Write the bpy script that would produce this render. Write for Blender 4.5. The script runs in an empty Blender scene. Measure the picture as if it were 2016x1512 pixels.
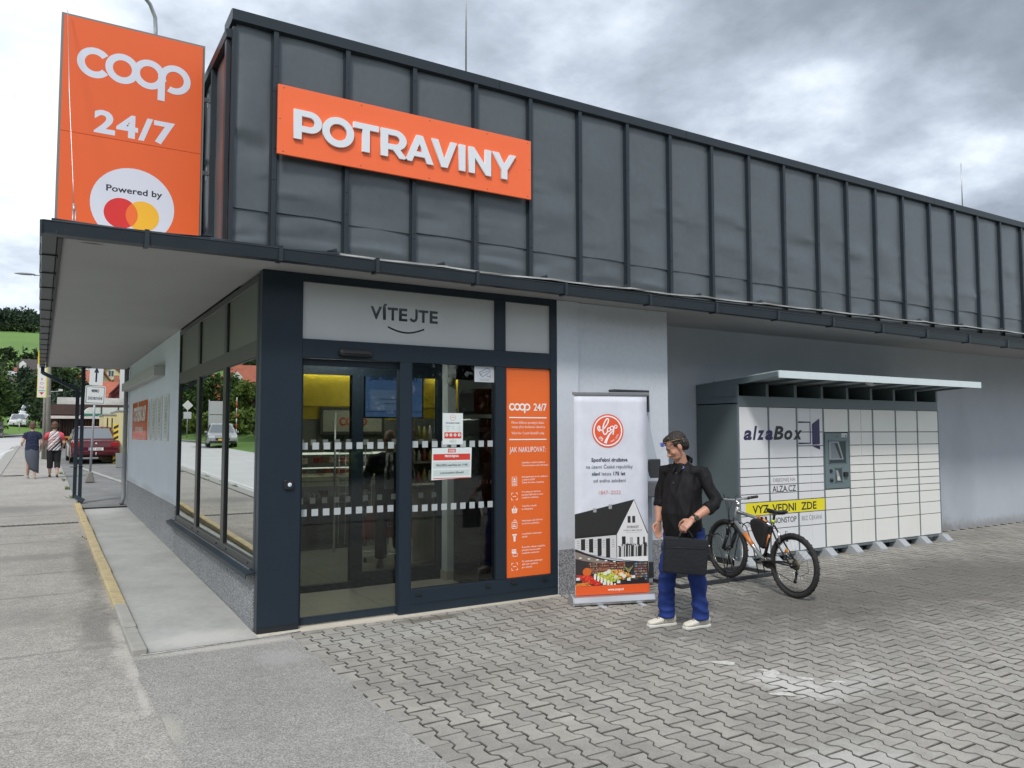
import bpy, math, random
import numpy as np
from mathutils import Vector, Matrix, Euler
from mathutils import noise as mn
random.seed(7)
rnd = random.Random(7)
sc = bpy.context.scene
COL = sc.collection
# ------------------------------------------------------------------ camera
cd = bpy.data.cameras.new('camera'); cam = bpy.data.objects.new('camera', cd); COL.objects.link(cam)
cd.sensor_width = 36.0; cd.lens = 27.28; cd.clip_start = 0.05; cd.clip_end = 3000
cam.matrix_world = Matrix(((0.8546, -0.0311, -0.5184, -1.626), (-0.5193, -0.0540, -0.8529, -6.860),
                           (-0.0015, 0.9981, -0.0623, 1.72), (0, 0, 0, 1)))
sc.camera = cam
# ------------------------------------------------------------------ sky
w = bpy.data.worlds.new('World'); sc.world = w; w.use_nodes = True
nt = w.node_tree; N = nt.nodes; L = nt.links; N.clear()
def nd(t, **k):
    n = N.new(t)
    for a, b in k.items(): setattr(n, a, b)
    return n
tc = nd('ShaderNodeTexCoord'); sep = nd('ShaderNodeSeparateXYZ'); L.new(tc.outputs['Generated'], sep.inputs[0])
mz = nd('ShaderNodeMath', operation='MAXIMUM'); L.new(sep.outputs[2], mz.inputs[0]); mz.inputs[1].default_value = 0.0
az = nd('ShaderNodeMath', operation='ADD'); L.new(mz.outputs[0], az.inputs[0]); az.inputs[1].default_value = 0.22
dv = nd('ShaderNodeVectorMath', operation='DIVIDE'); L.new(tc.outputs['Generated'], dv.inputs[0])
cb = nd('ShaderNodeCombineXYZ')
for i in range(3): L.new(az.outputs[0], cb.inputs[i])
L.new(cb.outputs[0], dv.inputs[1])
mp = nd('ShaderNodeMapping'); mp.inputs['Location'].default_value = (3.1, 0.7, 0); mp.inputs['Scale'].default_value = (1, 1, 0.0)
L.new(dv.outputs[0], mp.inputs['Vector'])
n1 = nd('ShaderNodeTexNoise'); n1.inputs['Scale'].default_value = 1.5; n1.inputs['Detail'].default_value = 9; n1.inputs['Roughness'].default_value = .58; n1.inputs['Distortion'].default_value = .08
L.new(mp.outputs[0], n1.inputs['Vector'])
n2 = nd('ShaderNodeTexNoise'); n2.inputs['Scale'].default_value = .55; n2.inputs['Detail'].default_value = 4; n2.inputs['Distortion'].default_value = .4
L.new(mp.outputs[0], n2.inputs['Vector'])
mx = nd('ShaderNodeMath', operation='MULTIPLY_ADD'); L.new(n1.outputs[0], mx.inputs[0]); mx.inputs[1].default_value = .74
m2 = nd('ShaderNodeMath', operation='MULTIPLY'); L.new(n2.outputs[0], m2.inputs[0]); m2.inputs[1].default_value = .26; L.new(m2.outputs[0], mx.inputs[2])
# the big dark cloud bank ahead and to the right, a thinner one low on the left
def bank(prev, d, lo, hi, amt):
    v = Vector(d).normalized()
    dp = nd('ShaderNodeVectorMath', operation='DOT_PRODUCT'); L.new(tc.outputs['Generated'], dp.inputs[0]); dp.inputs[1].default_value = v
    mr = nd('ShaderNodeMapRange', interpolation_type='SMOOTHSTEP'); L.new(dp.outputs['Value'], mr.inputs[0])
    mr.inputs[1].default_value = lo; mr.inputs[2].default_value = hi; mr.inputs[3].default_value = 0; mr.inputs[4].default_value = amt
    ad = nd('ShaderNodeMath', operation='ADD'); L.new(prev, ad.inputs[0]); L.new(mr.outputs[0], ad.inputs[1])
    return ad.outputs[0]
o = bank(mx.outputs[0], (0.78, 0.45, 0.43), .90, .99, -.14)
o = bank(o, (0.74, 0.30, 0.60), .85, .98, -.05)
o = bank(o, (0.80, 0.52, 0.27), .955, .995, .09)
o = bank(o, (0.55, 0.75, 0.36), .93, .99, .03)
o = bank(o, (-0.15, 0.95, 0.28), .90, .99, .07)
o = bank(o, (-0.9, -0.3, 0.5), .3, 1.0, .06)
cr = nd('ShaderNodeValToRGB'); L.new(o, cr.inputs[0]); e = cr.color_ramp
e.elements[0].position = .30; e.elements[0].color = (.15, .17, .20, 1)
e.elements[1].position = .64; e.elements[1].color = (.73, .76, .81, 1)
for p, c in ((.38, (.215, .245, .285, 1)), (.46, (.34, .38, .44, 1)), (.54, (.55, .60, .67, 1))):
    x = e.elements.new(p); x.color = c
sky = nd('ShaderNodeTexSky', sky_type='NISHITA'); sky.sun_disc = False
sky.sun_elevation = math.radians(52); sky.sun_rotation = math.radians(-140)
sm = nd('ShaderNodeVectorMath', operation='SCALE'); L.new(sky.outputs[0], sm.inputs[0]); sm.inputs['Scale'].default_value = 0.10
mxc = nd('ShaderNodeMix', data_type='RGBA'); mxc.inputs[0].default_value = .93
L.new(sm.outputs[0], mxc.inputs[6]); L.new(cr.outputs[0], mxc.inputs[7])
bg = nd('ShaderNodeBackground'); L.new(mxc.outputs[2], bg.inputs[0]); bg.inputs[1].default_value = 1.0
wo = nd('ShaderNodeOutputWorld'); L.new(bg.outputs[0], wo.inputs[0])
# ------------------------------------------------------------------ sun behind the clouds
sd = bpy.data.lights.new('sun', 'SUN'); sd.energy = 1.5; sd.angle = math.radians(10); sd.color = (1, .96, .9)
so = bpy.data.objects.new('sun', sd); COL.objects.link(so)
so.rotation_euler = Vector((-.45, -.50, .74)).to_track_quat('Z', 'Y').to_euler()
sc.view_settings.view_transform = 'Standard'; sc.view_settings.look = 'None'
sc.view_settings.exposure = 0.80; sc.view_settings.gamma = 1.0; sc.view_settings.use_curve_mapping = False

# ------------------------------------------------------------------ materials
MATS = {}
def mat(name, col, rough=.6, metal=0.0, var=0.0, vs=2.0, bump=0.0, bs=60.0, spec=.5, speck=None, ospread=0.0, detail=5, emit=0.0, bdist=.01, vs2=None, var2=0.0, alpha=1.0, coat=0.0, island=0.0):
    if name in MATS: return MATS[name]
    m = bpy.data.materials.new(name); m.use_nodes = True; MATS[name] = m
    t = m.node_tree; B = t.nodes['Principled BSDF']; K = t.links
    B.inputs['Base Color'].default_value = (*col, 1); B.inputs['Roughness'].default_value = rough
    B.inputs['Metallic'].default_value = metal; B.inputs['Specular IOR Level'].default_value = spec
    if coat: B.inputs['Coat Weight'].default_value = coat; B.inputs['Coat Roughness'].default_value = .05
    if emit:
        B.inputs['Emission Color'].default_value = (*col, 1); B.inputs['Emission Strength'].default_value = emit
    g = t.nodes.new('ShaderNodeNewGeometry'); P = g.outputs['Position']
    colout = None
    def scaled(prev, fac, amt):
        mr = t.nodes.new('ShaderNodeMapRange'); K.new(fac, mr.inputs[0])
        mr.inputs[1].default_value = .25; mr.inputs[2].default_value = .75
        mr.inputs[3].default_value = 1 - amt; mr.inputs[4].default_value = 1 + amt
        s = t.nodes.new('ShaderNodeVectorMath'); s.operation = 'SCALE'
        if prev is None: s.inputs[0].default_value = col
        else: K.new(prev, s.inputs[0])
        K.new(mr.outputs[0], s.inputs['Scale']); return s.outputs[0]
    if var:
        n = t.nodes.new('ShaderNodeTexNoise'); n.inputs['Scale'].default_value = vs; n.inputs['Detail'].default_value = detail; n.inputs['Roughness'].default_value = .6
        K.new(P, n.inputs['Vector']); colout = scaled(colout, n.outputs[0], var)
    if var2:
        n = t.nodes.new('ShaderNodeTexNoise'); n.inputs['Scale'].default_value = vs2; n.inputs['Detail'].default_value = 3
        K.new(P, n.inputs['Vector']); colout = scaled(colout, n.outputs[0], var2)
    if ospread:
        oi = t.nodes.new('ShaderNodeObjectInfo'); colout = scaled(colout, oi.outputs['Random'], ospread)
    if island: colout = scaled(colout, g.outputs['Random Per Island'], island)
    if speck:   # (scale, light colour, dark colour, amount)
        s_, lc, dc, am = speck
        v = t.nodes.new('ShaderNodeTexVoronoi'); v.inputs['Scale'].default_value = s_; K.new(P, v.inputs['Vector'])
        sx = t.nodes.new('ShaderNodeSeparateColor'); K.new(v.outputs['Color'], sx.inputs[0])
        r = t.nodes.new('ShaderNodeValToRGB'); K.new(sx.outputs[0], r.inputs[0]); r.color_ramp.interpolation = 'LINEAR'
        r.color_ramp.elements[0].position = 0; r.color_ramp.elements[0].color = (*dc, 1)
        r.color_ramp.elements[1].position = 1; r.color_ramp.elements[1].color = (*lc, 1)
        mi = t.nodes.new('ShaderNodeMix'); mi.data_type = 'RGBA'; mi.blend_type = 'MULTIPLY'; mi.inputs[0].default_value = am
        if colout is None: mi.inputs[6].default_value = (*col, 1)
        else: K.new(colout, mi.inputs[6])
        K.new(r.outputs[0], mi.inputs[7]); colout = mi.outputs[2]
    if colout is not None: K.new(colout, B.inputs['Base Color'])
    if bump:
        n = t.nodes.new('ShaderNodeTexNoise'); n.inputs['Scale'].default_value = bs; n.inputs['Detail'].default_value = 3; K.new(P, n.inputs['Vector'])
        b = t.nodes.new('ShaderNodeBump'); b.inputs['Strength'].default_value = bump; b.inputs['Distance'].default_value = bdist
        K.new(n.outputs[0], b.inputs['Height']); K.new(b.outputs[0], B.inputs['Normal'])
    return m
def flat(col, rough=.55, **k):
    return mat('paint_%02x%02x%02x_%d' % (*[int(255 * min(1, max(0, c)) ** .4545) for c in col], int(rough * 100)), col, rough, **k)
def s(r, g, b):   # sRGB 0-255 to linear
    f = lambda c: ((c / 255 + .055) / 1.055) ** 2.4 if c > 10 else c / 255 / 12.92
    return (f(r), f(g), f(b))
def glass(name, tint=(1, 1, 1), ior=1.5, rough=0.0, f0=0.0, gcol=(.8, .8, .8)):
    if name in MATS: return MATS[name]
    m = bpy.data.materials.new(name); m.use_nodes = True; MATS[name] = m
    t = m.node_tree; t.nodes.clear(); K = t.links
    out = t.nodes.new('ShaderNodeOutputMaterial'); mix = t.nodes.new('ShaderNodeMixShader')
    fr = t.nodes.new('ShaderNodeFresnel'); fr.inputs[0].default_value = ior
    tr = t.nodes.new('ShaderNodeBsdfTransparent'); tr.inputs[0].default_value = (*tint, 1)
    gl = t.nodes.new('ShaderNodeBsdfGlossy'); gl.inputs['Roughness'].default_value = rough
    gl.inputs['Color'].default_value = (*gcol, 1)
    if f0: mix.inputs[0].default_value = f0
    else: K.new(fr.outputs[0], mix.inputs[0])
    K.new(tr.outputs[0], mix.inputs[1]); K.new(gl.outputs[0], mix.inputs[2]); K.new(mix.outputs[0], out.inputs[0])
    return m

# ------------------------------------------------------------------ mesh helpers
class MB:
    def __init__(self): self.v = []; self.f = []; self.m = []; self.s = []
    def add(self, v, f, mi=0, sm=False):
        b = len(self.v); self.v += [tuple(p) for p in v]
        for q in f: self.f.append(tuple(i + b for i in q)); self.m.append(mi); self.s.append(sm)
        return self
    def box(self, x0, y0, z0, x1, y1, z1, mi=0):
        if x0 > x1: x0, x1 = x1, x0
        if y0 > y1: y0, y1 = y1, y0
        if z0 > z1: z0, z1 = z1, z0
        v = [(x0, y0, z0), (x1, y0, z0), (x1, y1, z0), (x0, y1, z0), (x0, y0, z1), (x1, y0, z1), (x1, y1, z1), (x0, y1, z1)]
        return self.add(v, [(0, 3, 2, 1), (4, 5, 6, 7), (0, 1, 5, 4), (1, 2, 6, 5), (2, 3, 7, 6), (3, 0, 4, 7)], mi)
    def rbox(self, c, d, M=None, mi=0):   # centre, full size, rotation
        M = M or Matrix.Identity(3); c = Vector(c)
        v = [c + M @ Vector((a * d[0] / 2, b * d[1] / 2, e * d[2] / 2)) for a, b, e in ((-1, -1, -1), (1, -1, -1), (1, 1, -1), (-1, 1, -1), (-1, -1, 1), (1, -1, 1), (1, 1, 1), (-1, 1, 1))]
        return self.add(v, [(0, 3, 2, 1), (4, 5, 6, 7), (0, 1, 5, 4), (1, 2, 6, 5), (2, 3, 7, 6), (3, 0, 4, 7)], mi)
    def prism(self, pts, ax, d0, d1, mi=0):   # ax: axis of extrusion
        def P(p, d): return {'y': (p[0], d, p[1]), 'z': (p[0], p[1], d), 'x': (d, p[0], p[1])}[ax]
        n = len(pts); v = [P(p, d0) for p in pts] + [P(p, d1) for p in pts]
        f = [tuple(range(n))[::-1], tuple(range(n, 2 * n))] + [(i, (i + 1) % n, (i + 1) % n + n, i + n) for i in range(n)]
        return self.add(v, f, mi)
    def ring_loft(self, rings, mi=0, sm=True, caps=True, closed=False):
        n = len(rings[0]); v = [p for r in rings for p in r]; f = []
        R = len(rings)
        for k in range(R if closed else R - 1):
            a = k * n; b = ((k + 1) % R) * n
            for i in range(n): j = (i + 1) % n; f.append((a + i, a + j, b + j, b + i))
        if caps and not closed: f.append(tuple(range(n))[::-1]); f.append(tuple(range((R - 1) * n, R * n)))
        return self.add(v, f, mi, sm)
    def tube(self, path, r, n=8, mi=0, sm=True, caps=True, closed=False, flatn=1.0, up=None):
        P = [Vector(p) for p in path]; R = r if isinstance(r, (list, tuple)) else [r] * len(P)
        rings = []; prev = None
        for i, p in enumerate(P):
            if closed: t = (P[(i + 1) % len(P)] - P[i - 1])
            else: t = (P[min(i + 1, len(P) - 1)] - P[max(i - 1, 0)])
            if t.length < 1e-9: t = Vector((0, 0, 1))
            t.normalize()
            if prev is None:
                u = Vector(up) if up else (Vector((0, 0, 1)) if abs(t.z) < .9 else Vector((1, 0, 0)))
            else: u = prev
            u = (u - t * u.dot(t)); u.normalize(); prev = u; wv = t.cross(u)
            rr = R[i]; ra, rb = rr if isinstance(rr, (list, tuple)) else (rr, rr * flatn)
            rings.append([p + u * (math.cos(a) * ra) + wv * (math.sin(a) * rb) for a in [2 * math.pi * k / n for k in range(n)]])
        return self.ring_loft(rings, mi, sm, caps, closed)
    def ell(self, c, r, nu=16, nv=10, M=None, mi=0, z0=-1, z1=1):
        M = M or Matrix.Identity(3); c = Vector(c); rings = []
        for j in range(nv + 1):
            a = -math.pi / 2 + math.pi * j / nv; a = max(math.asin(z0), min(math.asin(z1), a)); ca, sa = max(math.cos(a), 1e-3), math.sin(a)
            rings.append([c + M @ Vector((r[0] * ca * math.cos(2 * math.pi * i / nu), r[1] * ca * math.sin(2 * math.pi * i / nu), r[2] * sa)) for i in range(nu)])
        return self.ring_loft(rings, mi, True)
    def lathe(self, prof, c=(0, 0, 0), ax='z', n=24, mi=0, sm=True):
        rings = []
        for r, h in prof:
            rg = []
            for i in range(n):
                a = 2 * math.pi * i / n; x, y = max(r, 1e-4) * math.cos(a), max(r, 1e-4) * math.sin(a)
                q = {'z': (x, y, h), 'y': (x, h, y), 'x': (h, x, y)}[ax]; rg.append((c[0] + q[0], c[1] + q[1], c[2] + q[2]))
            rings.append(rg)
        return self.ring_loft(rings, mi, sm)
    def mesh(self, name, mats):
        me = bpy.data.meshes.new(name); me.from_pydata(self.v, [], self.f)
        for m in (mats if isinstance(mats, (list, tuple)) else [mats]): me.materials.append(m)
        me.polygons.foreach_set('material_index', self.m); me.polygons.foreach_set('use_smooth', self.s)
        me.update(); return me
    def build(self, name, mats, parent=None, bevel=0, seg=1, angle=.6, **tags):
        return link(name, self.mesh(name, mats), parent, bevel, seg, angle, **tags)
def fixnormals(me):
    import bmesh
    b = bmesh.new(); b.from_mesh(me); bmesh.ops.recalc_face_normals(b, faces=b.faces); b.to_mesh(me); b.free()
def link(name, me, parent=None, bevel=0, seg=1, angle=.6, **tags):
    o = bpy.data.objects.new(name, me); COL.objects.link(o)
    if parent is not None: o.parent = parent
    if bevel:
        b = o.modifiers.new('bevel', 'BEVEL'); b.width = bevel; b.segments = seg; b.limit_method = 'ANGLE'; b.angle_limit = angle
    for k, v in tags.items(): o[k] = v
    return o
def thing(name, label, cat, loc=(0, 0, 0), rz=0, group=None, rot=None):
    o = bpy.data.objects.new(name, None); COL.objects.link(o); o.location = loc
    o.rotation_euler = rot if rot else (0, 0, rz); o['label'] = label; o['category'] = cat; o.empty_display_size = .1
    if group: o['group'] = group
    return o
def tag(o, label, cat, group=None):
    o['label'] = label; o['category'] = cat
    if group: o['group'] = group
    return o
def dup(root, loc, rz, label, group=None):
    r = root.copy(); COL.objects.link(r); r.location = loc; r.rotation_euler = (0, 0, rz); r['label'] = label
    if group: r['group'] = group
    for ch in list(root.children):
        c = ch.copy(); COL.objects.link(c); c.parent = r
        for g in ch.children: d = g.copy(); COL.objects.link(d); d.parent = c
    return r
# planes: u,v -> local point, n = towards the viewer
def plane(o, u, v):
    u = Vector(u).normalized(); v = Vector(v).normalized(); n = u.cross(v)
    M = Matrix((u, v, n)).transposed().to_4x4(); M.translation = Vector(o); return M
FRONT = lambda y: plane((0, y, 0), (1, 0, 0), (0, 0, 1))          # u=x v=z, normal -y
LEFTW = lambda x: plane((x, 0, 0), (0, -1, 0), (0, 0, 1))         # u=-y v=z, normal -x
FC = {}
def glyphs(txt, bold=0.0, spacing=1.0, extrude=0.0, shear=0.0):
    k = (txt, bold, spacing, extrude, shear)
    if k in FC: return FC[k]
    c = bpy.data.curves.new('t', 'FONT'); c.body = txt; c.size = 1; c.offset = bold; c.space_character = spacing; c.extrude = extrude; c.resolution_u = 3; c.shear = shear
    o = bpy.data.objects.new('t', c); COL.objects.link(o); dg = bpy.context.evaluated_depsgraph_get()
    me = bpy.data.meshes.new_from_object(o.evaluated_get(dg)); v = [tuple(q.co) for q in me.vertices]; f = [tuple(p.vertices) for p in me.polygons]
    bpy.data.objects.remove(o); bpy.data.curves.remove(c); bpy.data.meshes.remove(me)
    FC[k] = (v, f); return v, f
class Print:
    """flat print on a plane: every colour its own slot, every layer 0.4 mm above the last"""
    def __init__(self, M, rough=.5, step=.0004): self.M = M; self.mb = MB(); self.mats = []; self.rough = rough; self.k = 1; self.step = step; self.sub = 0.0
    def slot(self, col):
        self.sub += 1.2e-5
        m = col if isinstance(col, bpy.types.Material) else flat(col, self.rough)
        if m not in self.mats: self.mats.append(m)
        return self.mats.index(m)
    def P(self, u, v, n=None): return self.M @ Vector((u, v, self.k * self.step + self.sub if n is None else n))
    def up(self): self.k += 1; return self
    def poly(self, pts, col): self.mb.add([self.P(*p) for p in pts], [tuple(range(len(pts)))], self.slot(col)); return self
    def rect(self, u0, v0, u1, v1, col): return self.poly([(u0, v0), (u1, v0), (u1, v1), (u0, v1)], col)
    def disc(self, u, v, r, col, n=28, ry=None): ry = ry or r; return self.poly([(u + r * math.cos(2 * math.pi * i / n), v + ry * math.sin(2 * math.pi * i / n)) for i in range(n)], col)
    def arc(self, u, v, r0, r1, col, a0=0, a1=360, n=40):
        A = [math.radians(a0 + (a1 - a0) * i / n) for i in range(n + 1)]
        vs = [self.P(u + r0 * math.cos(a), v + r0 * math.sin(a)) for a in A] + [self.P(u + r1 * math.cos(a), v + r1 * math.sin(a)) for a in A]
        self.mb.add(vs, [(i, i + n + 1, i + n + 2, i + 1) for i in range(n)], self.slot(col)); return self
    def line(self, pts, wd, col):
        pts = [Vector(p) for p in pts]; L_ = []; R_ = []
        for i, p in enumerate(pts):
            t = (pts[min(i + 1, len(pts) - 1)] - pts[max(0, i - 1)]); t.normalize(); nn = Vector((-t.y, t.x)); ww = wd[i] if isinstance(wd, (list, tuple)) else wd
            L_.append(p + nn * ww / 2); R_.append(p - nn * ww / 2)
        n = len(pts); self.mb.add([self.P(*p) for p in L_ + R_], [(i, i + 1, i + n + 1, i + n) for i in range(n - 1)], self.slot(col)); return self
    def text(self, t, u, v, h, col, w=None, bold=0.0, al='c', ext=0, rot=0, spacing=1.0, shear=0.0, cap=True):
        """h = capital height; w = width to fit"""
        vs, fs = glyphs(t, bold, spacing, 0, shear)
        if not vs: return self
        xs = [p[0] for p in vs]; x0, x1 = min(xs), max(xs)
        sy = h / .73; sx = (w / (x1 - x0)) if w else sy
        wd = (x1 - x0) * sx; du = u - {'c': wd / 2, 'l': 0, 'r': wd}[al]
        ca, sa = math.cos(rot), math.sin(rot); o = []
        for p in vs:
            a, b = (p[0] - x0) * sx + (du - u), p[1] * sy
            o.append(self.P(u + a * ca - b * sa, v + a * sa + b * ca))
        self.mb.add(o, fs, self.slot(col)); return self
    def coop(self, u, v, W, col):
        """four linked rings: c o o p, u = left edge, v = ring centre line"""
        ro, ri = .147 * W, .083 * W; c = [u + W * q for q in (.147, .384, .62, .853)]
        self.arc(c[0], v, ri, ro, col, 40, 322); self.up(); self.arc(c[1], v, ri, ro, col); self.up(); self.arc(c[2], v, ri, ro, col); self.up()
        self.arc(c[3], v, ri, ro, col, -118, 205); self.up(); self.rect(u + W * .70, v - ro * 1.62, u + W * .765, v + .02 * W, col); self.up(); return self
    def build(self, name, parent=None, **t):
        if not self.mats: self.slot((1, 1, 1))
        return self.mb.build(name, self.mats, parent, **t)
def H(x, y):
    """height of the ground: level in front of the shop, the street climbing gently, then the valley side"""
    z = 0.0
    if y > 0:
        P = ((0, 0), (95, 1.76), (160, 9), (250, 22), (400, 47), (500, 60), (800, 84))
        for (a, b), (c_, d) in zip(P, P[1:]):
            if y <= c_: z = b + (d - b) * (y - a) / (c_ - a); break
        else: z = 84
    return z
def roadx(y): return 0.0035 * max(0, y - 35) ** 2
def sheet(xs, ys, dz, shift=False):
    m = MB(); v = [(x + (roadx(y) if shift else 0), y, H(x, y) + dz) for y in ys for x in xs]; nx = len(xs)
    m.add(v, [(j * nx + i, j * nx + i + 1, (j + 1) * nx + i + 1, (j + 1) * nx + i) for j in range(len(ys) - 1) for i in range(nx - 1)], 0, True)
    return m
def rng(a, b, n): return [a + (b - a) * i / n for i in range(n + 1)]
# ================================================================== SETTING
M_asph = mat('weathered_asphalt', (.325, .312, .288), .9, var=.16, vs=1.1, detail=6, bump=.55, bs=95, bdist=.012, speck=(120, (1.45, 1.42, 1.38), (.50, .50, .50), .8), vs2=9, var2=.10)
M_asph2 = mat('newer_asphalt', (.285, .279, .266), .88, var=.13, vs=1.4, bump=.8, bs=90, bdist=.014, speck=(150, (1.55, 1.53, 1.5), (.48, .48, .48), .75), vs2=12, var2=.08)
M_yard = mat('yard_asphalt', (.17, .17, .165), .9, var=.3, vs=1.7, bump=.4, bs=80)
M_road = mat('road_asphalt', (.50, .50, .495), .85, var=.08, vs=.7, bump=.2, bs=60)
M_conc = mat('fresh_concrete', (.34, .345, .33), .85, var=.16, vs=1.9, detail=8, bump=.25, bs=40, vs2=18, var2=.07)
M_mortar = mat('pale_mortar', (.47, .455, .42), .9, var=.2, vs=6, bump=.6, bs=70)
M_kerb = mat('kerb_concrete', (.32, .315, .29), .9, var=.15, vs=6, bump=.5, bs=90)
M_yel = mat('yellow_kerb_paint', (.50, .385, .17), .8, var=.40, vs=9, detail=8, bump=.5, bs=80)
M_sand = mat('joint_sand', (.03, .027, .023), .95, var=.3, vs=30)
M_white = mat('road_paint', (.62, .62, .60), .7, var=.12, vs=5)
def edge_blob(x0, y0, x1, y1, z, n, amp, seed, curve=0):
    r = random.Random(seed); L_ = []; R_ = []
    for i in range(n + 1):
        t = i / n; x = x0 + (x1 - x0) * t; y = y0 + (y1 - y0) * t; wd = amp * (.35 + .65 * math.sin(math.pi * min(1, max(0.02, t)))) 
        dx, dy = -(y1 - y0), (x1 - x0); l = math.hypot(dx, dy); dx /= l; dy /= l
        a = wd * (.4 + r.random()); b = wd * (.4 + r.random())
        L_.append((x + dx * a, y + dy * a, z)); R_.append((x - dx * b, y - dy * b, z))
    m = MB(); m.add(L_ + R_, [(i, i + 1, i + n + 2, i + n + 1) for i in range(n)]); return m
# base terrain far and near
xs = [-500, -300, -180, -110, -70, -45, -30, -22, -16, -12, -8, -4, 0, 5, 12, 25, 45, 80, 140, 250, 450]
ys = [-300, -120, -50, -20, 0, 5, 12, 20, 30, 45, 60, 78, 95, 130, 160, 200, 250, 310, 400, 500, 620, 800]
def Hb(x, y):
    z = H(x, y)
    xr = roadx(y) - 11.0
    if x < xr and y > -60: z += min(7.0, (xr - x) * .30) * (1 - .8 * max(0, min(1, (y - 58) / 26)))
    if y < -40: z += min(5, (-40 - y) * .1)
    if 0 <= x <= 25 and -1 < y < 12.5: z -= .35
    return z
m = MB(); nx = len(xs); m.add([(x, y, Hb(x, y) - .06) for y in ys for x in xs], [(j * nx + i, j * nx + i + 1, (j + 1) * nx + i + 1, (j + 1) * nx + i) for j in range(len(ys) - 1) for i in range(nx - 1)], 0, True)
m.build('terrain', mat('meadow_grass', (.105, .20, .035), .95, var=.22, vs=.05, vs2=.9, var2=.14), kind='structure')
sheet([-2.62, -1.9, -.90], [-14, -6, -2, 0, 3, 6, 9, 12, 16, 20, 28, 36, 50, 62], 0).build('pavement', M_asph, kind='structure')
sheet([-9.9, -6, -2.82], [-60, -20, 0, 10, 20, 30, 35, 40, 45, 50, 56, 62, 68, 75, 82, 92, 105], -.035, True).build('road', M_road, kind='structure')
sheet([-12.5, -9.98], [-60, -20, 0, 10, 20, 30, 35, 40, 45, 50, 56, 62, 68, 75, 82, 92, 105], .05, True).build('far_pavement', M_asph, kind='structure')
sheet([-.96, 3, 8, 24], [11.3, 14, 20, 30, 40, 52], -.012).build('yard', M_yard, kind='structure')
# road markings
mk = MB()
for k in range(22):
    y0 = -18 + k * 4.5
    if y0 > 62: break
    for yy in (y0,):
        x = -6.3 + roadx(yy); mk.add([(x - .06, yy, H(0, yy) - .028), (x + .06, yy, H(0, yy) - .028), (x + .06 + roadx(yy + 2.4) - roadx(yy), yy + 2.4, H(0, yy + 2.4) - .028), (x - .06 + roadx(yy + 2.4) - roadx(yy), yy + 2.4, H(0, yy + 2.4) - .028)], [(0, 1, 2, 3)])
for xx in (-9.5, -3.25):
    Y = [-20, 0, 10, 20, 30, 35, 40, 45, 50, 56, 62, 68, 75]
    mk.add([(xx + s_ + roadx(y), y, H(0, y) - .027) for y in Y for s_ in (-.06, .06)], [(2 * i, 2 * i + 1, 2 * i + 3, 2 * i + 2) for i in range(len(Y) - 1)])
mk.build('road_markings', M_white, kind='structure')
# road kerb, stone by stone
kr = thing('road_kerb', 'pale stone kerb with a gutter strip between the street and the walked pavement', 'kerb')
km = MB().box(-.10, 0, -.14, .10, 0.985, .012).mesh('kerb_stone', M_kerb)
for k in range(60):
    y = -10 + k; o = link('kerb_stone', km, kr); o.location = (-2.72, y, H(0, y + .5)); o.rotation_euler = (math.atan(.0185) if y > 0 else 0, 0, 0)
gs = sheet([-3.05, -2.83], [-14, 0, 10, 20, 30, 40, 50], -.03); gs.build('gutter_strip', M_kerb, kr)
fk = thing('far_kerb', 'low pale kerb on the opposite side of the street', 'kerb')
m = MB(); Y = [-60, -20, 0, 10, 20, 30, 35, 40, 45, 50, 56, 62, 68, 75]
m.ring_loft([[(x + roadx(y), y, H(0, y) + z) for x, z in ((-9.9, -.1), (-9.9, .07), (-10.05, .07), (-10.05, -.1))] for y in Y], 0, False); m.build('kerb_run', M_kerb, fk)
# forecourt: darker asphalt patch in front of the apron, its ragged edges, paving beside it
r = random.Random(3)
pts = [(-.98, -7.6)]
for k in range(60):
    y = -7.5 + 7.2 * k / 59; pts.append((-.955 + r.uniform(-.012, .012) + .02 * math.sin(y * 2.1), y))
pts += [(-.93, .35), (.05, .35), (.30, .05)]
for k in range(70):
    y = -.13 - 7.4 * k / 69; pts.append((.247 + r.uniform(-.012, .012) + .006 * math.sin(y * 29), y))
MB().add([(x, y, .004) for x, y in pts], [tuple(range(len(pts)))[::-1]]).build('forecourt_asphalt', M_asph2, kind='structure')
m = MB()
m.add([(x, y, z) for (x, y) in ((-12, -60), (30, -60), (30, 1.2), (-.97, 1.2)) for z in (-.02,)] , [(0, 1, 2, 3)]) if False else None
MB().add([(-2.62, -14, .0), (-.94, -14, .0), (-.94, -7.4, .0), (-2.62, -7.4, .0)], [(0, 1, 2, 3)])
MB().add([(-30, -60, -.025), (40, -60, -.025), (40, 1.1, -.025), (-.9, 1.1, -.025), (-.9, -.3, -.025), (-30, -.3, -.025)], [(0, 1, 2, 3, 4, 5)]).build('ground', M_sand, kind='structure')
sheet([-.97, 0, 4, 12, 30], [-60, -30, -12, -7.55], .004).build('rear_forecourt', M_asph2, kind='structure')
# mortar smears along the edges
edge_blob(-.90, -.150, .37, -.055, .0075, 60, .034, 6).build('mortar_smear', M_mortar, kind='structure')
MB().box(-.90, -.125, -.02, -.012, -.10, .0115).build('apron_edge', M_mortar, kind='structure')
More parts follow.
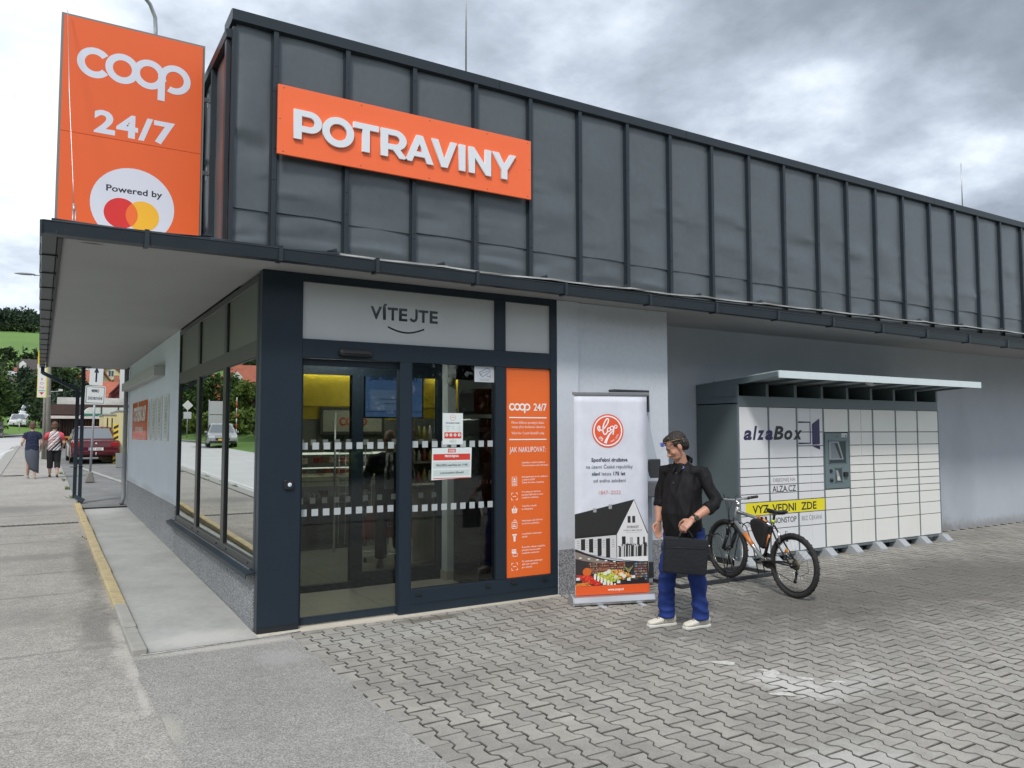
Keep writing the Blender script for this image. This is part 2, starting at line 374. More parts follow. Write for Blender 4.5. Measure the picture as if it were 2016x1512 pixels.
# concrete apron with the yellow kerb
ap = MB(); X = (-.87, -.5, -.2, -.012); Y = [-.13, .3, 1, 2, 3.5, 5, 7, 9, 11.5]
apz = lambda x, y: (.012 if y < .3 else .012 + .0125 * (y - .3)) + .02 * max(0, min(1, (y + .1) / .8)) 
n4 = len(X); ap.add([(x, y, apz(x, y)) for y in Y for x in X], [(j * n4 + i, j * n4 + i + 1, (j + 1) * n4 + i + 1, (j + 1) * n4 + i) for j in range(len(Y) - 1) for i in range(n4 - 1)], 0, True)
ap.build('concrete_apron', M_conc, kind='structure')
ck = thing('painted_kerb', 'yellow painted kerb stones along the concrete apron, the end stone bare grey', 'kerb', (0, 0, 0))
y = -.14; k = 0
while y < 11.4:
    ln = .78 if k == 0 else r.uniform(.88, 1.0); z = .0185 * max(0, y) + .035
    mmb = MB().box(-.05, .004, -.2, .06, ln - .008, .028); o = mmb.build('kerb_stone', M_kerb if k < 2 and y < .9 else M_yel, ck, bevel=.012, seg=2)
    o.location = (-.915 + r.uniform(-.006, .006), y, z - .008); o.rotation_euler = (math.atan(.0185) if y > 0 else 0, 0, r.uniform(-.006, .006)); y += ln; k += 1
# iron strip drain across the pavement and a manhole
dr = thing('drainage_channel', 'narrow iron slot drain crossing the asphalt pavement', 'drain', (0, 8.75, H(0, 8.75) + .004))
b = MB().box(-2.55, -.075, 0, -1.0, -.055, .004).box(-2.55, .055, 0, -1.0, .075, .004); b.build('drain_edge', mat('worn_iron', (.14, .135, .125), .6, .6, var=.2, vs=20), dr)
bar = MB().box(-.022, -.055, 0, .022, .055, .003).mesh('drain_bar', MATS['worn_iron'])
MB().box(-2.55, -.055, -.001, -1.0, .055, .001).build('drain_bed', mat('black_gap', (.02, .02, .02), .9), dr)
for k in range(21): o = link('drain_bar', bar, dr); o.location = (-2.5 + k * .073, 0, .001)
MB().lathe([(0, .0), (.30, .0), (.31, .006), (0, .008)], (0, 0, 0)).build('manhole_cover', MATS['worn_iron']).location = (-2.3, 21.8, H(0, 21.8) + .004)
tag(bpy.data.objects['manhole_cover'], 'dark round manhole cover in the pavement behind the walking women', 'manhole cover')
# drip channel in the yard
b = MB(); b.ring_loft([[(x, y, H(0, y) + z) for x, z in ((xx - .07, -.005), (xx - .07, .012), (xx + .07, .012), (xx + .07, -.005))] for xx, y in ((-.35, 25.5), (.30, 19), (.98, 12.6))], 0, False)
tag(b.build('yard_channel', M_kerb), 'thin concrete drain channel running diagonally over the yard', 'drain')

# ---- interlocking paving, one stone at a time
PX, PY, GAP = .137, .218, .0072
def paver_outline(g):
    hw = PX / 2; d = .0165; hy = PY / 2
    ts = [-.5, -.345, -.205, .205, .345, .5]; sg = [1, 1, -1, -1, 1, 1]
    R = [(hw + d * q - g / 2, t * PY if abs(t) < .5 else math.copysign(hy - g / 2, t)) for t, q in zip(ts, sg)]
    R = [(hw + d - g / 2, -hy + g / 2), (hw + d * 1.05 - g / 2, -.33 * PY), (hw - d * .9 - g / 2, -.20 * PY), (hw - d - g / 2, .17 * PY), (hw + d * .9 - g / 2, .30 * PY), (hw + d - g / 2, hy - g / 2)]
    return R + [(-x, -y) for x, y in R]
def paver_geo(seed=0):
    o1 = paver_outline(GAP); o2 = paver_outline(GAP + .010); n = len(o1); m = MB()
    v = [(x, y, -.02) for x, y in o1] + [(x, y, -.0045) for x, y in o1] + [(x, y, 0) for x, y in o2]
    f = [(i, (i + 1) % n, (i + 1) % n + n, i + n) for i in range(n)] + [(i + n, (i + 1) % n + n, (i + 1) % n + 2 * n, i + 2 * n) for i in range(n)] + [tuple(range(2 * n, 3 * n))]
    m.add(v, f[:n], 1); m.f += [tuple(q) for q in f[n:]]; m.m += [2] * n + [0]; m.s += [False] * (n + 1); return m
pkw = dict(var=.24, vs=.9, detail=8, bump=.6, bs=110, bdist=.007, speck=(210, (1.22, 1.22, 1.22), (.72, .72, .72), .65), vs2=7, var2=.12)
M_pav = mat('grey_paving_concrete', (.292, .280, .252), .9, ospread=.08, **pkw); M_pav2 = mat('grey_paving_field', (.292, .280, .252), .9, island=.08, **pkw)
M_pe = mat('grimy_shaded_joint_edge', (.045, .040, .034), .95, var=.4, vs=25)  # joint dirt plus joint shadow, both put into the paver side colour
M_pc = mat('worn_shaded_paver_edge', (.115, .108, .095), .9, var=.5, vs=18)  # chamfer colour darkened for grime and painted joint shade
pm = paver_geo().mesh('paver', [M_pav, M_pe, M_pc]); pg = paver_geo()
pv = thing('block_paving', 'grey interlocking concrete block paving in front of the shop', 'paving'); pv['kind'] = 'structure'
Cp = Vector((-1.626, -6.86, 1.72)); Rm = cam.matrix_world.to_3x3().transposed()
def uv(p):
    q = Rm @ (Vector(p) - Cp)
    return (q.x / -q.z, q.y / -q.z, -q.z) if q.z < -.2 else None
cand = []; rr = random.Random(5)
def blocked(x, y):
    if y > .86: return True
    if x < 3.11 and y > .04: return True
    if x < 4.73 and y > .08: return True
    return False
for i in range(0, 150):
    cx = .235 + PX * (i + .5)
    for j in range(-44, 6):
        cy = (j + (.5 if i % 2 else 0)) * PY + .045
        if blocked(cx, cy) or cy < -7.4: continue
        q = uv((cx, cy, 0)); sz = 0
        if q and abs(q[0]) < .69 and abs(q[1]) < .53: sz = 1.72 / q[2] ** 3
        cand.append((sz, cx, cy, rr.uniform(-.0020, .0020) + .003 * mn.noise(Vector((cx * 1.3, cy * 1.3, 0))), rr.uniform(-.011, .011), rr.uniform(-.011, .011), rr.uniform(-.014, .014)))
cand.sort(key=lambda t: -t[0]); rest = MB()
for k, (sz, x, y, z, a, b_, c_) in enumerate(cand):
    if k < 300:
        o = link('paver', pm, pv); o.location = (x, y, z); o.rotation_euler = (a, b_, c_)
    else:
        E_ = Matrix.Translation((x, y, z)) @ Euler((a, b_, c_)).to_matrix().to_4x4(); b0 = len(rest.v); rest.v += [tuple(E_ @ Vector(p)) for p in pg.v]; rest.f += [tuple(i + b0 for i in q_) for q_ in pg.f]; rest.m += pg.m; rest.s += pg.s
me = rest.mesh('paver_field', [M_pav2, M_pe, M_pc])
rc = [rr.random() for _ in range(len(cand))]
o = link('paver_field', me, pv, kind='stuff')
# white spills, gum and stains on the paving (a print on the ground)
sp = Print(plane((0, 0, .0032), (1, 0, 0), (0, 1, 0)), .8)
M_spill = mat('dried_white_spill', (.50, .49, .46), .85, var=.35, vs=30)
def blob(x, y, rx, ry, col, rot=0, n=22, jag=.35, seed=0):
    q = random.Random(seed + int(x * 97 + y * 31)); ph = [q.uniform(0, 6.28) for _ in range(3)]
    P_ = []
    for i in range(n):
        a = 2 * math.pi * i / n; k = 1 + jag * (.5 * math.sin(2 * a + ph[0]) + .35 * math.sin(3 * a + ph[1]) + .3 * math.sin(5 * a + ph[2])) + q.uniform(-.08, .08)
        px, py = rx * k * math.cos(a), ry * k * math.sin(a); P_.append((x + px * math.cos(rot) - py * math.sin(rot), y + px * math.sin(rot) + py * math.cos(rot)))
    sp.poly(P_, col)
for (x, y, rx, ry, rot) in ((2.69, -2.545, .045, .016, -.7), (2.79, -2.63, .085, .050, -.6), (2.90, -2.91, .045, .018, -1.0), (2.875, -3.0, .060, .085, -.9), (3.02, -1.958, .040, .015, -.4), (2.575, -1.74, .016, .010, 0), (2.60, -3.33, .075, .038, -.5), (2.70, -3.30, .045, .022, -.3), (3.0, -3.2, .06, .025, -.8), (3.12, -3.35, .07, .02, -.8)): blob(x, y, rx, ry, M_spill, rot)
so_ = sp.build('white_spill'); so_['kind'] = 'structure'
def stain(m, c, rad, col, amt, ns=14, nd_=.35):
    if m is M_pav: stain(M_pav2, c, rad, col, amt, ns, nd_)
    """a stain with its own place and ragged outline, mixed over the base colour"""
    t = m.node_tree; K = t.links; B = t.nodes['Principled BSDF']; inp = B.inputs['Base Color']; prev = inp.links[0].from_socket
    g = t.nodes.new('ShaderNodeNewGeometry'); sb = t.nodes.new('ShaderNodeVectorMath'); sb.operation = 'SUBTRACT'; K.new(g.outputs['Position'], sb.inputs[0]); sb.inputs[1].default_value = c
    dv_ = t.nodes.new('ShaderNodeVectorMath'); dv_.operation = 'DIVIDE'; K.new(sb.outputs[0], dv_.inputs[0]); dv_.inputs[1].default_value = rad
    ln = t.nodes.new('ShaderNodeVectorMath'); ln.operation = 'LENGTH'; K.new(dv_.outputs[0], ln.inputs[0])
    n = t.nodes.new('ShaderNodeTexNoise'); n.inputs['Scale'].default_value = ns; n.inputs['Detail'].default_value = 6; n.inputs['Roughness'].default_value = .7; K.new(g.outputs['Position'], n.inputs['Vector'])
    ma = t.nodes.new('ShaderNodeMath'); ma.operation = 'MULTIPLY_ADD'; K.new(n.outputs[0], ma.inputs[0]); ma.inputs[1].default_value = nd_ * 3; K.new(ln.outputs['Value'], ma.inputs[2])
    mr = t.nodes.new('ShaderNodeMapRange'); mr.interpolation_type = 'SMOOTHSTEP'; K.new(ma.outputs[0], mr.inputs[0]); mr.inputs[1].default_value = 1.0 + nd_ * 1.8; mr.inputs[2].default_value = .35 + nd_ * 1.3; mr.inputs[3].default_value = 0; mr.inputs[4].default_value = amt
    mi = t.nodes.new('ShaderNodeMix'); mi.data_type = 'RGBA'; K.new(mr.outputs[0], mi.inputs[0]); K.new(prev, mi.inputs[6]); mi.inputs[7].default_value = (*col, 1); K.new(mi.outputs[2], inp)
stain(M_pav, (2.80, -3.2, 0), (.22, .42, .3), (.55, .54, .52), .75, 16, .7)
stain(M_pav, (3.1, -3.45, 0), (.5, .22, .3), (.50, .49, .47), .5, 12, .7)
stain(M_pav, (1.95, -4.3, 0), (.55, .35, .3), (.50, .50, .48), .55, 8, .6)
stain(M_pav, (1.2, -.5, 0), (1.2, .4, .3), (.36, .37, .36), .35, 9, .5)
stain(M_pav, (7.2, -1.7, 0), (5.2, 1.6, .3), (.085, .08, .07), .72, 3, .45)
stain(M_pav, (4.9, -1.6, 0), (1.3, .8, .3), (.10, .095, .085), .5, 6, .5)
stain(M_pav, (2.6, -5.2, 0), (1.6, .5, .3), (.17, .165, .15), .35, 4, .5)
stain(M_pav, (3.6, -2.0, 0), (.8, .6, .3), (.17, .165, .155), .45, 6)
stain(M_pav, (9.0, -3.2, 0), (2.0, .6, .3), (.15, .147, .14), .45, 4, .3)
stain(M_pav, (1.55, -.22, 0), (.42, .11, .3), (.10, .085, .06), .8, 9)
stain(M_asph, (-1.12, 1.0, 0), (.24, 1.4, .5), (.13, .125, .115), .55, 9)
stain(M_asph, (-1.06, 4.5, 0), (.2, 3.0, .5), (.10, .095, .085), .55, 9)
stain(M_asph, (-1.6, 5.2, .1), (.9, .35, .5), (.14, .135, .125), .45, 5)
stain(M_asph, (-2.0, 11.5, .2), (1.1, .9, .5), (.155, .155, .15), .6, 3)
stain(M_asph, (-1.9, 1.6, 0), (.9, .5, .5), (.17, .165, .15), .4, 5)
for yy_, xx_, rx_, ry_ in ((2.6, -1.75, .6, .05), (3.9, -1.5, .5, .07), (6.6, -1.9, .7, .06), (7.4, -1.5, .5, .05), (2.0, -2.1, .35, .035), (10.2, -1.8, .8, .08), (.3, -1.7, .5, .04), (-1.5, -1.9, .4, .03)): stain(M_asph, (xx_, yy_, H(0, yy_)), (rx_, ry_, .3), (.12, .115, .105), .45, 8, .5)
stain(M_asph2, (.0, -.75, 0), (.25, .3, .3), (.38, .38, .37), .5, 14)
stain(M_asph2, (-.93, -1.9, 0), (.09, .32, .3), (.42, .40, .34), .7, 12)
stain(M_asph2, (-.93, -2.75, 0), (.10, .20, .3), (.42, .40, .34), .7, 12)
for yy_, rx_, ry_ in ((-.55, .05, .35), (.0, .10, .3), (.7, .06, .5), (-1.2, .03, .4)): stain(M_asph, (-1.0, yy_, 0), (rx_ * 1.2, ry_, .3), (.50, .48, .44), .6, 22, .8)
stain(M_asph2, (-.2, -.22, 0), (.9, .10, .3), (.50, .48, .44), .75, 16)
stain(M_yel, (-.915, 5, .1), (.6, 9, 1), (.33, .31, .26), .42, 14, .9)
stain(M_conc, (-.4, .1, 0), (.6, .3, .3), (.50, .49, .46), .7, 7)
stain(M_conc, (-.5, 10.8, .1), (.5, 1.0, .3), (.46, .46, .45), .7, 3)

# ================================================================== THE SHOP
M_anth = mat('anthracite_frame', s(31, 43, 54), .42, var=.05, vs=3, spec=.4)
M_anthd = mat('anthracite_dark_trim', s(22, 27, 32), .6)  # darker anthracite for fascia, side gutter brackets and parapet core
M_clad = mat('anthracite_sheet_metal', (.094, .111, .123), .36, metal=.15, var=.07, vs=1.6, detail=7, bump=.10, bs=8, vs2=14, var2=.06)
M_seam = mat('anthracite_batten', s(42, 51, 58), .45, metal=.2, var=.10, vs=4)
M_render = mat('pale_grey_render', (.56, .60, .655), .85, var=.05, vs=1.1, vs2=22, var2=.04, bump=.6, bs=120, bdist=.006)
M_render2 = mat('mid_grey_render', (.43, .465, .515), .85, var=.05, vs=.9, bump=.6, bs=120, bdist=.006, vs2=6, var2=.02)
M_gran = mat('granite_chip_plinth', (.215, .22, .232), .85, speck=(115, (1.9, 1.9, 1.9), (.28, .28, .29), .95), bump=.7, bs=190, bdist=.006, vs2=2, var2=.06)
M_soff = mat('painted_soffit', (.34, .34, .34), .9, var=.04, vs=1.3)
M_trans = mat('satin_frosted_film', (.50, .52, .53), .38, var=.03, vs=2, spec=.6)
M_alu = mat('brushed_aluminium', (.55, .56, .58), .35, .9)
M_galv = mat('galvanised_steel', (.42, .44, .46), .45, .7, var=.15, vs=20)
M_tileroof = mat('pale_sheet_roof', (.42, .42, .40), .5, .3, var=.2, vs=5)
M_black = mat('black_plastic', (.015, .016, .018), .45)
G_door = glass('door_glass', (.72, .76, .74), 1.5)
G_in = glass('inner_glass', (.80, .84, .83), 1.45)
G_win = glass('mirror_film_glass', (.30, .33, .31), f0=.86, gcol=(.88, .90, .87))
shop = thing('shop_building', 'grey flat-roofed grocery shop with dark seamed metal parapet and glazed corner entrance', 'building')
# walls
MB().box(3.112, 0, 0, 3.40, .5, 3.15).build('pier_wall', M_render, shop, bevel=.004)
MB().box(3.40, .035, 0, 4.73, .94, 3.15).build('pier_wall', M_render, shop, bevel=.004)
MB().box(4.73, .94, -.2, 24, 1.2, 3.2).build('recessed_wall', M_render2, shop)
MB().box(3.116, -.008, 0, 3.401, .2, .475).box(3.401, .027, 0, 4.736, .6, .475).build('plinth', M_gran, shop)
lw = MB().box(0, 4.66, .72, .25, 11.55, 3.15).box(.02, 4.66, -.2, .25, 11.55, .72).box(.02, .13, -.2, .25, 4.66, .5)
lw.build('side_wall', M_render, shop)
MB().box(-.006, .125, -.1, .02, 4.70, .50).build('plinth', M_gran, shop)
MB().box(-.010, 4.70, -.1, .02, 11.556, .72).build('plinth', M_gran, shop)
MB().box(.0, 11.55, -.2, 24, 11.75, 3.15).build('rear_wall', M_render, shop)
# roof deck, soffit, fascia
MB().box(-1.52, -.36, 3.152, 0.0, 12.6, 3.24).box(0, -.36, 3.152, 24, .94, 3.24).box(0, .94, 3.2, 24, 12.6, 3.27).build('canopy_soffit', M_soff, shop)
MB().box(-1.53, -.395, 3.145, 24, -.362, 3.25).box(-1.555, -.395, 3.135, -1.522, 12.62, 3.25).box(-1.555, 12.60, 3.150, 0.2, 12.63, 3.25).build('fascia', M_anthd, shop)
def patch():
    m = MB(); q = random.Random(4); P_ = []
    for i in range(14):
        a = 6.283 * i / 14; P_.append((-1.33 + .10 * math.cos(a) * q.uniform(.6, 1.2), -.26 + .022 * math.sin(a) * q.uniform(.5, 1.3), 3.1505))
    m.add(P_, [tuple(range(14))]); return m
patch().build('peeled_paint', mat('bare_plaster', (.16, .14, .12), .9), shop)
# gutters: a square box with rolled lip, falling slightly to the far end
def gutter(path, w_, name):
    m = MB(); rings = []
    prof = [(-w_, .092), (-w_ - .006, .098), (-w_ - .012, .092), (-w_ - .006, .084), (-w_ + .004, .0), (-.004, 0), (0, .10), (-.008, .10), (-.012, .01), (-w_ + .014, .01)]
    for (p, nx_, ny_) in path: rings.append([(p[0] - nx_ * a, p[1] - ny_ * a, p[2] + b) for a, b in prof])
    m.ring_loft(rings, 0, False); return m.build(name, M_seam, shop)
gz = lambda x: 3.138 - .0068 * max(0, x)
g1 = gutter([((x, -.40, gz(x)), 0, -1) for x in (-1.655, 0, 4, 8, 12, 16, 20, 24)], .10, 'gutter')
g1.data.transform(Matrix.Identity(4))
g2 = gutter([((-1.56, y, 3.135 - .002 * y), -1, 0) for y in (-.50, 3, 6, 9, 12.45)], .10, 'gutter')
bk = MB(); bk.box(-.016, -.512, -.012, .016, -.398, .0).box(-.016, -.516, -.012, .016, -.504, .112).box(-.016, -.516, .104, .016, -.36, .112); bkm = bk.mesh('gutter_bracket', M_seam)
for k, x in enumerate([-.98, .02, .86, 1.86, 2.88, 4.0, 5.0, 6.05, 7.1, 8.15, 9.2, 10.3, 11.4, 12.4, 13.5, 15, 17]): o = link('gutter_bracket', bkm, g1); o.location = (x, 0, gz(x))
b2 = MB(); b2.box(-1.665, -.012, -.008, -1.545, .012, -.001).box(-1.672, -.012, -.008, -1.664, .012, .1).box(-1.552, -.012, -.02, -1.545, .012, .09); b2m = b2.mesh('gutter_bracket', M_anthd)
for k in range(16): y = .25 + k * .80; o = link('gutter_bracket', b2m, g2); o.location = (0, y, 3.135 - .002 * y)
# end cap
MB().box(-1.665, -.512, 3.134, -1.655, -.395, 3.232).build('gutter_end_cap', M_seam, shop)
# sheet roof of the canopy: separate trays with a wavy front edge and a snow clip each
q = random.Random(12)
x = -1.6
while x < 23:
    ln = q.uniform(1.02, 1.16); m = MB(); n = 6; sag = q.uniform(.006, .016); vv = []
    rz0 = .0075 * max(0, x - 2)
    for (yy, zz) in ((-.425, 3.256 + rz0), (-.425, 3.272 + rz0), (-.02, 3.335 + rz0), (-.02, 3.325 + rz0)):
        for i in range(n + 1): t = i / n; vv.append((x + (ln + .03) * t, yy + (q.uniform(-.004, .004) if yy < -.4 else 0), zz - (sag * math.sin(math.pi * t) if yy < -.4 else 0) + .004 * t))
    f = []
    for a in range(4):
        b = (a + 1) % 4
        for i in range(n): f.append((a * (n + 1) + i, b * (n + 1) + i, b * (n + 1) + i + 1, a * (n + 1) + i + 1))
    m.add(vv, f, 0); m.build('roof_tray', M_tileroof if x > .2 else M_seam, shop)
    cx = x + ln; MB().prism([(cx - .07, 3.285 + rz0), (cx + .02, 3.285 + rz0), (cx + .008, 3.315 + rz0)], 'y', -.40, -.37).build('snow_clip', M_seam, shop)
    x += ln
MB().box(-1.6, -.02, 3.27, -.30, 12.6, 3.30).build('canopy_roof', M_tileroof, shop)
# parapet cladding
seams = [.071, .737, 1.417, 2.10, 2.765, 3.419, 4.098, 4.761, 5.458, 6.125, 6.801, 7.493, 8.142, 8.808, 9.490, 10.202, 10.90, 11.578, 12.297, 13.006, 13.7, 14.4, 15.1, 15.8, 16.5]
MB().box(-.22, .10, 3.2, 22, 11.5, 5.28).build('parapet_core', M_anthd, shop)
def clad_panel(x0, x1, z0, z1, seed, axis='y', off=0.0, nx_=12, nz_=48):
    q = random.Random(seed); m = MB(); V = []
    dents = [(q.random(), q.uniform(.05, .5), q.uniform(.3, .7), q.uniform(.05, .12), q.uniform(-.008, .010)) for _ in range(3)] + [(q.choice((.05, .95)), q.uniform(.05, .6), q.uniform(.15, .3), q.uniform(.02, .05), q.uniform(-.006, .007)) for _ in range(3)]
    crease = [(q.uniform(.05, .45), q.uniform(-.10, .10), q.choice((0, 1)), q.uniform(.003, .007)) for _ in range(2)]
    for j in range(nz_ + 1):
        for i in range(nx_ + 1):
            a, b = i / nx_, j / nz_; edge = min(1, 7 * min(a, 1 - a))
            d = .004 * math.sin(math.pi * a) + .005 * mn.noise(Vector((a * 1.3 + seed * 9, b * 3.2, 1.5)))
            for (ca, cb_, ra, rb, am) in dents: d += am * math.exp(-((a - ca) / ra) ** 2 - ((b - cb_) / rb) ** 2)
            for (cb_, sl_, side, am) in crease:
                t_ = b - cb_ - sl_ * (a - .5); fall = max(0, 1 - abs(a - side) * 1.6); d += am * fall * (math.exp(-abs(t_) / .025) if t_ > 0 else math.exp(-abs(t_) / .008))
            d = 2.3 * d * max(.1, edge)
            xx = x0 + (x1 - x0) * a; zz = z0 + (z1 - z0) * b
            V.append((xx, off - d, zz) if axis == 'y' else (off - d, xx, zz))
    f = [(j * (nx_ + 1) + i, j * (nx_ + 1) + i + 1, (j + 1) * (nx_ + 1) + i + 1, (j + 1) * (nx_ + 1) + i) for j in range(nz_) for i in range(nx_)]
    if axis == 'x': f = [t[::-1] for t in f]
    m.add(V, f, 0, True); return m.build('metal_panel', M_clad, shop)
edges = [-.275] + seams
for k, (a, b) in enumerate(zip(edges, edges[1:])): zs_ = 3.665 + .012 * math.sin(k * 2.3); clad_panel(a + .01, b - .01, zs_, 5.29, k + 1, 'y', .016); clad_panel(a + .01, b - .01, 3.27, zs_ + .02, k + 201, 'y', .026, 10, 12); MB().box(a + .02, .008, zs_ - .004, b - .02, .024, zs_ + .001).build('lap_seam', M_clad, shop)
for k, x in enumerate(seams):
    m = MB(); m.box(x - .020, -.030, 3.27, x + .020, .02, 4.75 - .12 * (k % 3)).box(x - .0215, -.033, 4.75 - .12 * (k % 3), x + .0215, .02, 5.30).box(x - .034, .004, 3.27, x + .034, .018, 5.298)
    m.build('seam_batten', M_seam, shop)
    s2 = MB(); q = random.Random(k)
    for _ in range(4): zz = q.uniform(3.5, 5.25); s2.lathe([(0, -.037), (.006, -.035), (.007, -.03)], (x, 0, zz), 'y', 8)
    s2.build('batten_screw', M_black, shop)
# corner posts and the side of the box, seen at a sharp angle
MB().box(-.298, -.02, 3.27, -.268, .03, 5.25).box(-.335, .06, 3.27, -.30, .13, 5.16).build('corner_batten', M_seam, shop)
sy_ = [.13] + [.13 + .62 * k for k in range(1, 18)]
for k, (a, b) in enumerate(zip(sy_, sy_[1:])):
    clad_panel(a, b, 3.27, 5.14, 60 + k, 'x', -.285, 6, 20)
    MB().box(-.335, b - .025, 3.27, -.28, b + .025, 5.17).build('seam_batten', M_seam, shop)
for k, (a, b) in enumerate(((-.31, 2.37), (2.375, 5.01), (5.015, 7.67), (7.675, 10.3), (10.305, 13.0), (13.005, 15.6), (15.605, 22))):
    m = MB(); m.prism([(-.045, 5.30), (-.052, 5.392), (.0, 5.41), (.30, 5.40), (.30, 5.29), (.02, 5.29)], 'x', a, b, 0)
    m.build('coping', M_seam, shop)
MB().prism([(-.34, 5.17), (-.35, 5.235), (-.30, 5.25), (-.0, 5.25), (.0, 5.15)], 'y', .03, 11.4).build('side_coping', M_seam, shop)
# lightning conductors
for i, (x, y, h, lb) in enumerate(((2.06, .12, 1.6, 'tall thin lightning rod on the parapet above the orange shop sign'), (11.42, .12, .80, 'short thin lightning rod on a cone foot far along the parapet'))):
    t = thing('lightning_rod', lb, 'lightning rod', (x, y, 5.405), group='lightning rods on the parapet')
    MB().lathe([(.10, 0), (.085, .012), (.02, .05), (.012, .07)], n=14).build('cone_foot', M_tileroof, t)
    MB().tube([(0, 0, .05), (0, 0, h)], [.009, .006], 8).build('rod', M_galv, t)
# canopy post and downpipe
pst = MB().box(-.885, 12.22, .2, -.815, 12.29, 3.13).box(-.99, 12.12, 3.13, -.71, 12.38, 3.15).box(-.95, 12.16, .2, -.75, 12.35, .222); pst.build('canopy_post', M_anth, shop, bevel=.004)
dp = MB(); R_ = .05
dp.tube([(-1.61, 12.35, 3.13), (-1.61, 12.35, 2.985)], R_, 4, sm=False, up=(1, 1, 0)).tube([(-1.61, 12.35, 3.0), (-.95, 12.25, 2.64)], R_, 4, sm=False, up=(0, 1, 1)).tube([(-.95, 12.25, 2.66), (-.95, 12.25, .33)], R_, 4, sm=False, up=(1, 1, 0)).tube([(-.95, 12.25, .38), (-.78, 12.2, .27)], [.05, .07], 4, sm=False, up=(0, 1, 1))
dpo = dp.build('downpipe', M_anth, shop)
MB().tube([(-1.05, 12.20, 1.0), (-.80, 12.20, 1.0)], .008, 6).build('pipe_clamp', M_black, dpo)
MB().tube([(-.06, 11.66, 3.1), (-.06, 11.66, .35), (-.10, 11.6, .22)], .045, 10).build('downpipe', mat('grey_pipe', (.25, .255, .26), .5, var=.1, vs=9), shop)
# ---- left shopfront window
F = MB().box(-.004, .10, .53, .06, .17, 3.12).box(-.004, 4.60, .53, .06, 4.66, 3.12)
F.build('window_jamb', M_anth, shop)
wf = MB()
wf.box(-.003, .17, .53, .058, 4.60, .60).box(-.003, .17, 2.40, .058, 4.60, 2.545).box(-.003, .17, 3.06, .058, 4.60, 3.13)
for y in (1.545, 3.13): wf.box(-.003, y - .075, .60, .058, y + .075, 2.40).box(-.003, y - .06, 2.545, .058, y + .06, 3.06)
wfo = wf.build('window_frame', mat('grey_window_frame', s(62, 64, 64), .35, metal=.3), shop, bevel=.003)
for a, b in ((.17, 1.47), (1.62, 3.055), (3.205, 4.60)):
    MB().box(.018, a, .6, .026, b, 2.40).build('window_pane', G_win, wfo)
    MB().box(.018, a, 2.545, .026, b, 3.06).build('transom_pane', mat('grey_transom_film', s(92, 96, 88), .33, spec=.5, var=.04, vs=2), wfo)
    gk = MB()
    for (p, q_) in (((a, .6), (a + .012, 2.4)), ((b - .012, .6), (b, 2.4)), ((a, .6), (b, .612)), ((a, 2.388), (b, 2.4)), ((a, 2.545), (a + .012, 3.06)), ((b - .012, 2.545), (b, 3.06))): gk.box(.006, p[0], p[1], .017, q_[0], q_[1])
    gk.build('gasket', M_black, wfo)
for y in (.35, 1.3, 1.8, 2.9, 3.3): MB().lathe([(0, -.012), (.011, -.010), (.012, -.003)], (0, y, .565), 'x', 10).build('screw_cap', M_black, wfo)
sl = MB().prism([(.02, .528), (-.085, .508), (-.085, .470), (-.078, .470), (-.078, .500), (.02, .515)], 'y', .07, 4.95); slo = sl.build('window_sill', M_anth, shop)
vm = MB().box(-.020, -.03, .518, -.008, .03, .531).mesh('vent_slot', M_alu)
for k in range(44): link('vent_slot', vm, slo).location = (0, .28 + k * .1, 0)
# interior finishes behind the glass live with the shop
# ---- entrance front
MB().box(-.002, -.002, .0, .357, .10, 3.148).build('corner_column', M_anth, shop, bevel=.003)
MB().box(.001, -.008, .0, .354, -.002, .06).build('column_foot_strip', M_anthd, shop)
df = MB().box(.357, 0, 2.395, 3.032, .09, 2.562).box(.357, 0, 3.078, 3.032, .09, 3.149).box(2.347, 0, 2.562, 2.469, .09, 3.078).box(3.032, 0, .0, 3.112, .09, 3.149).box(2.349, 0.001, .235, 2.469, .09, 2.395).box(1.297, -.001, .012, 1.418, .085, 2.395).box(1.418, 0, .012, 3.032, .085, .232)
df.build('entrance_frame', M_anth, shop, bevel=.002)
ln = MB()
for (a, b, c_, d) in ((.36, 2.392, 1.296, 2.396), (2.345, .235, 2.3485, 2.395), (1.4185, .232, 1.4215, 2.395), (2.470, .232, 2.473, 2.395), (3.029, .232, 3.0315, 2.395), (1.42, .095, 3.10, .098)): ln.box(a, -.0025, b, c_, .003, d)
ln.build('frame_gasket', M_black, shop)
for x in (1.50, 2.26, 2.56, 2.94): MB().prism([(x - .03, .175), (x + .03, .175), (x + .026, .195), (x - .026, .195)], 'y', -.012, 0).build('drain_cap', M_black, shop)
tp = MB().box(.357, .03, 2.562, 2.347, .04, 3.078); tpo = tp.build('transom_panel', M_trans, shop)
MB().box(2.469, .03, 2.562, 3.032, .04, 3.078).build('transom_panel', M_trans, shop)
p = Print(FRONT(.03), .05)
M_clear = mat('clear_cut_film', (.42, .45, .49), .10, metal=1.0)
X0 = 1.008
p.line([(1.475, 2.917), (1.475, 2.83), (1.467, 2.81), (1.447, 2.801), (1.425, 2.806), (1.412, 2.822)], .026, M_clear)
for ch, u in zip(('V', 'Í', 'T', 'E', 'T', 'E'), (1.060, 1.150, 1.228, 1.335, 1.548, 1.660)): p.text(ch, u, 2.795, .122, M_clear, bold=.03, w={'V': .115, 'Í': .05, 'T': .105, 'E': .088, 'J': .085}[ch])
p.line([(1.178 + .38 * t, 2.735 - .055 * math.sin(math.pi * (t * .9 + .05)) - .0) for t in rng(0, 1, 16)], .016, M_clear)
p.build('film_lettering', tpo)
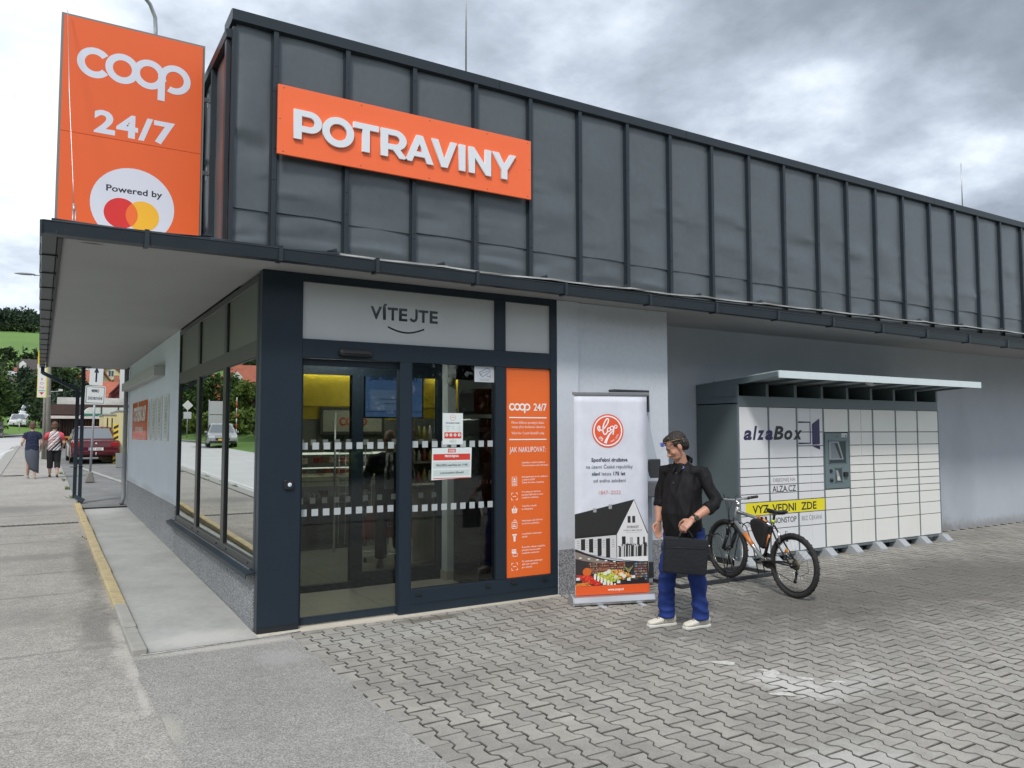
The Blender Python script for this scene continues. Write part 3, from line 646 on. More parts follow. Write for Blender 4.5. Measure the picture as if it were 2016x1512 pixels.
# info panel
ip = MB().box(2.474, .022, .236, 3.028, .034, 2.392); M_or = mat('orange_vinyl', (.83, .155, .028), .45, var=.02, vs=2); ipo = ip.build('info_panel', M_or, shop)
p = Print(FRONT(.022), .5); W_ = (.88, .88, .86)
p.coop(2.520, 1.985, .262, W_); p.up(); p.text('24/7', 2.905, 1.950, .078, W_, w=.165, bold=.018)
p.rect(2.52, 1.868, 2.985, 1.880, W_); p.rect(2.52, 1.640, 2.985, 1.652, W_)
p.text('Mimo běžnou prodejní dobu', 2.55, 1.81, .028, W_, w=.40, al='l', bold=.0, spacing=1.05); p.text('vstup přes bankovní identitu.', 2.55, 1.765, .028, W_, w=.42, al='l', bold=.0, spacing=1.05); p.text('Valid for Czech BankID only.', 2.55, 1.70, .028, W_, w=.41, al='l', bold=.0, spacing=1.05)
p.text('JAK NAKUPOVAT:', 2.75, 1.515, .058, W_, w=.45, bold=.006, spacing=1.08)
steps = [('Stáhněte mobilní aplikaci', 'Control naskenováním QR kódu.'), ('Zaregistrujte se do aplikace', 'a vyberte COOP', 'Český Krumlov, Kaplická.'), ('Pro vstup do obchodu', 'použijte QR kód ve svém', 'mobilním telefonu.'), ('Vezměte si košík', 'a nakupujte.'), ('Naskenujte svůj QR kód', 'na čtečce pokladny.'), ('U pokladny naskenujte', 'zboží.'), ('Potvrďte nákup a zaplaťte', 'platební kartou nebo', 'mobilním telefonem.'), ('Při odchodu naskenujte', 'QR kód z aplikace', 'pro odchod.')]
zc = [1.375, 1.215, 1.06, .925, .775, .64, .49, .345]
p.build('lettering', ipo)
for k, (z, ls) in enumerate(zip(zc, steps)):
    p = Print(FRONT(.022), .5)
    for i, t in enumerate(ls): p.text(t, 2.675, z + .012 * len(ls) - .030 * i, .017, W_, al='l', bold=.006, w=.0115 * len(t))
    p.build('lettering', ipo); p = Print(FRONT(.022), .5); u = 2.585
    if k in (2, 7):
        for a in (-1, 1):
            for b in (-1, 1): p.line([(u + a * .035, z + b * .015), (u + a * .035, z + b * .035), (u + a * .015, z + b * .035)], .006, W_)
        p.rect(u - .02, z - .002, u + .02, z + .004, W_)
    elif k == 1:
        p.line([(u - .028, z - .045), (u - .028, z + .045), (u + .028, z + .045), (u + .028, z - .045), (u - .028, z - .045)], .006, W_); p.disc(u, z + .02, .012, W_, 12); p.rect(u - .018, z - .004, u + .018, z + .004, W_); p.rect(u - .018, z - .02, u + .018, z - .014, W_); p.rect(u - .018, z - .034, u + .018, z - .028, W_)
    elif k == 3:
        p.poly([(u - .035, z + .01), (u + .035, z + .01), (u + .026, z - .035), (u - .026, z - .035)], W_); p.line([(u - .02, z + .01), (u, z + .04), (u + .02, z + .01)], .006, W_); p.up()
        for a in (-.014, 0, .014): p.rect(u + a - .0025, z - .028, u + a + .0025, z + .002, M_or)
    elif k == 4: p.line([(u - .03, z - .04), (u - .03, z + .02), (u + .03, z + .02), (u + .03, z - .04), (u - .03, z - .04)], .007, W_); p.arc(u + .005, z + .03, .012, .018, W_, 0, 360, 12); p.rect(u - .02, z - .026, u + .02, z - .018, W_); p.rect(u - .02, z - .01, u + .01, z - .002, W_)
    elif k == 5: p.poly([(u - .03, z + .035), (u + .03, z + .035), (u + .012, z), (u + .010, z - .04), (u - .010, z - .04), (u - .012, z)], W_); p.up(); p.rect(u - .02, z + .014, u + .02, z + .02, M_or)
    elif k == 6: p.rect(u - .034, z - .008, u + .02, z + .03, W_); p.line([(u - .02, z - .04), (u - .02, z - .012), (u + .034, z - .012), (u + .034, z - .04), (u - .02, z - .04)], .006, W_); p.up(); p.rect(u - .034, z + .012, u + .02, z + .018, M_or)
    if k: p.build('icon', ipo)
# sliding leaf behind the left opening
sl_ = MB().box(.358, .055, .024, .386, .085, 2.39).box(.386, .055, .024, 1.30, .085, .088).box(.386, .055, 2.33, 1.30, .085, 2.39); slo2 = sl_.build('sliding_door', M_anth, shop, bevel=.002)
MB().box(.386, .066, .088, 1.29, .074, 2.33).build('glass_pane', G_door, slo2)
fx = MB().box(1.418, .03, .232, 2.349, .038, 2.395); fxo = fx.build('fixed_glass', G_door, shop)
SQ = flat((.40, .44, .45), .5)
def squares(parent, y, x0, x1, z, n, mat_=SQ, h=.062):
    me = MB().box(-.030, -.0006, -h / 2, .030, 0, h / 2).mesh('safety_square', mat_)
    for i in range(n): o = link('safety_square', me, parent); o.location = (x0 + (x1 - x0) * i / (n - 1), y, z)
squares(slo2, .0655, .405, 1.235, 1.60, 9); squares(slo2, .0655, .405, 1.235, 1.005, 9)
squares(fxo, .0295, 1.47, 2.30, 1.607, 9); squares(fxo, .0295, 1.47, 2.30, .995, 9)
MB().box(-.05, -.055, -.02, 3.11, .10, .011).box(.36, -.07, -.02, 2.0, -.056, .009).build('threshold', mat('cream_stone', (.56, .52, .44), .6, var=.06, vs=4), shop)
# floor and inner shell
fl = MB(); q = random.Random(9)
M_tile = mat('beige_floor_tile', (.40, .38, .32), .28, var=.08, vs=3, ospread=.05); tm = MB().box(.0015, .0015, -.01, .5985, .5985, 0).mesh('floor_tile', M_tile)
MB().box(.1, .1, -.03, 4.72, 9.5, .006).box(4.72, 1.2, -.03, 12, 9.5, .006).build('interior_floor', mat('grout', (.22, .21, .18), .8), shop)
for i in range(8):
    for j in range(9): o = link('floor_tile', tm, shop); o.location = (.12 + i * .6, .12 + j * .6, .012)
MB().box(.1, .1, 2.80, 4.72, 9.5, 2.84).box(4.72, 1.2, 2.80, 12, 9.5, 2.84).build('interior_ceiling', mat('white_ceiling', (.5, .5, .48), .9), shop)
M_wallin = mat('interior_grey_wall', (.17, .165, .145), .8)
MB().box(.1, 9.3, 0, 12, 9.5, 2.8).box(11.8, 1.3, 0, 12, 9.2, 2.8).build('interior_wall', M_wallin, shop)
MB().box(3.10, .1, 0, 3.18, 2.3, 2.8).build('interior_wall', mat('interior_green_grey', (.20, .225, .20), .6), shop)
M_yw = mat('yellow_wall_band', (.62, .44, .02), .6, var=.04, vs=2)
MB().box(.3, 6.0, 2.17, 9, 6.25, 2.80).build('yellow_band', M_yw, shop)
MB().box(.3, 6.03, 1.95, 9, 6.24, 2.165).build('yellow_band', mat('yellow_wall_lower', (.50, .35, .02), .7), shop)
MB().box(.12, 4.9, .0, .2, 9.3, 2.8).build('interior_wall', M_wallin, shop)
# inner porch
nf = MB().box(.45, 1.46, 2.36, 3.1, 1.54, 2.8).box(.45, 1.46, .012, 1.35, 1.52, .085).box(1.345, 1.45, .012, 1.475, 1.55, 2.36).box(1.475, 1.47, .012, 2.46, 1.53, .17).box(2.40, 1.46, .012, 2.475, 1.54, 2.36).box(.45, 1.46, .012, .50, 1.52, 2.36)
nfo = nf.build('inner_door_frame', M_anth, shop)
MB().box(.50, 1.485, .085, 1.345, 1.492, 2.36).build('glass_pane', G_in, nfo); MB().box(1.475, 1.49, .17, 2.40, 1.497, 2.36).build('glass_pane', G_in, nfo)
SQ2 = flat((.30, .32, .32), .5)
squares(nfo, 1.484, .52, 1.32, 1.615, 7, SQ2); squares(nfo, 1.484, .52, 1.32, .985, 7, SQ2); squares(nfo, 1.489, 1.52, 2.37, 1.615, 6, SQ2); squares(nfo, 1.489, 1.52, 2.37, .99, 6, SQ2)
MB().box(2.45, 1.30, .0, 2.56, 1.44, 2.8).build('white_column', mat('white_column_paint', (.55, .60, .60), .6), shop)
MB().box(2.44, 1.29, .0, 2.57, 1.45, .12).build('column_tile', M_tile, shop)

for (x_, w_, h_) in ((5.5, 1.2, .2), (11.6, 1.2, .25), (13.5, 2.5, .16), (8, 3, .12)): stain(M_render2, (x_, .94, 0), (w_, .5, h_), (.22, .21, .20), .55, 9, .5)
stain(M_render2, (12.6, .94, .9), (.5, .5, 1.6), (.30, .32, .35), .35, 2, .4)
stain(M_render, (3.25, 0, .5), (.6, .5, .12), (.36, .37, .38), .5, 12, .5)
stain(M_render, (4.1, .035, 3.05), (1.0, .5, .12), (.40, .41, .43), .4, 6, .5)
for y_ in (5.5, 8.0, 10.5): stain(M_render, (0, y_, .75), (.5, 1.2, .10), (.38, .39, .40), .5, 10, .5)
# ================================================================== SIGNS ON THE SHOP
OR = (.80, .125, .026)
M_sign = mat('orange_sign_face', OR, .42, var=.02, vs=1.5)
M_signb = mat('bright_orange_board', (.90, .155, .045), .42, var=.015, vs=2)
WH = (.68, .70, .76)
t = thing('shop_sign', 'orange board with raised white letters POTRAVINY on the dark parapet', 'sign', (0, 0, 0))
bd = MB().box(.082, -.085, 4.172, 2.732, -.060, 4.80).build('board', M_signb, t, bevel=.002)
fr = MB()
for x in (.3, 1.42, 2.5): fr.box(x - .02, -.060, 4.3, x + .02, -.028, 4.7)
fr.build('mounting_rail', M_galv, t)
sc_ = MB()
for x in (.13, .85, 1.55, 2.2, 2.69):
    for z in (4.20, 4.775): sc_.lathe([(0, -.0875), (.007, -.0865), (.008, -.085)], (x, 0, z), 'y', 8)
for z in (4.49,): 
    for x in (.10, 2.71): sc_.lathe([(0, -.0875), (.007, -.0865), (.008, -.085)], (x, 0, z), 'y', 8)
sc_.build('board_screw', flat((.45, .12, .05)), bd)
def arcp(cx, cz, rx, rz, a0, a1, n): return [(cx + rx * math.cos(math.radians(a0 + (a1 - a0) * i / n)), cz + rz * math.sin(math.radians(a0 + (a1 - a0) * i / n))) for i in range(n + 1)]
S = .072
def letter(ch):   # height 1, stroke .24; returns (outer polygons, width)
    k = .235
    if ch == 'I': return [[(0, 0), (k, 0), (k, 1), (0, 1)]], k
    if ch == 'T': return [[(.29, 0), (.29 + k, 0), (.29 + k, .79), (.815, .79), (.815, 1), (0, 1), (0, .79), (.29, .79)]], .815
    if ch == 'V': return [[(.375, 0), (.62, 0), (.995, 1), (.745, 1), (.50, .30), (.255, 1), (0, 1)]], .995
    if ch == 'N': return [[(0, 0), (k, 0), (k, .60), (.66, 0), (.86, 0), (.86, 1), (.86 - k, 1), (.86 - k, .40), (.20, 1), (0, 1)]], .86
    if ch == 'Y': return [[(.35, 0), (.585, 0), (.585, .36), (.935, 1), (.69, 1), (.47, .58), (.25, 1), (0, 1), (.35, .36)]], .935
def extrude_holes(outer, holes, x, z, h, y0, y1):
    """letter solid with holes through Blender's own curve fill"""
    c = bpy.data.curves.new('l', 'CURVE'); c.dimensions = '2D'; c.fill_mode = 'BOTH'; c.extrude = (y1 - y0) / 2; c.bevel_depth = 0
    for P_ in [outer] + holes:
        sp_ = c.splines.new('POLY'); sp_.points.add(len(P_) - 1); sp_.use_cyclic_u = True
        for i, (a, b) in enumerate(P_): sp_.points[i].co = (a * h, b * h, 0, 1)
    o = bpy.data.objects.new('l', c); COL.objects.link(o); dg = bpy.context.evaluated_depsgraph_get(); me = bpy.data.meshes.new_from_object(o.evaluated_get(dg))
    bpy.data.objects.remove(o); bpy.data.curves.remove(c)
    me.transform(Matrix(((1, 0, 0, x), (0, 0, -1, (y0 + y1) / 2), (0, 1, 0, z), (0, 0, 0, 1)))); return me
def bigletter(ch, x, z, h):
    k = .235
    if ch == 'O': o_, hs, wd = arcp(.53, .5, .53, .52, 0, 360, 40)[:-1], [arcp(.53, .5, .29, .285, 0, 360, 32)[:-1]], 1.06
    elif ch == 'P': o_, hs, wd = [(0, 0), (k, 0), (k, .26)] + arcp(.46, .63, .38, .37, -90, 90, 18) + [(0, 1)], [[(k, .47)] + arcp(.46, .63, .155, .165, -90, 90, 12) + [(k, .795)]], .84
    elif ch == 'R': o_, hs, wd = [(0, 0), (k, 0), (k, .27), (.40, .27), (.61, 0), (.87, 0), (.635, .31)] + arcp(.46, .64, .38, .36, -52, 90, 16) + [(0, 1)], [[(k, .47)] + arcp(.46, .635, .155, .16, -90, 90, 12) + [(k, .795)]], .87
    elif ch == 'A': o_, hs, wd = [(0, 0), (.245, 0), (.33, .21), (.71, .21), (.795, 0), (1.045, 0), (.64, 1), (.405, 1)], [[(.405, .395), (.635, .395), (.52, .69)]], 1.045
    else: (o_,), wd = letter(ch); hs = []
    return extrude_holes(o_, hs, x, z, h, -.110, -.088), wd * h
M_let = mat('white_letter_acrylic', (.72, .75, .80), .4)
lx = [(.217, .255, 'P'), (.474, .300, 'O'), (.766, .250, 'T'), (1.036, .272, 'R'), (1.285, .300, 'A'), (1.563, .278, 'V'), (1.864, .072, 'I'), (1.974, .258, 'N'), (2.248, .284, 'Y')]
for x, tw, ch in lx:
    me, wd = bigletter(ch, 0, 4.328, .268); me.materials.clear(); me.materials.append(M_let); k_ = tw / wd
    me.transform(Matrix.Translation((x, 0, 0)) @ Matrix.Scale(k_, 4, (1, 0, 0))); link('letter', me, t, bevel=.0015)
# tall orange sign box on the canopy
t = thing('tall_orange_sign', 'tall orange sign box reading coop 24/7 with a white disc and two overlapping circles', 'sign', (0, 0, 0))
MB().box(-1.573, .85, 3.27, -.380, .99, 5.425).build('sign_box', mat('sign_frame_grey', (.20, .195, .19), .5), t)
bx = MB().box(-1.553, .842, 3.27, -.400, .851, 4.36).build('sign_face', M_sign, t); MB().box(-1.553, .842, 4.364, -.400, .851, 5.405).build('sign_face', M_sign, t)
p = Print(FRONT(.842), .45); V3 = (.68, .70, .80)
p.coop(-1.445, 5.025, .94, V3); p.build('logo_rings', t)
p = Print(FRONT(.842), .45); p.text('24/7', -.965, 4.405, .205, V3, w=.665, bold=.035, spacing=1.1); p.build('lettering', t)
p = Print(FRONT(.842), .45); p.disc(-.965, 3.775, .345, V3, 48); p.up(); p.text('Powered by', -.955, 3.885, .058, (.02, .02, .025), w=.46, bold=.02)
p.disc(-1.062, 3.695, .138, (.70, .03, .03), 40); p.up(); p.disc(-.885, 3.690, .138, (.90, .48, .03), 40); p.up()
c1, c2, r_ = (-1.062, 3.695), (-.885, 3.690), .138
dx_ = (c2[0] - c1[0]); a_ = math.degrees(math.acos(dx_ / 2 / r_)); p.poly([(c1[0] + r_ * math.cos(math.radians(x)), c1[1] + r_ * math.sin(math.radians(x)) - .004) for x in np.linspace(-a_, a_, 14)] + [(c2[0] + r_ * math.cos(math.radians(x)), c2[1] + r_ * math.sin(math.radians(x))) for x in np.linspace(180 - a_, 180 + a_, 14)], (.88, .16, .03))
p.build('round_emblem', t)
for z in (3.50, 4.20, 4.92):
    MB().box(-.380, .93, z, -.27, .965, z + .035).box(-.33, .925, z - .05, -.325, .97, z + .08).build('bracket', M_galv, t)
    MB().box(-.42, 1.35, z + .25, -.27, 1.39, z + .29).box(-.42, 1.32, z + .20, -.38, 1.42, z + .3).build('bracket', M_black, t)
MB().tube([(-.372, .96, 3.3), (-.372, .96, 5.1)], .006, 6).tube([(-.345, 1.2, 3.3), (-.345, 1.2, 5.2)], .012, 6).build('bracket_rod', M_galv, t)
# guy wire with turnbuckle in front of it
t = thing('guy_wire', 'thin steel guy wire with a turnbuckle running down in front of the tall orange sign', 'wire')
MB().tube([(-1.53, .80, 5.43), (-1.50, .55, 4.6), (-1.455, .30, 3.75), (-1.448, .25, 3.57)], .0028, 5).build('wire', M_alu, t)
MB().tube([(-1.447, .25, 3.57), (-1.443, .22, 3.50)], .009, 6).tube([(-1.452, .21, 3.50), (-1.452, .19, 3.36)], .005, 6).tube([(-1.432, .21, 3.50), (-1.432, .19, 3.36)], .005, 6).tube([(-1.442, .19, 3.37), (-1.442, .17, 3.28)], .006, 6).build('turnbuckle', M_galv, t)
t = thing('sign_floodlight', 'thin curved pipe of a floodlight arm rising above the tall orange sign', 'floodlight arm')
MB().tube([(-.80, 1.02, 5.2), (-.80, 1.02, 5.55), (-.81, 1.0, 5.66), (-.86, .97, 5.76), (-.95, .92, 5.83), (-1.06, .85, 5.87), (-1.2, .78, 5.88)], .018, 10).build('arm', M_galv, t)
MB().rbox((-1.28, .74, 5.87), (.2, .12, .06)).build('lamp_head', M_black, t)
# paper notices on the door glass
RD = (.62, .05, .035)
t = thing('opening_hours_sheet', 'tall white opening hours sheet with a red icon strip taped to the door glass', 'notice', (0, 0, 0))
MB().box(1.762, .0265, 1.602, 1.985, .0285, 1.912).build('sheet', mat('white_paper', (.70, .76, .76), .6), t)
p = Print(FRONT(.0265), .5); g_ = (.05, .06, .07)
p.disc(1.873, 1.868, .030, RD, 20); p.up(); p.disc(1.873, 1.868, .027, (.70, .76, .76), 20); p.up(); p.text('coop', 1.873, 1.868, .010, RD, bold=.02); p.text('PRODEJNÍ DOBA', 1.873, 1.808, .013, g_, w=.155, bold=.02)
for i, row in enumerate((('pondělí - pátek', '7:00', '17:00'), ('sobota', '7:00', '11:00'), ('neděle', '', 'zavřeno'))):
    for c_, s_ in zip((1.815, 1.875, 1.945), row): p.text(s_, c_, 1.780 - .023 * i, .007, g_)
    if i: p.rect(1.785, 1.797 - .023 * i, 1.965, 1.7975 - .023 * i, (.4, .45, .45))
p.rect(1.780, 1.662, 1.967, 1.722, RD); p.up()
for k in range(4): p.disc(1.805 + .046 * k, 1.696, .015, W_, 14)
p.up()
for k in range(4): p.rect(1.798 + .046 * k, 1.692, 1.812 + .046 * k, 1.700, g_)
for k, s_ in enumerate(('www.coop.cz', 'Děkujeme za pochopení', 'Těšíme se na vás')): p.text(s_, 1.873, 1.645 - .011 * k, .006, g_)
p.build('print', t)
t = thing('closure_notice', 'wide white notice with red header PRODEJNA taped to the door glass below the opening hours', 'notice', (0, 0, 0), 0)
sh = MB().prism([(1.641, 1.257), (2.077, 1.272), (2.085, 1.572), (1.648, 1.567)], 'y', .0255, .0275).build('sheet', MATS['white_paper'], t)
p = Print(FRONT(.0255), .5); p.rect(1.82, 1.524, 1.905, 1.560, RD); p.rect(1.66, 1.448, 2.067, 1.510, RD); p.rect(1.66, 1.268, 2.062, 1.276, RD); p.rect(1.662, 1.370, 2.064, 1.430, (.55, .63, .63)); p.rect(1.662, 1.295, 2.062, 1.352, (.55, .63, .63)); p.up()
p.coop(1.83, 1.542, .065, W_); p.text('PRODEJNA', 1.862, 1.478, .021, W_, w=.155, bold=.03); p.text('28.6.2022 uzavřena do 11:00', 1.862, 1.392, .020, g_, w=.345, bold=.012); p.text('z provozních důvodů', 1.862, 1.318, .018, g_, w=.26, bold=.012)
p.build('print', t)
t = thing('camera_sticker', 'square white sticker with a drawn security camera in the upper corner of the door glass', 'sticker', (0, 0, 0))
MB().box(2.116, .0265, 2.232, 2.345, .0285, 2.393).build('sheet', flat((.50, .53, .58)), t)
p = Print(FRONT(.0265), .5); K_ = (.03, .03, .035)
p.line([(2.17, 2.33), (2.265, 2.375), (2.285, 2.37), (2.30, 2.34), (2.205, 2.283), (2.17, 2.33)], .005, K_); p.line([(2.195, 2.322), (2.295, 2.352)], .004, K_); p.arc(2.19, 2.305, .010, .013, K_, 0, 360, 14); p.line([(2.26, 2.30), (2.275, 2.286), (2.297, 2.292)], .005, K_); p.rect(2.297, 2.275, 2.301, 2.312, K_)
p.text('PROSTOR JE MONITOROVÁN', 2.23, 2.258, .006, K_, w=.125); p.text('KAMEROVÝM SYSTÉMEM', 2.23, 2.247, .006, K_, w=.10); p.build('print', t)
t = thing('door_sensor', 'black rounded motion sensor bar above the sliding door', 'sensor', (.847, 0, 2.452))
m = MB(); m.ring_loft([[(x, y * k, z * k) for y, z in ((.0, .034), (-.035, .030), (-.052, .0), (-.045, -.030), (0, -.036))] for x, k in ((-.160, .55), (-.148, .9), (-.12, 1), (.12, 1), (.148, .9), (.160, .55))], 0, False); m.build('housing', M_black, t, bevel=.004)
MB().box(-.12, -.054, -.02, .12, -.046, -.004).build('sensor_window', mat('sensor_gloss', (.02, .02, .025), .1), t)
t = thing('entry_reader', 'small black key reader with a glowing white dot on the dark corner column', 'card reader', (.250, -.002, 1.268))
m = MB(); m.prism([(math.copysign(.04, c) + c * .0 if False else .042 * max(-1, min(1, 1.25 * math.cos(a))), .042 * max(-1, min(1, 1.25 * math.sin(a)))) for a in [2 * math.pi * i / 20 for i in range(20)] for c in (1,)], 'y', -.022, 0); m.build('housing', M_black, t, bevel=.004)
Print(FRONT(-.0222), .4).disc(.006, .0, .017, (.75, .8, .85), 18).up().disc(.011, -.006, .006, (.1, .25, .7), 12).build('reader_face', t)

# ================================================================== LEFT WALL
t = thing('shutter_box', 'long pale boxed roller housing high on the side wall', 'shutter box', (0, 0, 0))
MB().box(-.16, 6.14, 2.60, .0, 11.56, 2.762).build('housing', mat('grey_box_paint', (.36, .36, .35), .5, var=.05, vs=2), t, bevel=.008)
t = thing('side_poster', 'orange poster reading OTEVŘENO 24/7 on the side wall', 'poster', (0, 0, 0))
MB().box(-.014, 8.22, 1.597, 0, 10.72, 2.315).build('panel', mat('glossy_orange_print', (.72, .12, .02), .12, spec=.7), t)
p = Print(LEFTW(-.014), .2); p.text('OTEVŘENO 24/7', -9.45, 1.96, .26, W_, w=2.1, bold=.05); p.text('VSTUP S APLIKACÍ', -9.45, 1.74, .10, W_, w=1.3, bold=.02); p.build('lettering', t)
for k, (a, b) in enumerate(((7.66, 7.95), (6.95, 7.40), (6.28, 6.68), (5.54, 5.94))):
    t = thing('framed_notice', ['narrow framed notice right beside the orange poster', 'framed notice second from the orange poster on the side wall', 'framed notice third from the orange poster on the side wall', 'framed notice nearest to the shopfront window on the side wall'][k], 'notice', (0, 0, 0), group='framed notices on the side wall')
    MB().box(-.022, a, 1.605, 0, b, 2.29).build('frame', flat((.62, .63, .64), .4), t, bevel=.003)
    p = Print(LEFTW(-.0225), .3); c0 = -(a + b) / 2; wd = b - a
    p.rect(c0 - wd / 2 + .03, 1.635, c0 + wd / 2 - .03, 2.26, (.50, .52, .48)); p.up()
    for j in range(9): p.rect(c0 - wd * .3, 2.17 - .055 * j, c0 + wd * (.1 + .2 * ((j * 7 + k) % 3) / 2), 2.182 - .055 * j, (.22, .23, .22))
    p.disc(c0, 1.86 + .04 * k, .05, (.25, .24, .14), 12); p.build('printed_sheet', t)

# ================================================================== INSIDE THE SHOP
M_led = mat('lit_strip', (1, .93, .78), emit=12.0)
for i, (x, y, z, lx_) in enumerate(((2.6, 5.93, 2.77, 2.4), (5.6, 5.93, 2.77, 2.4))):
    t = thing('cove_light', ['warm light strip washing the yellow band above the meat counter', 'warm light strip washing the yellow band behind the shelves'][i], 'light', (x, y, z), group='cove lights over the yellow band'); MB().box(-lx_ / 2, -.02, -.01, lx_ / 2, .02, .01).build('light_strip', M_led, t)
M_lc = mat('lit_ceiling_panel', (1, .96, .88), emit=8.0); M_lc2 = mat('added_porch_panel', (1, .96, .9), emit=15.0)  # the porch panel is an added lamp that brightens the entrance floor
for i, (x, y) in enumerate(((1.6, 3.4), (4.4, 3.4), (3.2, 5.0), (7.0, 4.0), (1.2, .85))):
    t = thing('ceiling_light', ['ceiling light panel inside behind the inner door', 'ceiling light panel over the shelves by the column', 'ceiling light panel in front of the yellow band', 'ceiling light panel deep in the shop', 'added unseen light panel in the porch between the two glass doors'][i], 'light', (x, y, 2.79), group='ceiling lights inside the shop'); MB().box(-.3, -.3, -.01, .3, .3, .01).build('light_panel', M_lc2 if i == 4 else M_lc, t)
t = thing('wall_screen', 'blue lit wall screen with JAK NAKUPOVAT heading inside the doors', 'screen', (2.62, 3.4, 2.20))
MB().box(-.42, -.02, -.28, .48, .03, .36).build('screen_case', M_black, t)
p = Print(plane((0, -.0205, 0), (1, 0, 0), (0, 0, 1)), .4); p.rect(-.40, -.26, .46, .34, mat('lit_blue_screen', (.11, .19, .42), .3, emit=.35)); p.up(); p.text('JAK NAKUPOVAT', .03, .255, .06, (.02, .03, .08), w=.74, bold=.02)
p.rect(-.33, -.16, .08, .12, mat('lit_pale_screen', (.20, .27, .48), .3, emit=.35)); p.up(); p.text('Při odchodu, naskenujte QR kód', .0, -.02, .022, (.02, .03, .08), bold=.01); p.text('z aplikace pro odchod.', .0, -.08, .022, (.02, .03, .08), bold=.01); p.rect(-.40, -.19, .46, -.183, (.03, .05, .15)); p.build('screen_picture', t)
MB().box(-.02, .03, -.02, .02, .06, .59).build('ceiling_bracket', M_black, t)
t = thing('wall_sign', 'framed coop board with red rings on the grey wall under the yellow band', 'sign', (2.55, 5.98, 1.93))
MB().box(-.15, 0, -.24, 1.0, .03, .22).build('frame', flat((.06, .06, .05)), t)
p = Print(plane((0, -.002, 0), (1, 0, 0), (0, 0, 1)), .5); p.rect(-.10, -.19, .95, .17, (.34, .33, .25)); p.up(); p.coop(.18, -.02, .50, (.45, .06, .03)); p.build('board_print', t)
MB().box(.3, 6.06, 0, 9, 6.2, 1.95).build('interior_wall', MATS['interior_grey_wall'], shop)
t = thing('meat_counter', 'glass fronted chilled counter with packed goods and a dark base', 'counter', (0, 0, 0))
MB().box(1.0, 4.4, .012, 2.65, 5.2, .72).build('counter_base', mat('dark_counter', (.03, .03, .03), .4), t); MB().box(2.65, 4.4, .012, 3.0, 5.2, .95).build('counter_end', flat((.18, .16, .11)), t)
MB().box(.95, 4.33, 1.02, 3.05, 5.2, 1.08).box(.95, 4.3, .94, 3.05, 4.33, 1.0).build('counter_rail', flat((.45, .42, .32)), t)
MB().box(.95, 4.34, 1.40, 3.0, 4.40, 1.43).box(.95, 4.30, 1.20, 3.0, 4.32, 1.215).build('counter_light_rail', mat('lit_rail', (1, .95, .85), emit=.8), t)
q = random.Random(2)
for k in range(34):
    x = 1.1 + 1.75 * q.random(); z = q.choice((.74, 1.09, 1.24)); c_ = q.choice(((.30, .06, .05), (.35, .16, .12), (.40, .10, .08), (.14, .07, .07), (.4, .3, .25)))
    MB().rbox((x, 4.55 + .5 * q.random(), z + .06), (.12, .1, .08), Euler((0, 0, q.random())).to_matrix()).build('meat_pack', flat(c_, .3), t)
p = Print(plane((1.2, 4.395, .80), (1, 0, 0), (0, 0, 1)), .4)
for k in range(3): p.line([(.54 + .07 * k, .04), (.58 + .07 * k, .0), (.54 + .07 * k, -.04)], .016, (.6, .6, .55))
p.build('arrow_marks', t)
t = thing('counter_scale', 'black weighing scale display standing on the meat counter', 'scale', (2.25, 4.8, 1.43)); MB().box(-.16, -.02, .16, .16, .02, .26).box(-.02, -.02, 0, .02, .02, .16).box(-.12, -.1, -.0, .12, .1, .03).build('display', M_black, t)
# shelving with goods
for i, (x0, x1, y, lb) in enumerate(((3.6, 5.0, 4.9, 'tall dark shelf unit packed with bottles seen through the fixed glass'), (5.1, 8.0, 4.9, 'long shelf unit with mixed packs further back in the shop'))):
    t = thing('shelf_unit', lb, 'shelf', (x0, y, .012)); wd = x1 - x0
    MB().box(0, .45, 0, wd, .5, 1.95).box(0, 0, 0, .03, .5, 1.95).box(wd - .03, 0, 0, wd, .5, 1.95).build('back_panel', flat((.10, .10, .09)), t)
    for z in (.15, .5, .85, 1.2, 1.55):
        s_ = MB().box(0, 0, z, wd, .45, z + .03).build('shelf_board', flat((.22, .21, .18)), t)
        n = int(wd / .1)
        for k in range(n):
            if k % 2 and i: continue
            c_ = q.choice(((.35, .28, .05), (.25, .22, .04), (.12, .08, .05), (.45, .4, .35), (.3, .05, .04), (.08, .12, .2), (.10, .14, .06))); h = q.uniform(.16, .27)
            MB().lathe([(.035, 0), (.036, h * .65), (.014, h * .82), (.014, h), (0, h)], (.07 + k * .1, .1, z + .03), n=8).build('bottle' if k % 2 == 0 else 'goods_pack', flat(c_, .25), s_)
t = thing('cream_counter', 'cream slatted till counter side with a yellow edge inside the fixed glass', 'counter', (0, 0, 0))
m = MB()
for k in range(4): m.box(2.68 + k * .068, 2.55, .012, 2.745 + k * .068, 2.8, .98)
m.build('slatted_side', flat((.42, .37, .24)), t); MB().box(2.955, 2.53, .012, 3.0, 2.6, 2.8).build('yellow_edge', mat('yellow_edge_paint', (.62, .52, .03), .5), t); MB().box(2.60, 2.5, .98, 3.0, 2.85, 1.03).build('counter_top', flat((.25, .24, .20)), t)
t = thing('coffee_machine', 'large black coffee vending machine with small lit selection labels behind the fixed glass', 'vending machine', (0, 0, 0))
MB().box(2.50, .62, .012, 3.09, 1.25, 1.88).build('cabinet', mat('gloss_black_cabinet', (.012, .012, .014), .15), t, bevel=.02, seg=2)
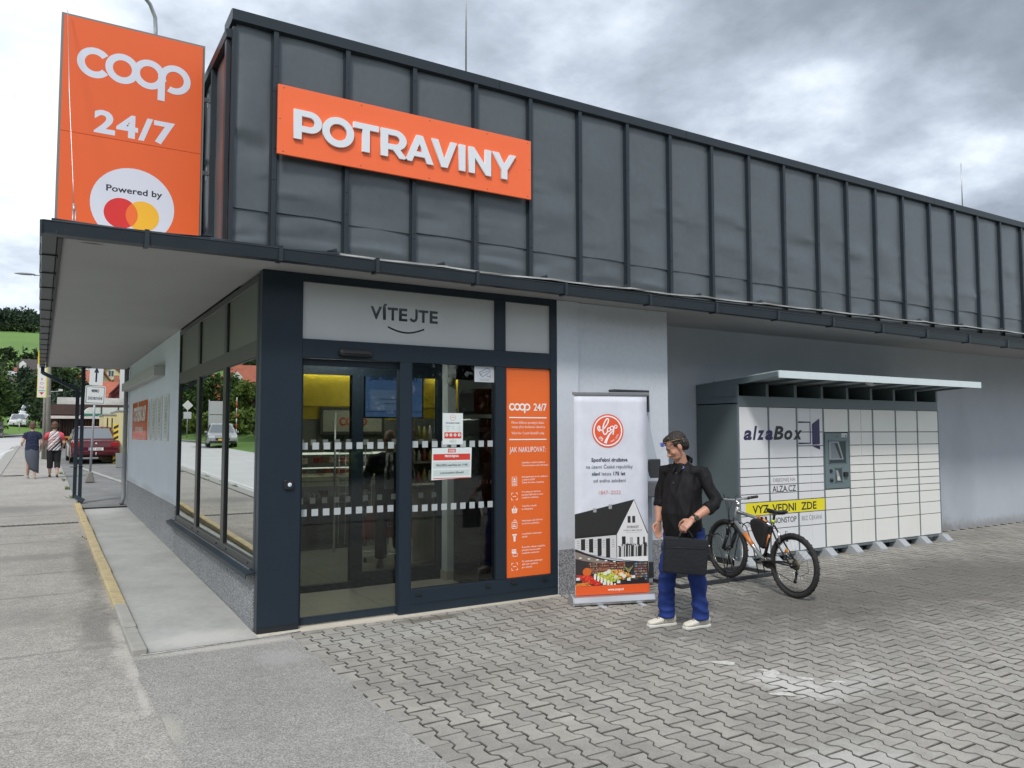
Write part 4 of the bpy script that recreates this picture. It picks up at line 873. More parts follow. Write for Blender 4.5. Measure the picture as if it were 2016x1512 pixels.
m = MB(); m.ring_loft([[(2.42 + (x - 2.42) * k + (1 - k) * .3, y, 2.05 + (z - 2.05) * k) for x, z in ((2.42, 1.95), (2.45, 1.92), (3.05, 1.93), (3.08, 1.97), (3.08, 2.18), (3.05, 2.22), (2.47, 2.20), (2.42, 2.16))] for y, k in ((.60, 1), (.95, 1))], 0, False); m.build('top_sign', MATS['gloss_black_cabinet'], t)
p = Print(FRONT(.60), .3)
for k, (x, z, rx, c_) in enumerate(((2.50, 2.08, .035, (.14, .05, .03)), (2.54, 2.03, .03, (.20, .09, .06)), (2.50, 2.0, .03, (.10, .03, .02)), (2.66, 2.02, .025, (.12, .04, .03)))): p.disc(x, z, rx, c_, 12)
p.line([(2.57, 2.16), (2.60, 2.08), (2.58, 2.0)], .012, (.22, .12, .10)); p.text('café+co', 2.86, 2.05, .022, (.2, .2, .2)); p.build('top_picture', t)
p = Print(FRONT(.62), .3); p.text('café+co', 2.62, 1.73, .055, (.22, .23, .23), w=.24); p.line([(2.60, 1.80), (2.59, 1.83), (2.61, 1.86)], .008, (.2, .2, .2))
p.rect(2.80, 1.40, 2.86, 1.52, (.16, .15, .04)); p.rect(2.80, 1.37, 2.86, 1.385, (.4, .38, .33)); p.rect(2.80, 1.25, 2.86, 1.36, (.38, .06, .03)); p.rect(2.80, 1.22, 2.86, 1.245, (.45, .42, .36)); p.rect(2.80, 1.10, 2.86, 1.20, (.17, .15, .06)); p.rect(2.80, .98, 2.86, 1.06, (.5, .45, .38)); p.rect(2.80, .66, 2.85, .70, (.4, .4, .4)); p.rect(2.80, .58, 2.85, .62, (.4, .4, .4))
for k in range(12): p.rect(2.72, 1.36 - k * .032, 2.73, 1.372 - k * .032, (.45, .45, .42))
for k in range(6): p.rect(2.45 + .0 + .045 * k + .05, 1.16, 2.465 + .045 * k + .05, 1.20, (.35, .22, .18))
p.up(); p.arc(2.83, 1.305, .028, .034, (.5, .45, .2), -80, 80, 12); p.disc(2.72, .855, .022, (.4, .4, .36), 12); p.build('selection_panel', t)
MB().box(2.60, .57, .60, 2.78, .64, .88).build('cup_bay', mat('cup_bay_black', (.01, .01, .012), .08), t, bevel=.01); MB().tube([(2.54, .60, .93), (2.50, .58, .90), (2.52, .58, .82)], .014, 8).build('wand', M_alu, t)
MB().lathe([(.0, -.03), (.05, -.025), (.055, 0)], (2.83 - .35, 1.28 - .0, 2.32), 'y', 16).build('smoke_alarm', flat((.40, .42, .38)), None); tag(bpy.data.objects['smoke_alarm'], 'small round white detector on the dark wall above the coffee machine', 'detector')
# trolleys
t = thing('shopping_trolley', 'orange child trolley with white rings standing behind the inner glass door', 'trolley', (2.30, 3.15, .012))
m = MB(); m.ring_loft([[(x * k, y * k, z) for x, y in ((-.25, -.2), (.25, -.2), (.25, .2), (-.25, .2))] for z, k in ((.30, .82), (.66, 1), (.66, .96), (.32, .78))], 0, False, caps=False); m.add([(-.2, -.16, .31), (.2, -.16, .31), (.2, .16, .31), (-.2, .16, .31)], [(0, 1, 2, 3)]); m.build('basket', mat('orange_plastic', (.62, .06, .015), .4), t)
MB().tube([(-.24, -.2, .08), (.24, -.2, .08), (.24, .2, .08), (-.24, .2, .08)], .01, 6, closed=True).tube([(-.24, .2, .08), (-.26, .22, .98), (.26, .22, .98), (.24, .2, .08)], .011, 6).build('frame', M_alu, t)
for a in (-.22, .22):
    for b in (-.18, .18): MB().lathe([(0, -.012), (.035, -.01), (.035, .01), (0, .012)], (a, b, .036), 'x', 12).build('wheel', M_black, t)
p = Print(plane((0, -.193, .48), (1, 0, 0), (0, .02, 1)), .4); p.coop(-.02, 0, .22, (.62, .6, .58)); p.build('ring_print', t)
t = thing('wire_basket_rack', 'tall white wire rack standing behind the walking man inside', 'rack', (2.35, 4.1, .012)); m = MB()
for k in range(7): m.tube([(-.25, 0, .7 + .12 * k), (.25, 0, .7 + .12 * k)], .006, 5)
for k in range(6): m.tube([(-.25 + .1 * k, 0, .1), (-.25 + .1 * k, 0, 1.5)], .006, 5)
m.tube([(-.33, -.05, 0), (-.33, -.05, 2.0)], .016, 8); m.build('wire_frame', M_alu, t)
# plain dark slab added as backing to keep the side window dark
MB().box(.30, .6, 0, .34, 4.5, 2.55).build('interior_wall', flat((.05, .055, .05)), shop)
# ================================================================== PARCEL LOCKER
M_lock = mat('locker_grey_paint', s(98, 110, 116), .45, var=.03, vs=2)
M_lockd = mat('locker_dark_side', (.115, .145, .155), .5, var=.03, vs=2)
M_ldw = mat('locker_white_door', (.74, .74, .71), .35, var=.02, vs=2)
M_ldw2 = mat('locker_cool_white_door', (.70, .71, .73), .35, var=.02, vs=2)
lk = thing('parcel_locker', 'long white alzaBox parcel locker with grey frame, many doors and a flat canopy', 'parcel locker', (6.08, .20, 0))
LX = [0, .565, 1.13, 1.69, 2.255, 2.82, 3.385, 3.95, 4.52]
MB().box(.0, .03, .10, 4.52, .70, 2.10).build('locker_body', M_lock, lk)
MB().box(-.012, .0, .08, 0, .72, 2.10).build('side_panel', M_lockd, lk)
MB().box(-.004, -.004, .085, 4.524, .03, .118).box(-.004, -.004, 2.052, 4.524, .03, 2.19).build('front_rail', M_lock, lk)
st = [2.05, 1.72, 1.53, 1.37, 1.245, 1.135, 1.02, .91, .805, .63, .445, .12]
w1 = [2.05, 1.37, 1.245, 1.135, 1.02, .91, .805, .63, .445, .12]
for k, x in enumerate(LX):
    MB().box(x - .016, -.006, .10, x + .016, .03, 2.06).build('door_post', M_lock, lk)
def ldoor(x0, x1, z0, z1, m):
    a = MB().box(x0 + .004, -.012, z0 + .005, x1 - .004, .012, z1 - .005); return a.build('locker_door', m, lk, bevel=.0025)
for c in range(8):
    x0, x1 = LX[c] + .016, LX[c + 1] - .016; m_ = M_ldw2 if c < 3 else M_ldw
    rows = w1 if c < 2 else (st if c != 3 else [2.05, 1.715, None, .915, .805, .63, .445, .12])
    for a, b in zip(rows, rows[1:]):
        if a is None or b is None: continue
        if c in (2, 4): xm = (x0 + x1) / 2; ldoor(x0, xm, b, a, m_); ldoor(xm, x1, b, a, m_)
        else: ldoor(x0, x1, b, a, m_)
# upper open bays
MB().box(0, .40, 2.10, 4.52, .42, 2.40).build('bay_back', mat('dark_bay', (.008, .009, .011), .8), lk)
for k, x in enumerate(LX): MB().box(x - .026, .0, 2.19, x + .026, .40, 2.36).build('bay_post', M_lock, lk)
MB().box(-.012, -.012, 2.085, 0, .72, 2.36).prism([(.72, 2.355), (.72, 2.36), (-.66, 2.46), (-.66, 2.40), (-.1, 2.34)], 'x', -.02, .0).build('canopy_side', M_lock, lk)
m = MB(); m.ring_loft([[(x, y, z) for y, z in ((.72, 2.35), (.72, 2.375), (-.66, 2.475), (-.66, 2.44))] for x in (0, 4.56)], 0, False); m.build('canopy_sheet', mat('canopy_sheet_pale', (.44, .50, .52), .4), lk)
for k in range(8): MB().box(k * .57 + .002, -.675, 2.385, k * .57 + .568, -.655, 2.475).build('canopy_edge_strip', mat('canopy_edge_white', (.60, .68, .70), .3, spec=.6), lk)
for k in range(9): MB().prism([(-.65, 2.40), (-.65, 2.435), (.5, 2.355), (.5, 2.33)], 'x', .03 + k * .555, .06 + k * .555).build('canopy_rib', M_lock, lk)
MB().lathe([(0, -.055), (.03, -.05), (.075, -.03), (.09, -.008), (.09, .0)], (2.30, -.36, 2.42), n=20).build('canopy_lamp', flat((.62, .64, .62)), lk)
# feet
fm = MB(); fm.ring_loft([[(x, y, z) for y, z in ((-.145, .0), (-.145, .03), (-.05, .115), (.10, .115), (.10, 0))] for x in (-.075, .075)], 0, False); fmm = fm.mesh('locker_foot', mat('foot_grey', (.36, .38, .40), .5, var=.05, vs=8))
for k in range(9):
    o = link('locker_foot', fmm, lk); o.location = (LX[k] + (.07 if k == 0 else 0), 0, 0)
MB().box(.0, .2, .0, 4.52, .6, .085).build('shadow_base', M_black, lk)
for k in range(8): MB().lathe([(.02, 0), (.02, .02), (.008, .03), (.008, .1)], (LX[k] + .4, .12, 0), n=8).build('levelling_foot', M_galv, lk)
# terminal
kx0, kx1 = LX[3] + .016, LX[4] - .016
MB().box(kx0 + .004, -.02, .925, kx1 - .004, .01, 1.705).build('terminal_panel', mat('terminal_grey', (.135, .185, .20), .45), lk, bevel=.003)
tm_ = MB()
for (a, b, c_, d) in ((.07, 1.27, .46, 1.60), (.20, 1.0, .36, 1.215)): tm_.box(kx0 + a, -.024, b, kx0 + a + .012, -.0195, d).box(kx0 + c_ - .012, -.024, b, kx0 + c_, -.0195, d).box(kx0 + a, -.024, d - .012, kx0 + c_, -.0195, d).box(kx0 + a, -.024, b, kx0 + c_, -.0195, b + .012)
tm_.build('recess_frame', mat('terminal_frame', (.10, .14, .15), .5), lk)
p = Print(plane((0, -.021, 0), (1, 0, 0), (0, 0, 1)), .25)
p.rect(kx0 + .082, 1.282, kx0 + .448, 1.588, (.03, .045, .05)); p.rect(kx0 + .212, 1.012, kx0 + .348, 1.203, (.05, .065, .07)); p.up()
p.poly([(kx0 + .085, 1.585), (kx0 + .30, 1.585), (kx0 + .40, 1.33), (kx0 + .085, 1.33)], (.26, .30, .31)); p.up(); p.poly([(kx0 + .12, 1.57), (kx0 + .27, 1.57), (kx0 + .365, 1.345), (kx0 + .12, 1.345)], (.17, .20, .22)); p.up()
p.poly([(kx0 + .20, 1.56), (kx0 + .27, 1.56), (kx0 + .365, 1.345), (kx0 + .32, 1.345)], (.035, .045, .055))
p.poly([(kx0 + .22, 1.18), (kx0 + .26, 1.18), (kx0 + .33, 1.03), (kx0 + .25, 1.03)], (.30, .33, .34)); p.rect(kx0 + .245, 1.04, kx0 + .30, 1.09, (.55, .55, .5))
p.disc(kx0 + .26, 1.655, .010, (.01, .01, .01), 10); p.rect(kx0 + .36, 1.645, kx0 + .49, 1.70, (.6, .62, .62)); p.up(); p.poly([(kx0 + .44, 1.655), (kx0 + .48, 1.655), (kx0 + .46, 1.69)], (.05, .05, .05)); p.rect(kx0 + .375, 1.665, kx0 + .425, 1.675, (.3, .3, .3)); p.build('terminal_screen', lk)
tb = MB().box(kx0 + .085, -.035, 1.155, kx0 + .13, -.018, 1.195).build('terminal_button', M_black, lk)
MB().lathe([(0, -.05), (.024, -.045), (.026, -.018)], (kx0 + .11, 0, 1.045), 'y', 12).build('lock_barrel', M_black, lk); MB().box(kx0 + .385, -.05, 1.085, kx0 + .46, -.018, 1.15).build('card_reader', M_black, lk)
# printed lettering on the doors
p = Print(plane((0, -.0125, 0), (1, 0, 0), (0, 0, 1)), .4); NV = (.022, .018, .085); BK = (.018, .018, .02)
[(p.text(ch, u, 1.625, .178 if ch in 'lB' else .178, cc, w=ww, al='l', bold=.036, shear=.22), p.up()) for ch, u, ww, cc in (('a', .085, .155, NV), ('l', .255, .085, NV), ('z', .335, .145, NV), ('a', .490, .155, NV), ('B', .650, .20, BK), ('o', .865, .165, BK), ('x', 1.045, .185, BK))]
p.line([(1.15, 1.855), (1.40, 1.855), (1.40, 1.565), (1.15, 1.565)], .022, NV)
p.poly([(1.44, 1.83), (1.60, 1.91), (1.60, 1.55), (1.44, 1.545)], NV); p.poly([(1.44, 1.525), (1.60, 1.53), (1.60, 1.475)], NV); p.build('logo_lettering', lk)
p = Print(plane((0, -.0125, 0), (1, 0, 0), (0, 0, 1)), .4)
p.text('OBJEDNEJ NA', .845, 1.060, .048, (.10, .10, .11), w=.44, bold=-.008); p.text('ALZA.CZ', .845, .925, .085, BK, w=.47, bold=.012)
p.rect(.10, .640, 1.675, .800, (.80, .70, .02)); p.up()
p.text('VYZ', .378, .665, .105, BK, w=.31, bold=.022); p.text('VEDNI', .835, .665, .105, BK, w=.47, bold=.022); p.text('ZDE', 1.335, .665, .105, BK, w=.32, bold=.022)
p.text('JEDNODUŠE', .32, .505, .062, (.14, .14, .15), w=.40, bold=-.008); p.text('NONSTOP', .845, .515, .075, BK, w=.46, bold=.008); p.text('BEZ ČEKÁNÍ', 1.395, .52, .062, (.14, .14, .15), w=.42, bold=-.008); p.build('slogan_lettering', lk)

# ================================================================== CASH MACHINE
t = thing('cash_machine', 'grey cash machine behind the roll-up banner with a black topped cabinet', 'cash machine', (4.08, .035, 0))
M_atm = mat('cash_machine_grey', (.30, .33, .37), .4); M_atmd = mat('cash_machine_dark', (.035, .038, .042), .35)
MB().box(-.25, -.12, .02, .28, .0, 1.08).build('lower_cabinet', M_atm, t, bevel=.012, seg=2); MB().box(-.25, -.13, .08, .285, -.02, .26).build('kick_panel', M_atmd, t, bevel=.008)
MB().prism([(-.25, 1.08), (-.12, 1.08), (-.10, 1.85), (0, 1.95), (0, 1.08)][0:0] or [(0, 1.08), (-.28, 1.08), (-.30, 1.16), (-.06, 1.95), (0, 1.95)], 'x', -.25, .27).build('upper_fascia', M_atm, t, bevel=.01, seg=2)
MB().box(.0, -.31, 1.0, .275, -.10, 1.18).build('keypad_shelf', mat('shelf_grey', (.12, .13, .14), .4), t, bevel=.015, seg=2); MB().box(.10, -.285, 1.20, .27, -.25, 1.42).build('reader_block', M_atmd, t, bevel=.01)
MB().box(-.245, -.10, 1.95, .275, .0, 2.20).build('top_cabinet', M_atmd, t, bevel=.006); MB().box(-.20, -.103, 1.98, .245, -.099, 2.17).build('top_glass', mat('dark_glass_face', (.02, .022, .03), .12), t)
# ================================================================== ROLL-UP BANNER
t = thing('rollup_banner', 'white roll-up banner with round orange coop badge above a printed old house and vegetables', 'banner', (3.360, -.600, 0), math.radians(-17.8))
b = MB(); b.ring_loft([[(x, y, z) for y, z in ((-.085, .012), (-.09, .035), (-.06, .085), (0, .10), (.06, .085), (.09, .035), (.085, .012))] for x in (-.43, .43)], 0, False); b.build('base_cassette', M_alu, t, bevel=.003)
MB().prism([(-.09, .005), (-.095, .04), (-.06, .092), (0, .106), (.06, .092), (.095, .04), (.09, .005)], 'x', -.442, -.428).build('end_cap', mat('grey_plastic', (.30, .31, .32), .5), t)
for x in (-.16, .26): MB().box(x - .025, -.20, .0, x + .025, .15, .010).build('foot', mat('bright_foot', (.65, .68, .72), .3, .5), t)
MB().tube([(0, .04, .09), (0, .03, 2.12)], .009, 8).build('pole', M_alu, t)
MB().box(-.41, -.014, 2.098, .42, .012, 2.128).build('top_rail', M_alu, t, bevel=.003)
WB, H0, H1 = .395, .098, 2.105
m = MB(); nz = 24; vv = []
for j in range(nz + 1):
    z = H0 + (H1 - H0) * j / nz
    for i in range(9): u = -WB + 2 * WB * i / 8; vv.append((u, -.001 + .0015 * math.sin(j * .35) * (abs(u) / WB), z))
m.add(vv, [(j * 9 + i, j * 9 + i + 1, (j + 1) * 9 + i + 1, (j + 1) * 9 + i) for j in range(nz) for i in range(8)], 0, True)
M_bann = mat('banner_white', (.62, .64, .72), .55, var=.09, vs=4.5, vs2=1.5, var2=.05)

sheet_ = m.build('banner_sheet', M_bann, t); sm_ = sheet_.modifiers.new('thick', 'SOLIDIFY'); sm_.thickness = .0012
p = Print(plane((0, -.0040, 0), (1, 0, 0), (0, 0, 1)), .5, step=.0003)
CX = -.035; cy = 1.735
p.up(); p.disc(CX, cy, .170, (.72, .10, .035), 48); p.up(); p.arc(CX, cy, .143, .156, (.80, .80, .84)); 
# the looped script word, number arc and ribbon
WW = (.82, .82, .86)
cur = [(-.085, -.005), (-.105, .01), (-.11, .035), (-.095, .05), (-.085, .04), (-.09, .02), (-.07, .0), (-.035, .03), (.0, .075), (.012, .115), (-.005, .128), (-.03, .10), (-.05, .05), (-.055, .0), (-.04, -.04), (-.015, -.03), (.0, .0)]
def smooth(P_, it=2):
    for _ in range(it):
        Q = [P_[0]]
        for a, b_ in zip(P_, P_[1:]): Q += [(a[0] * .75 + b_[0] * .25, a[1] * .75 + b_[1] * .25), (a[0] * .25 + b_[0] * .75, a[1] * .25 + b_[1] * .75)]
        P_ = Q + [P_[-1]]
    return P_
p.line([(CX + a, cy + b_) for a, b_ in smooth(cur)], .013, WW); p.up(); p.arc(CX + .012, cy + .012, .012, .023, WW, 0, 360, 16); p.up(); p.arc(CX + .045, cy + .028, .013, .024, WW, 0, 360, 16); p.up(); p.line([(CX + .065, cy + .045), (CX + .062, cy + .0), (CX + .055, cy - .04)], .012, WW); p.up(); p.arc(CX + .085, cy + .042, .010, .020, WW, 0, 360, 16); p.up()
p.line([(CX + a, cy + b_) for a, b_ in smooth([(.06, .005), (.02, -.03), (-.01, -.08), (-.03, -.125)])], [.006 + .022 * i / 12 for i in range(40)], WW)
for ch, a, r_ in (('1', 213, .118), ('7', 222, .116), ('5', 232, .116)): p.text(ch, CX + r_ * math.cos(math.radians(a)), cy + r_ * math.sin(math.radians(a)) - .010, .030, WW, bold=.03, rot=math.radians(a + 90))
for i, ch in enumerate('1847-2022'): a = 284 + 7.0 * i; p.text(ch, CX + .122 * math.cos(math.radians(a)), cy + .122 * math.sin(math.radians(a)), .017, WW, bold=.01, rot=math.radians(a + 90))
p.up(); D_ = (.03, .03, .045)
p.text('Spotřební družstva', -.02, 1.425, .036, D_, w=.39, bold=.02); p.text('na území České republiky', -.02, 1.355, .036, (.06, .06, .08), w=.50); p.text('slaví', -.165, 1.285, .036, D_, w=.09, bold=.02); p.text('letos', -.055, 1.285, .036, (.06, .06, .08), w=.10); p.text('175 let', .085, 1.285, .036, D_, w=.13, bold=.02); p.text('od svého založení', -.02, 1.215, .036, (.06, .06, .08), w=.35); p.text('1847–2022', -.02, 1.095, .038, (.62, .26, .26), w=.235, bold=-.004)
# the printed black and white house
G = lambda g: (g, g, g * 1.03)
p.poly([(-WB, .90), (.24, 1.035), (.05, .695), (-WB, .67)], G(.022)); p.poly([(.24, 1.035), (.385, .69), (.385, .44), (.05, .44), (.05, .695)], G(.66)); p.poly([(-WB, .67), (.05, .695), (.05, .44), (-WB, .53)], G(.55)); p.rect(-.20, .915, -.165, .955, G(.3)); p.rect(-.035, .945, -.0, .99, G(.3)); p.up()
p.line([(.05, .695), (.24, 1.035), (.385, .69)], .010, G(.03)); p.line([(-WB, .668), (.05, .693)], .022, G(.015))
for u in (-.31, -.225, -.135, -.045): p.poly([(u - .022, .65), (u + .022, .652), (u + .022, .535 - (u + .3) * .3), (u - .022, .54 - (u + .3) * .3)], G(.02))
for u in (-.36, -.268, -.18, -.09, .01):
    for k in range(4): p.rect(u - .012, .63 - k * .022, u + .012, .634 - k * .022, G(.12))
for u in (.185, .235): p.rect(u - .016, .80, u + .016, .868, G(.03))
p.text('SVORNOST', .225, .745, .026, G(.05), w=.13, bold=.02); p.text('POTRAVINY SEMEN. OBCHOD', .225, .717, .014, G(.1), w=.20, bold=.01); p.rect(.15, .702, .30, .704, G(.2))
p.rect(.105, .565, .145, .665, G(.02)); p.rect(.19, .56, .225, .655, G(.4)); p.rect(.27, .57, .295, .655, G(.03)); p.rect(.335, .57, .355, .655, G(.03)); p.rect(.045, .45, .052, .69, G(.04))
p.up(); q = random.Random(8)
for k in range(30):
    u = .07 + .31 * k / 29; h = q.uniform(.09, .13); g = q.choice((.02, .03, .02, .5)); p.poly([(u - .010, .46), (u + .010, .46), (u + .007, .46 + h), (u - .007, .46 + h)], G(g)); p.disc(u, .466 + h, .007, G(q.choice((.02, .3))), 8)
p.poly([(.04, .46), (.385, .46), (.385, .40), (.12, .43)], G(.72)); p.rect(-.155, .48, -.12, .57, G(.02)); p.up()
# market photograph under the curve
cv = [(-WB, .548), (-.28, .50), (-.15, .455), (0, .42), (.15, .405), (.30, .40), (WB - .008, .40)]; cv = smooth(cv)
p.poly([(-WB, .185), (WB, .185)] + [(a, b_) for a, b_ in reversed(cv)], (.035, .028, .03)); p.up()
p.poly([(-WB, .53), (-.27, .485), (-.10, .44), (.02, .42), (-.12, .40), (-.30, .435), (-WB, .46)], (.22, .18, .16)); p.line(cv, .018, G(.02)); p.up()
for k in range(5): p.disc(-.34 + .09 * k, .465 - .012 * k, .016, (.75, .74, .72), 10, .006)
for r_ in range(5):
    z = .395 - r_ * .022
    for k in range(34):
        u = -.25 + k * .0125
        if u > .13: break
        p.rect(u, z, u + .010, z + .013, q.choice(((.34, .06, .03), (.40, .14, .06), (.25, .20, .16), (.12, .04, .03), (.40, .30, .20))))
for r_ in range(7):
    for k in range(10):
        p.rect(.235 + .014 * k, .38 - r_ * .026, .246 + .014 * k, .396 - r_ * .026, q.choice(((.30, .07, .04), (.08, .14, .30), (.35, .33, .30), (.12, .1, .1), (.35, .22, .06))))
p.up(); p.disc(-.272, .325, .046, (.62, .13, .02), 20, .042)
for k in range(26): p.disc(-.24 + .17 * q.random() * 1.2, .325 + .03 * q.random(), .011, q.choice(((.30, .12, .07), (.20, .08, .06), (.35, .17, .08))), 7)
# crates: quads filled with fruit rows
def crate(A, B_, C_, D_2, cols, n, m_, rx, ry, back):
    p.poly([A, B_, C_, D_2], back); p.up()
    for j in range(m_):
        for i in range(n):
            a, b_ = (i + .5 + q.uniform(-.2, .2)) / n, (j + .5 + q.uniform(-.2, .2)) / m_
            x = (A[0] * (1 - a) + B_[0] * a) * (1 - b_) + (D_2[0] * (1 - a) + C_[0] * a) * b_; y = (A[1] * (1 - a) + B_[1] * a) * (1 - b_) + (D_2[1] * (1 - a) + C_[1] * a) * b_
            p.disc(x, y, rx * q.uniform(.85, 1.15), q.choice(cols), 9, ry)
    p.up()
TO = ((.62, .03, .02), (.50, .02, .015), (.70, .06, .03)); GR = ((.50, .52, .06), (.42, .47, .05), (.58, .58, .12)); WHT = ((.70, .72, .55), (.62, .66, .45)); YE = ((.70, .40, .10), (.65, .30, .08), (.55, .10, .05))
crate((-WB, .300), (-.24, .285), (-.14, .23), (-.30, .205), TO, 7, 5, .011, .010, (.05, .04, .03))
crate((-.35, .28), (-.25, .29), (-.10, .205), (-.19, .19), TO, 6, 7, .012, .011, (.05, .04, .03))
crate((-.38, .215), (-.27, .225), (-.23, .19), (-WB + .005, .187), ((.75, .25, .05), (.65, .18, .03)), 8, 3, .018, .005, (.05, .04, .03))
crate((-.20, .30), (-.02, .33), (.10, .245), (-.05, .20), GR, 9, 7, .011, .010, (.10, .12, .05))
crate((-.03, .335), (.08, .335), (.24, .255), (.12, .23), YE, 8, 6, .010, .009, (.12, .08, .03))
for k in range(7): p.disc(-.19 + .035 * k, .275 - .017 * k, .013, (.74, .73, .62), 12, .033)
p.up()
for (a, b_) in ((-.04, .325), (.09, .29), (.03, .265), (.12, .27), (-.08, .305)): p.disc(a, b_, .022, q.choice(WHT), 14, .019)
p.up(); p.disc(.15, .245, .022, (.05, .09, .03), 14, .02); p.up()
for (a, b_) in ((-.05, .315), (-.37, .26), (-.09, .205), (.06, .215), (.17, .235), (.22, .26)): p.rect(a - .018, b_ - .014, a + .018, b_ + .014, (.66, .70, .70))
for k in range(14): p.line([(.17, .30), (.17 + .05 * math.sin(k), .35 + .01 * (k % 3))], .004, (.28, .27, .10))
p.poly([(.10, .195), (.34, .255), (.36, .187), (.12, .187)], (.015, .015, .018)); p.up()
p.rect(-WB, .099, WB, .187, (.72, .10, .02)); p.up(); p.text('www.coop.cz', .03, .132, .026, (.85, .8, .78), w=.17, bold=.02)
p.build('banner_print', t)

# ================================================================== BICYCLE + RACK
M_rub = mat('tyre_rubber', (.022, .022, .022), .85, var=.2, vs=30, bump=.5, bs=80); M_fr = mat('silver_bike_paint', (.32, .33, .34), .25, .4, coat=.5); M_bk = mat('bike_black', (.014, .014, .015), .3); M_or2 = mat('bike_orange', (.60, .20, .05), .35); M_steel = mat('bike_steel', (.5, .5, .5), .25, .9)
rb = Vector((5.135, -1.375, 0)); fb = Vector((5.235, -.360, .045)); dd = fb - rb; WBs = dd.length
t = thing('bicycle', 'silver and orange mountain bike with black saddle parked with its front wheel in the rack', 'bicycle', tuple(rb), rot=(0, -math.asin(dd.z / WBs), math.atan2(dd.y, dd.x)))
R1 = .333
def wheel(cx, cz, name='wheel'):
    m = MB(); pth = [(cx + .306 * math.cos(a), 0, cz + .306 * math.sin(a)) for a in [2 * math.pi * i / 44 for i in range(44)]]; m.tube(pth, .027, 10, closed=True, up=(0, 1, 0)); wo_ = m.build(name, M_rub, t)
    kn = MB()
    for i in range(66):
        a = 2 * math.pi * i / 66; R3 = Matrix.Rotation(-a, 3, 'Y')
        for yy in (-.016, 0, .016): kn.rbox(Vector((cx, yy + (.004 if i % 2 else -.004), cz)) + R3 @ Vector((.331 - abs(yy) * .35, 0, 0)), (.006, .010, .014), R3)
    kn.build('tyre_tread', M_rub, wo_, kind='stuff')
    m = MB(); m.tube([(cx + .276 * math.cos(a), 0, cz + .276 * math.sin(a)) for a in [2 * math.pi * i / 40 for i in range(40)]], [(.011, .009)] * 40, 6, closed=True, up=(0, 1, 0)); m.build('rim', M_bk, wo_)
    m = MB(); m.arcs = None
    m.tube([(cx + .265 * math.cos(a), -.009, cz + .265 * math.sin(a)) for a in [2 * math.pi * i / 40 for i in range(40)]], .0028, 4, closed=True, up=(0, 1, 0)); m.build('rim_edge', M_steel, wo_)
    for i in range(28):
        a = 2 * math.pi * i / 28; b_ = a + (.35 if i % 2 else -.35); sy2 = .028 if i % 4 < 2 else -.028
        MB().tube([(cx + .022 * math.cos(b_), sy2, cz + .022 * math.sin(b_)), (cx + .268 * math.cos(a), 0, cz + .268 * math.sin(a))], .0013, 4).build('spoke', M_steel, wo_)
    MB().lathe([(.008, -.06), (.012, -.045), (.030, -.034), (.022, -.028), (.016, 0), (.022, .028), (.030, .034), (.012, .045), (.008, .06)], (cx, 0, cz), 'y', 14).build('hub', M_bk, wo_)
    return wo_
w_r = wheel(0, R1); w_f = wheel(WBs, R1)
BB = (.435, 0, .30); ST = (.30, 0, .74); HT = (.86, 0, .80); HB = (.90, 0, .665)
fr_ = MB(); fr_.tube([HB, (.66, 0, .48), BB], [.022, .026, .022], 10).tube([(.865, 0, .775), (.60, 0, .755), (ST[0] + .01, 0, ST[2] - .05)], [.021, .019, .017], 10).tube([(.850, 0, .835), (.905, 0, .65)], .024, 10)
fr_.build('frame', M_fr, t)
MB().tube([BB, ST], .017, 10).tube([(.40, 0, .285), (.47, 0, .315)], .03, 10).build('seat_tube', M_bk, t)
for sy2 in (-.05, .05): MB().tube([(.0, sy2, R1), (.20, sy2 * .9, R1 - .005), (.42, sy2 * .5, .30)], .010, 8).tube([(.0, sy2, R1), (.16, sy2, .50), (.31, sy2 * .5, .70)], .009, 8).build('rear_stay', M_bk, t)
MB().tube([(.735, 0, .547), (.60, 0, .432)], [.0275, .0268], 10).build('orange_band', M_or2, t)
MB().tube([(.345, 0, .60), (.39, 0, .46)], .0185, 10).build('orange_band', M_or2, t); MB().tube([(.52, 0, .762), (.40, 0, .722)], .0195, 10).build('orange_band', M_or2, t)
p = Print(plane((.835, -.0262, .60), (.79, 0, .61) if False else (-.66, 0, -.505 * 1.0), (.61, 0, -.79) if False else (-.61, 0, .79)), .3)
for sgn in (1,):
    p = Print(plane((.85, -.0268, .628), (-.79, 0, -.613), (-.613, 0, .79)), .3); p.text('CENTURION', -.005, -.012, .026, (.75, .75, .75), w=.22, al='l', bold=.03)
    p.build('frame_lettering', t)
for sy2 in (-.062, .062):
    MB().tube([(WBs, sy2, R1), (.945, sy2, .50)], .018, 10).tube([(.945, sy2, .50), (.905, sy2, .63)], .0145, 10).build('fork_leg', M_bk, t)
MB().tube([(.905, -.07, .635), (.895, 0, .655), (.905, .07, .635)], .018, 8).tube([(.955, -.065, .50), (.965, -.06, .60), (.965, .06, .60), (.955, .065, .50)], .010, 8).build('fork_crown', M_bk, t)
MB().tube([(.852, 0, .83), (.842, 0, .885)], .020, 10).tube([(.842, 0, .875), (.90, 0, .905)], .017, 8).build('stem', M_steel, t)
MB().tube([(.89, -.30, .93), (.90, -.12, .915), (.90, 0, .905), (.90, .12, .915), (.89, .30, .93)], .0115, 8).build('handlebar', M_steel, t)
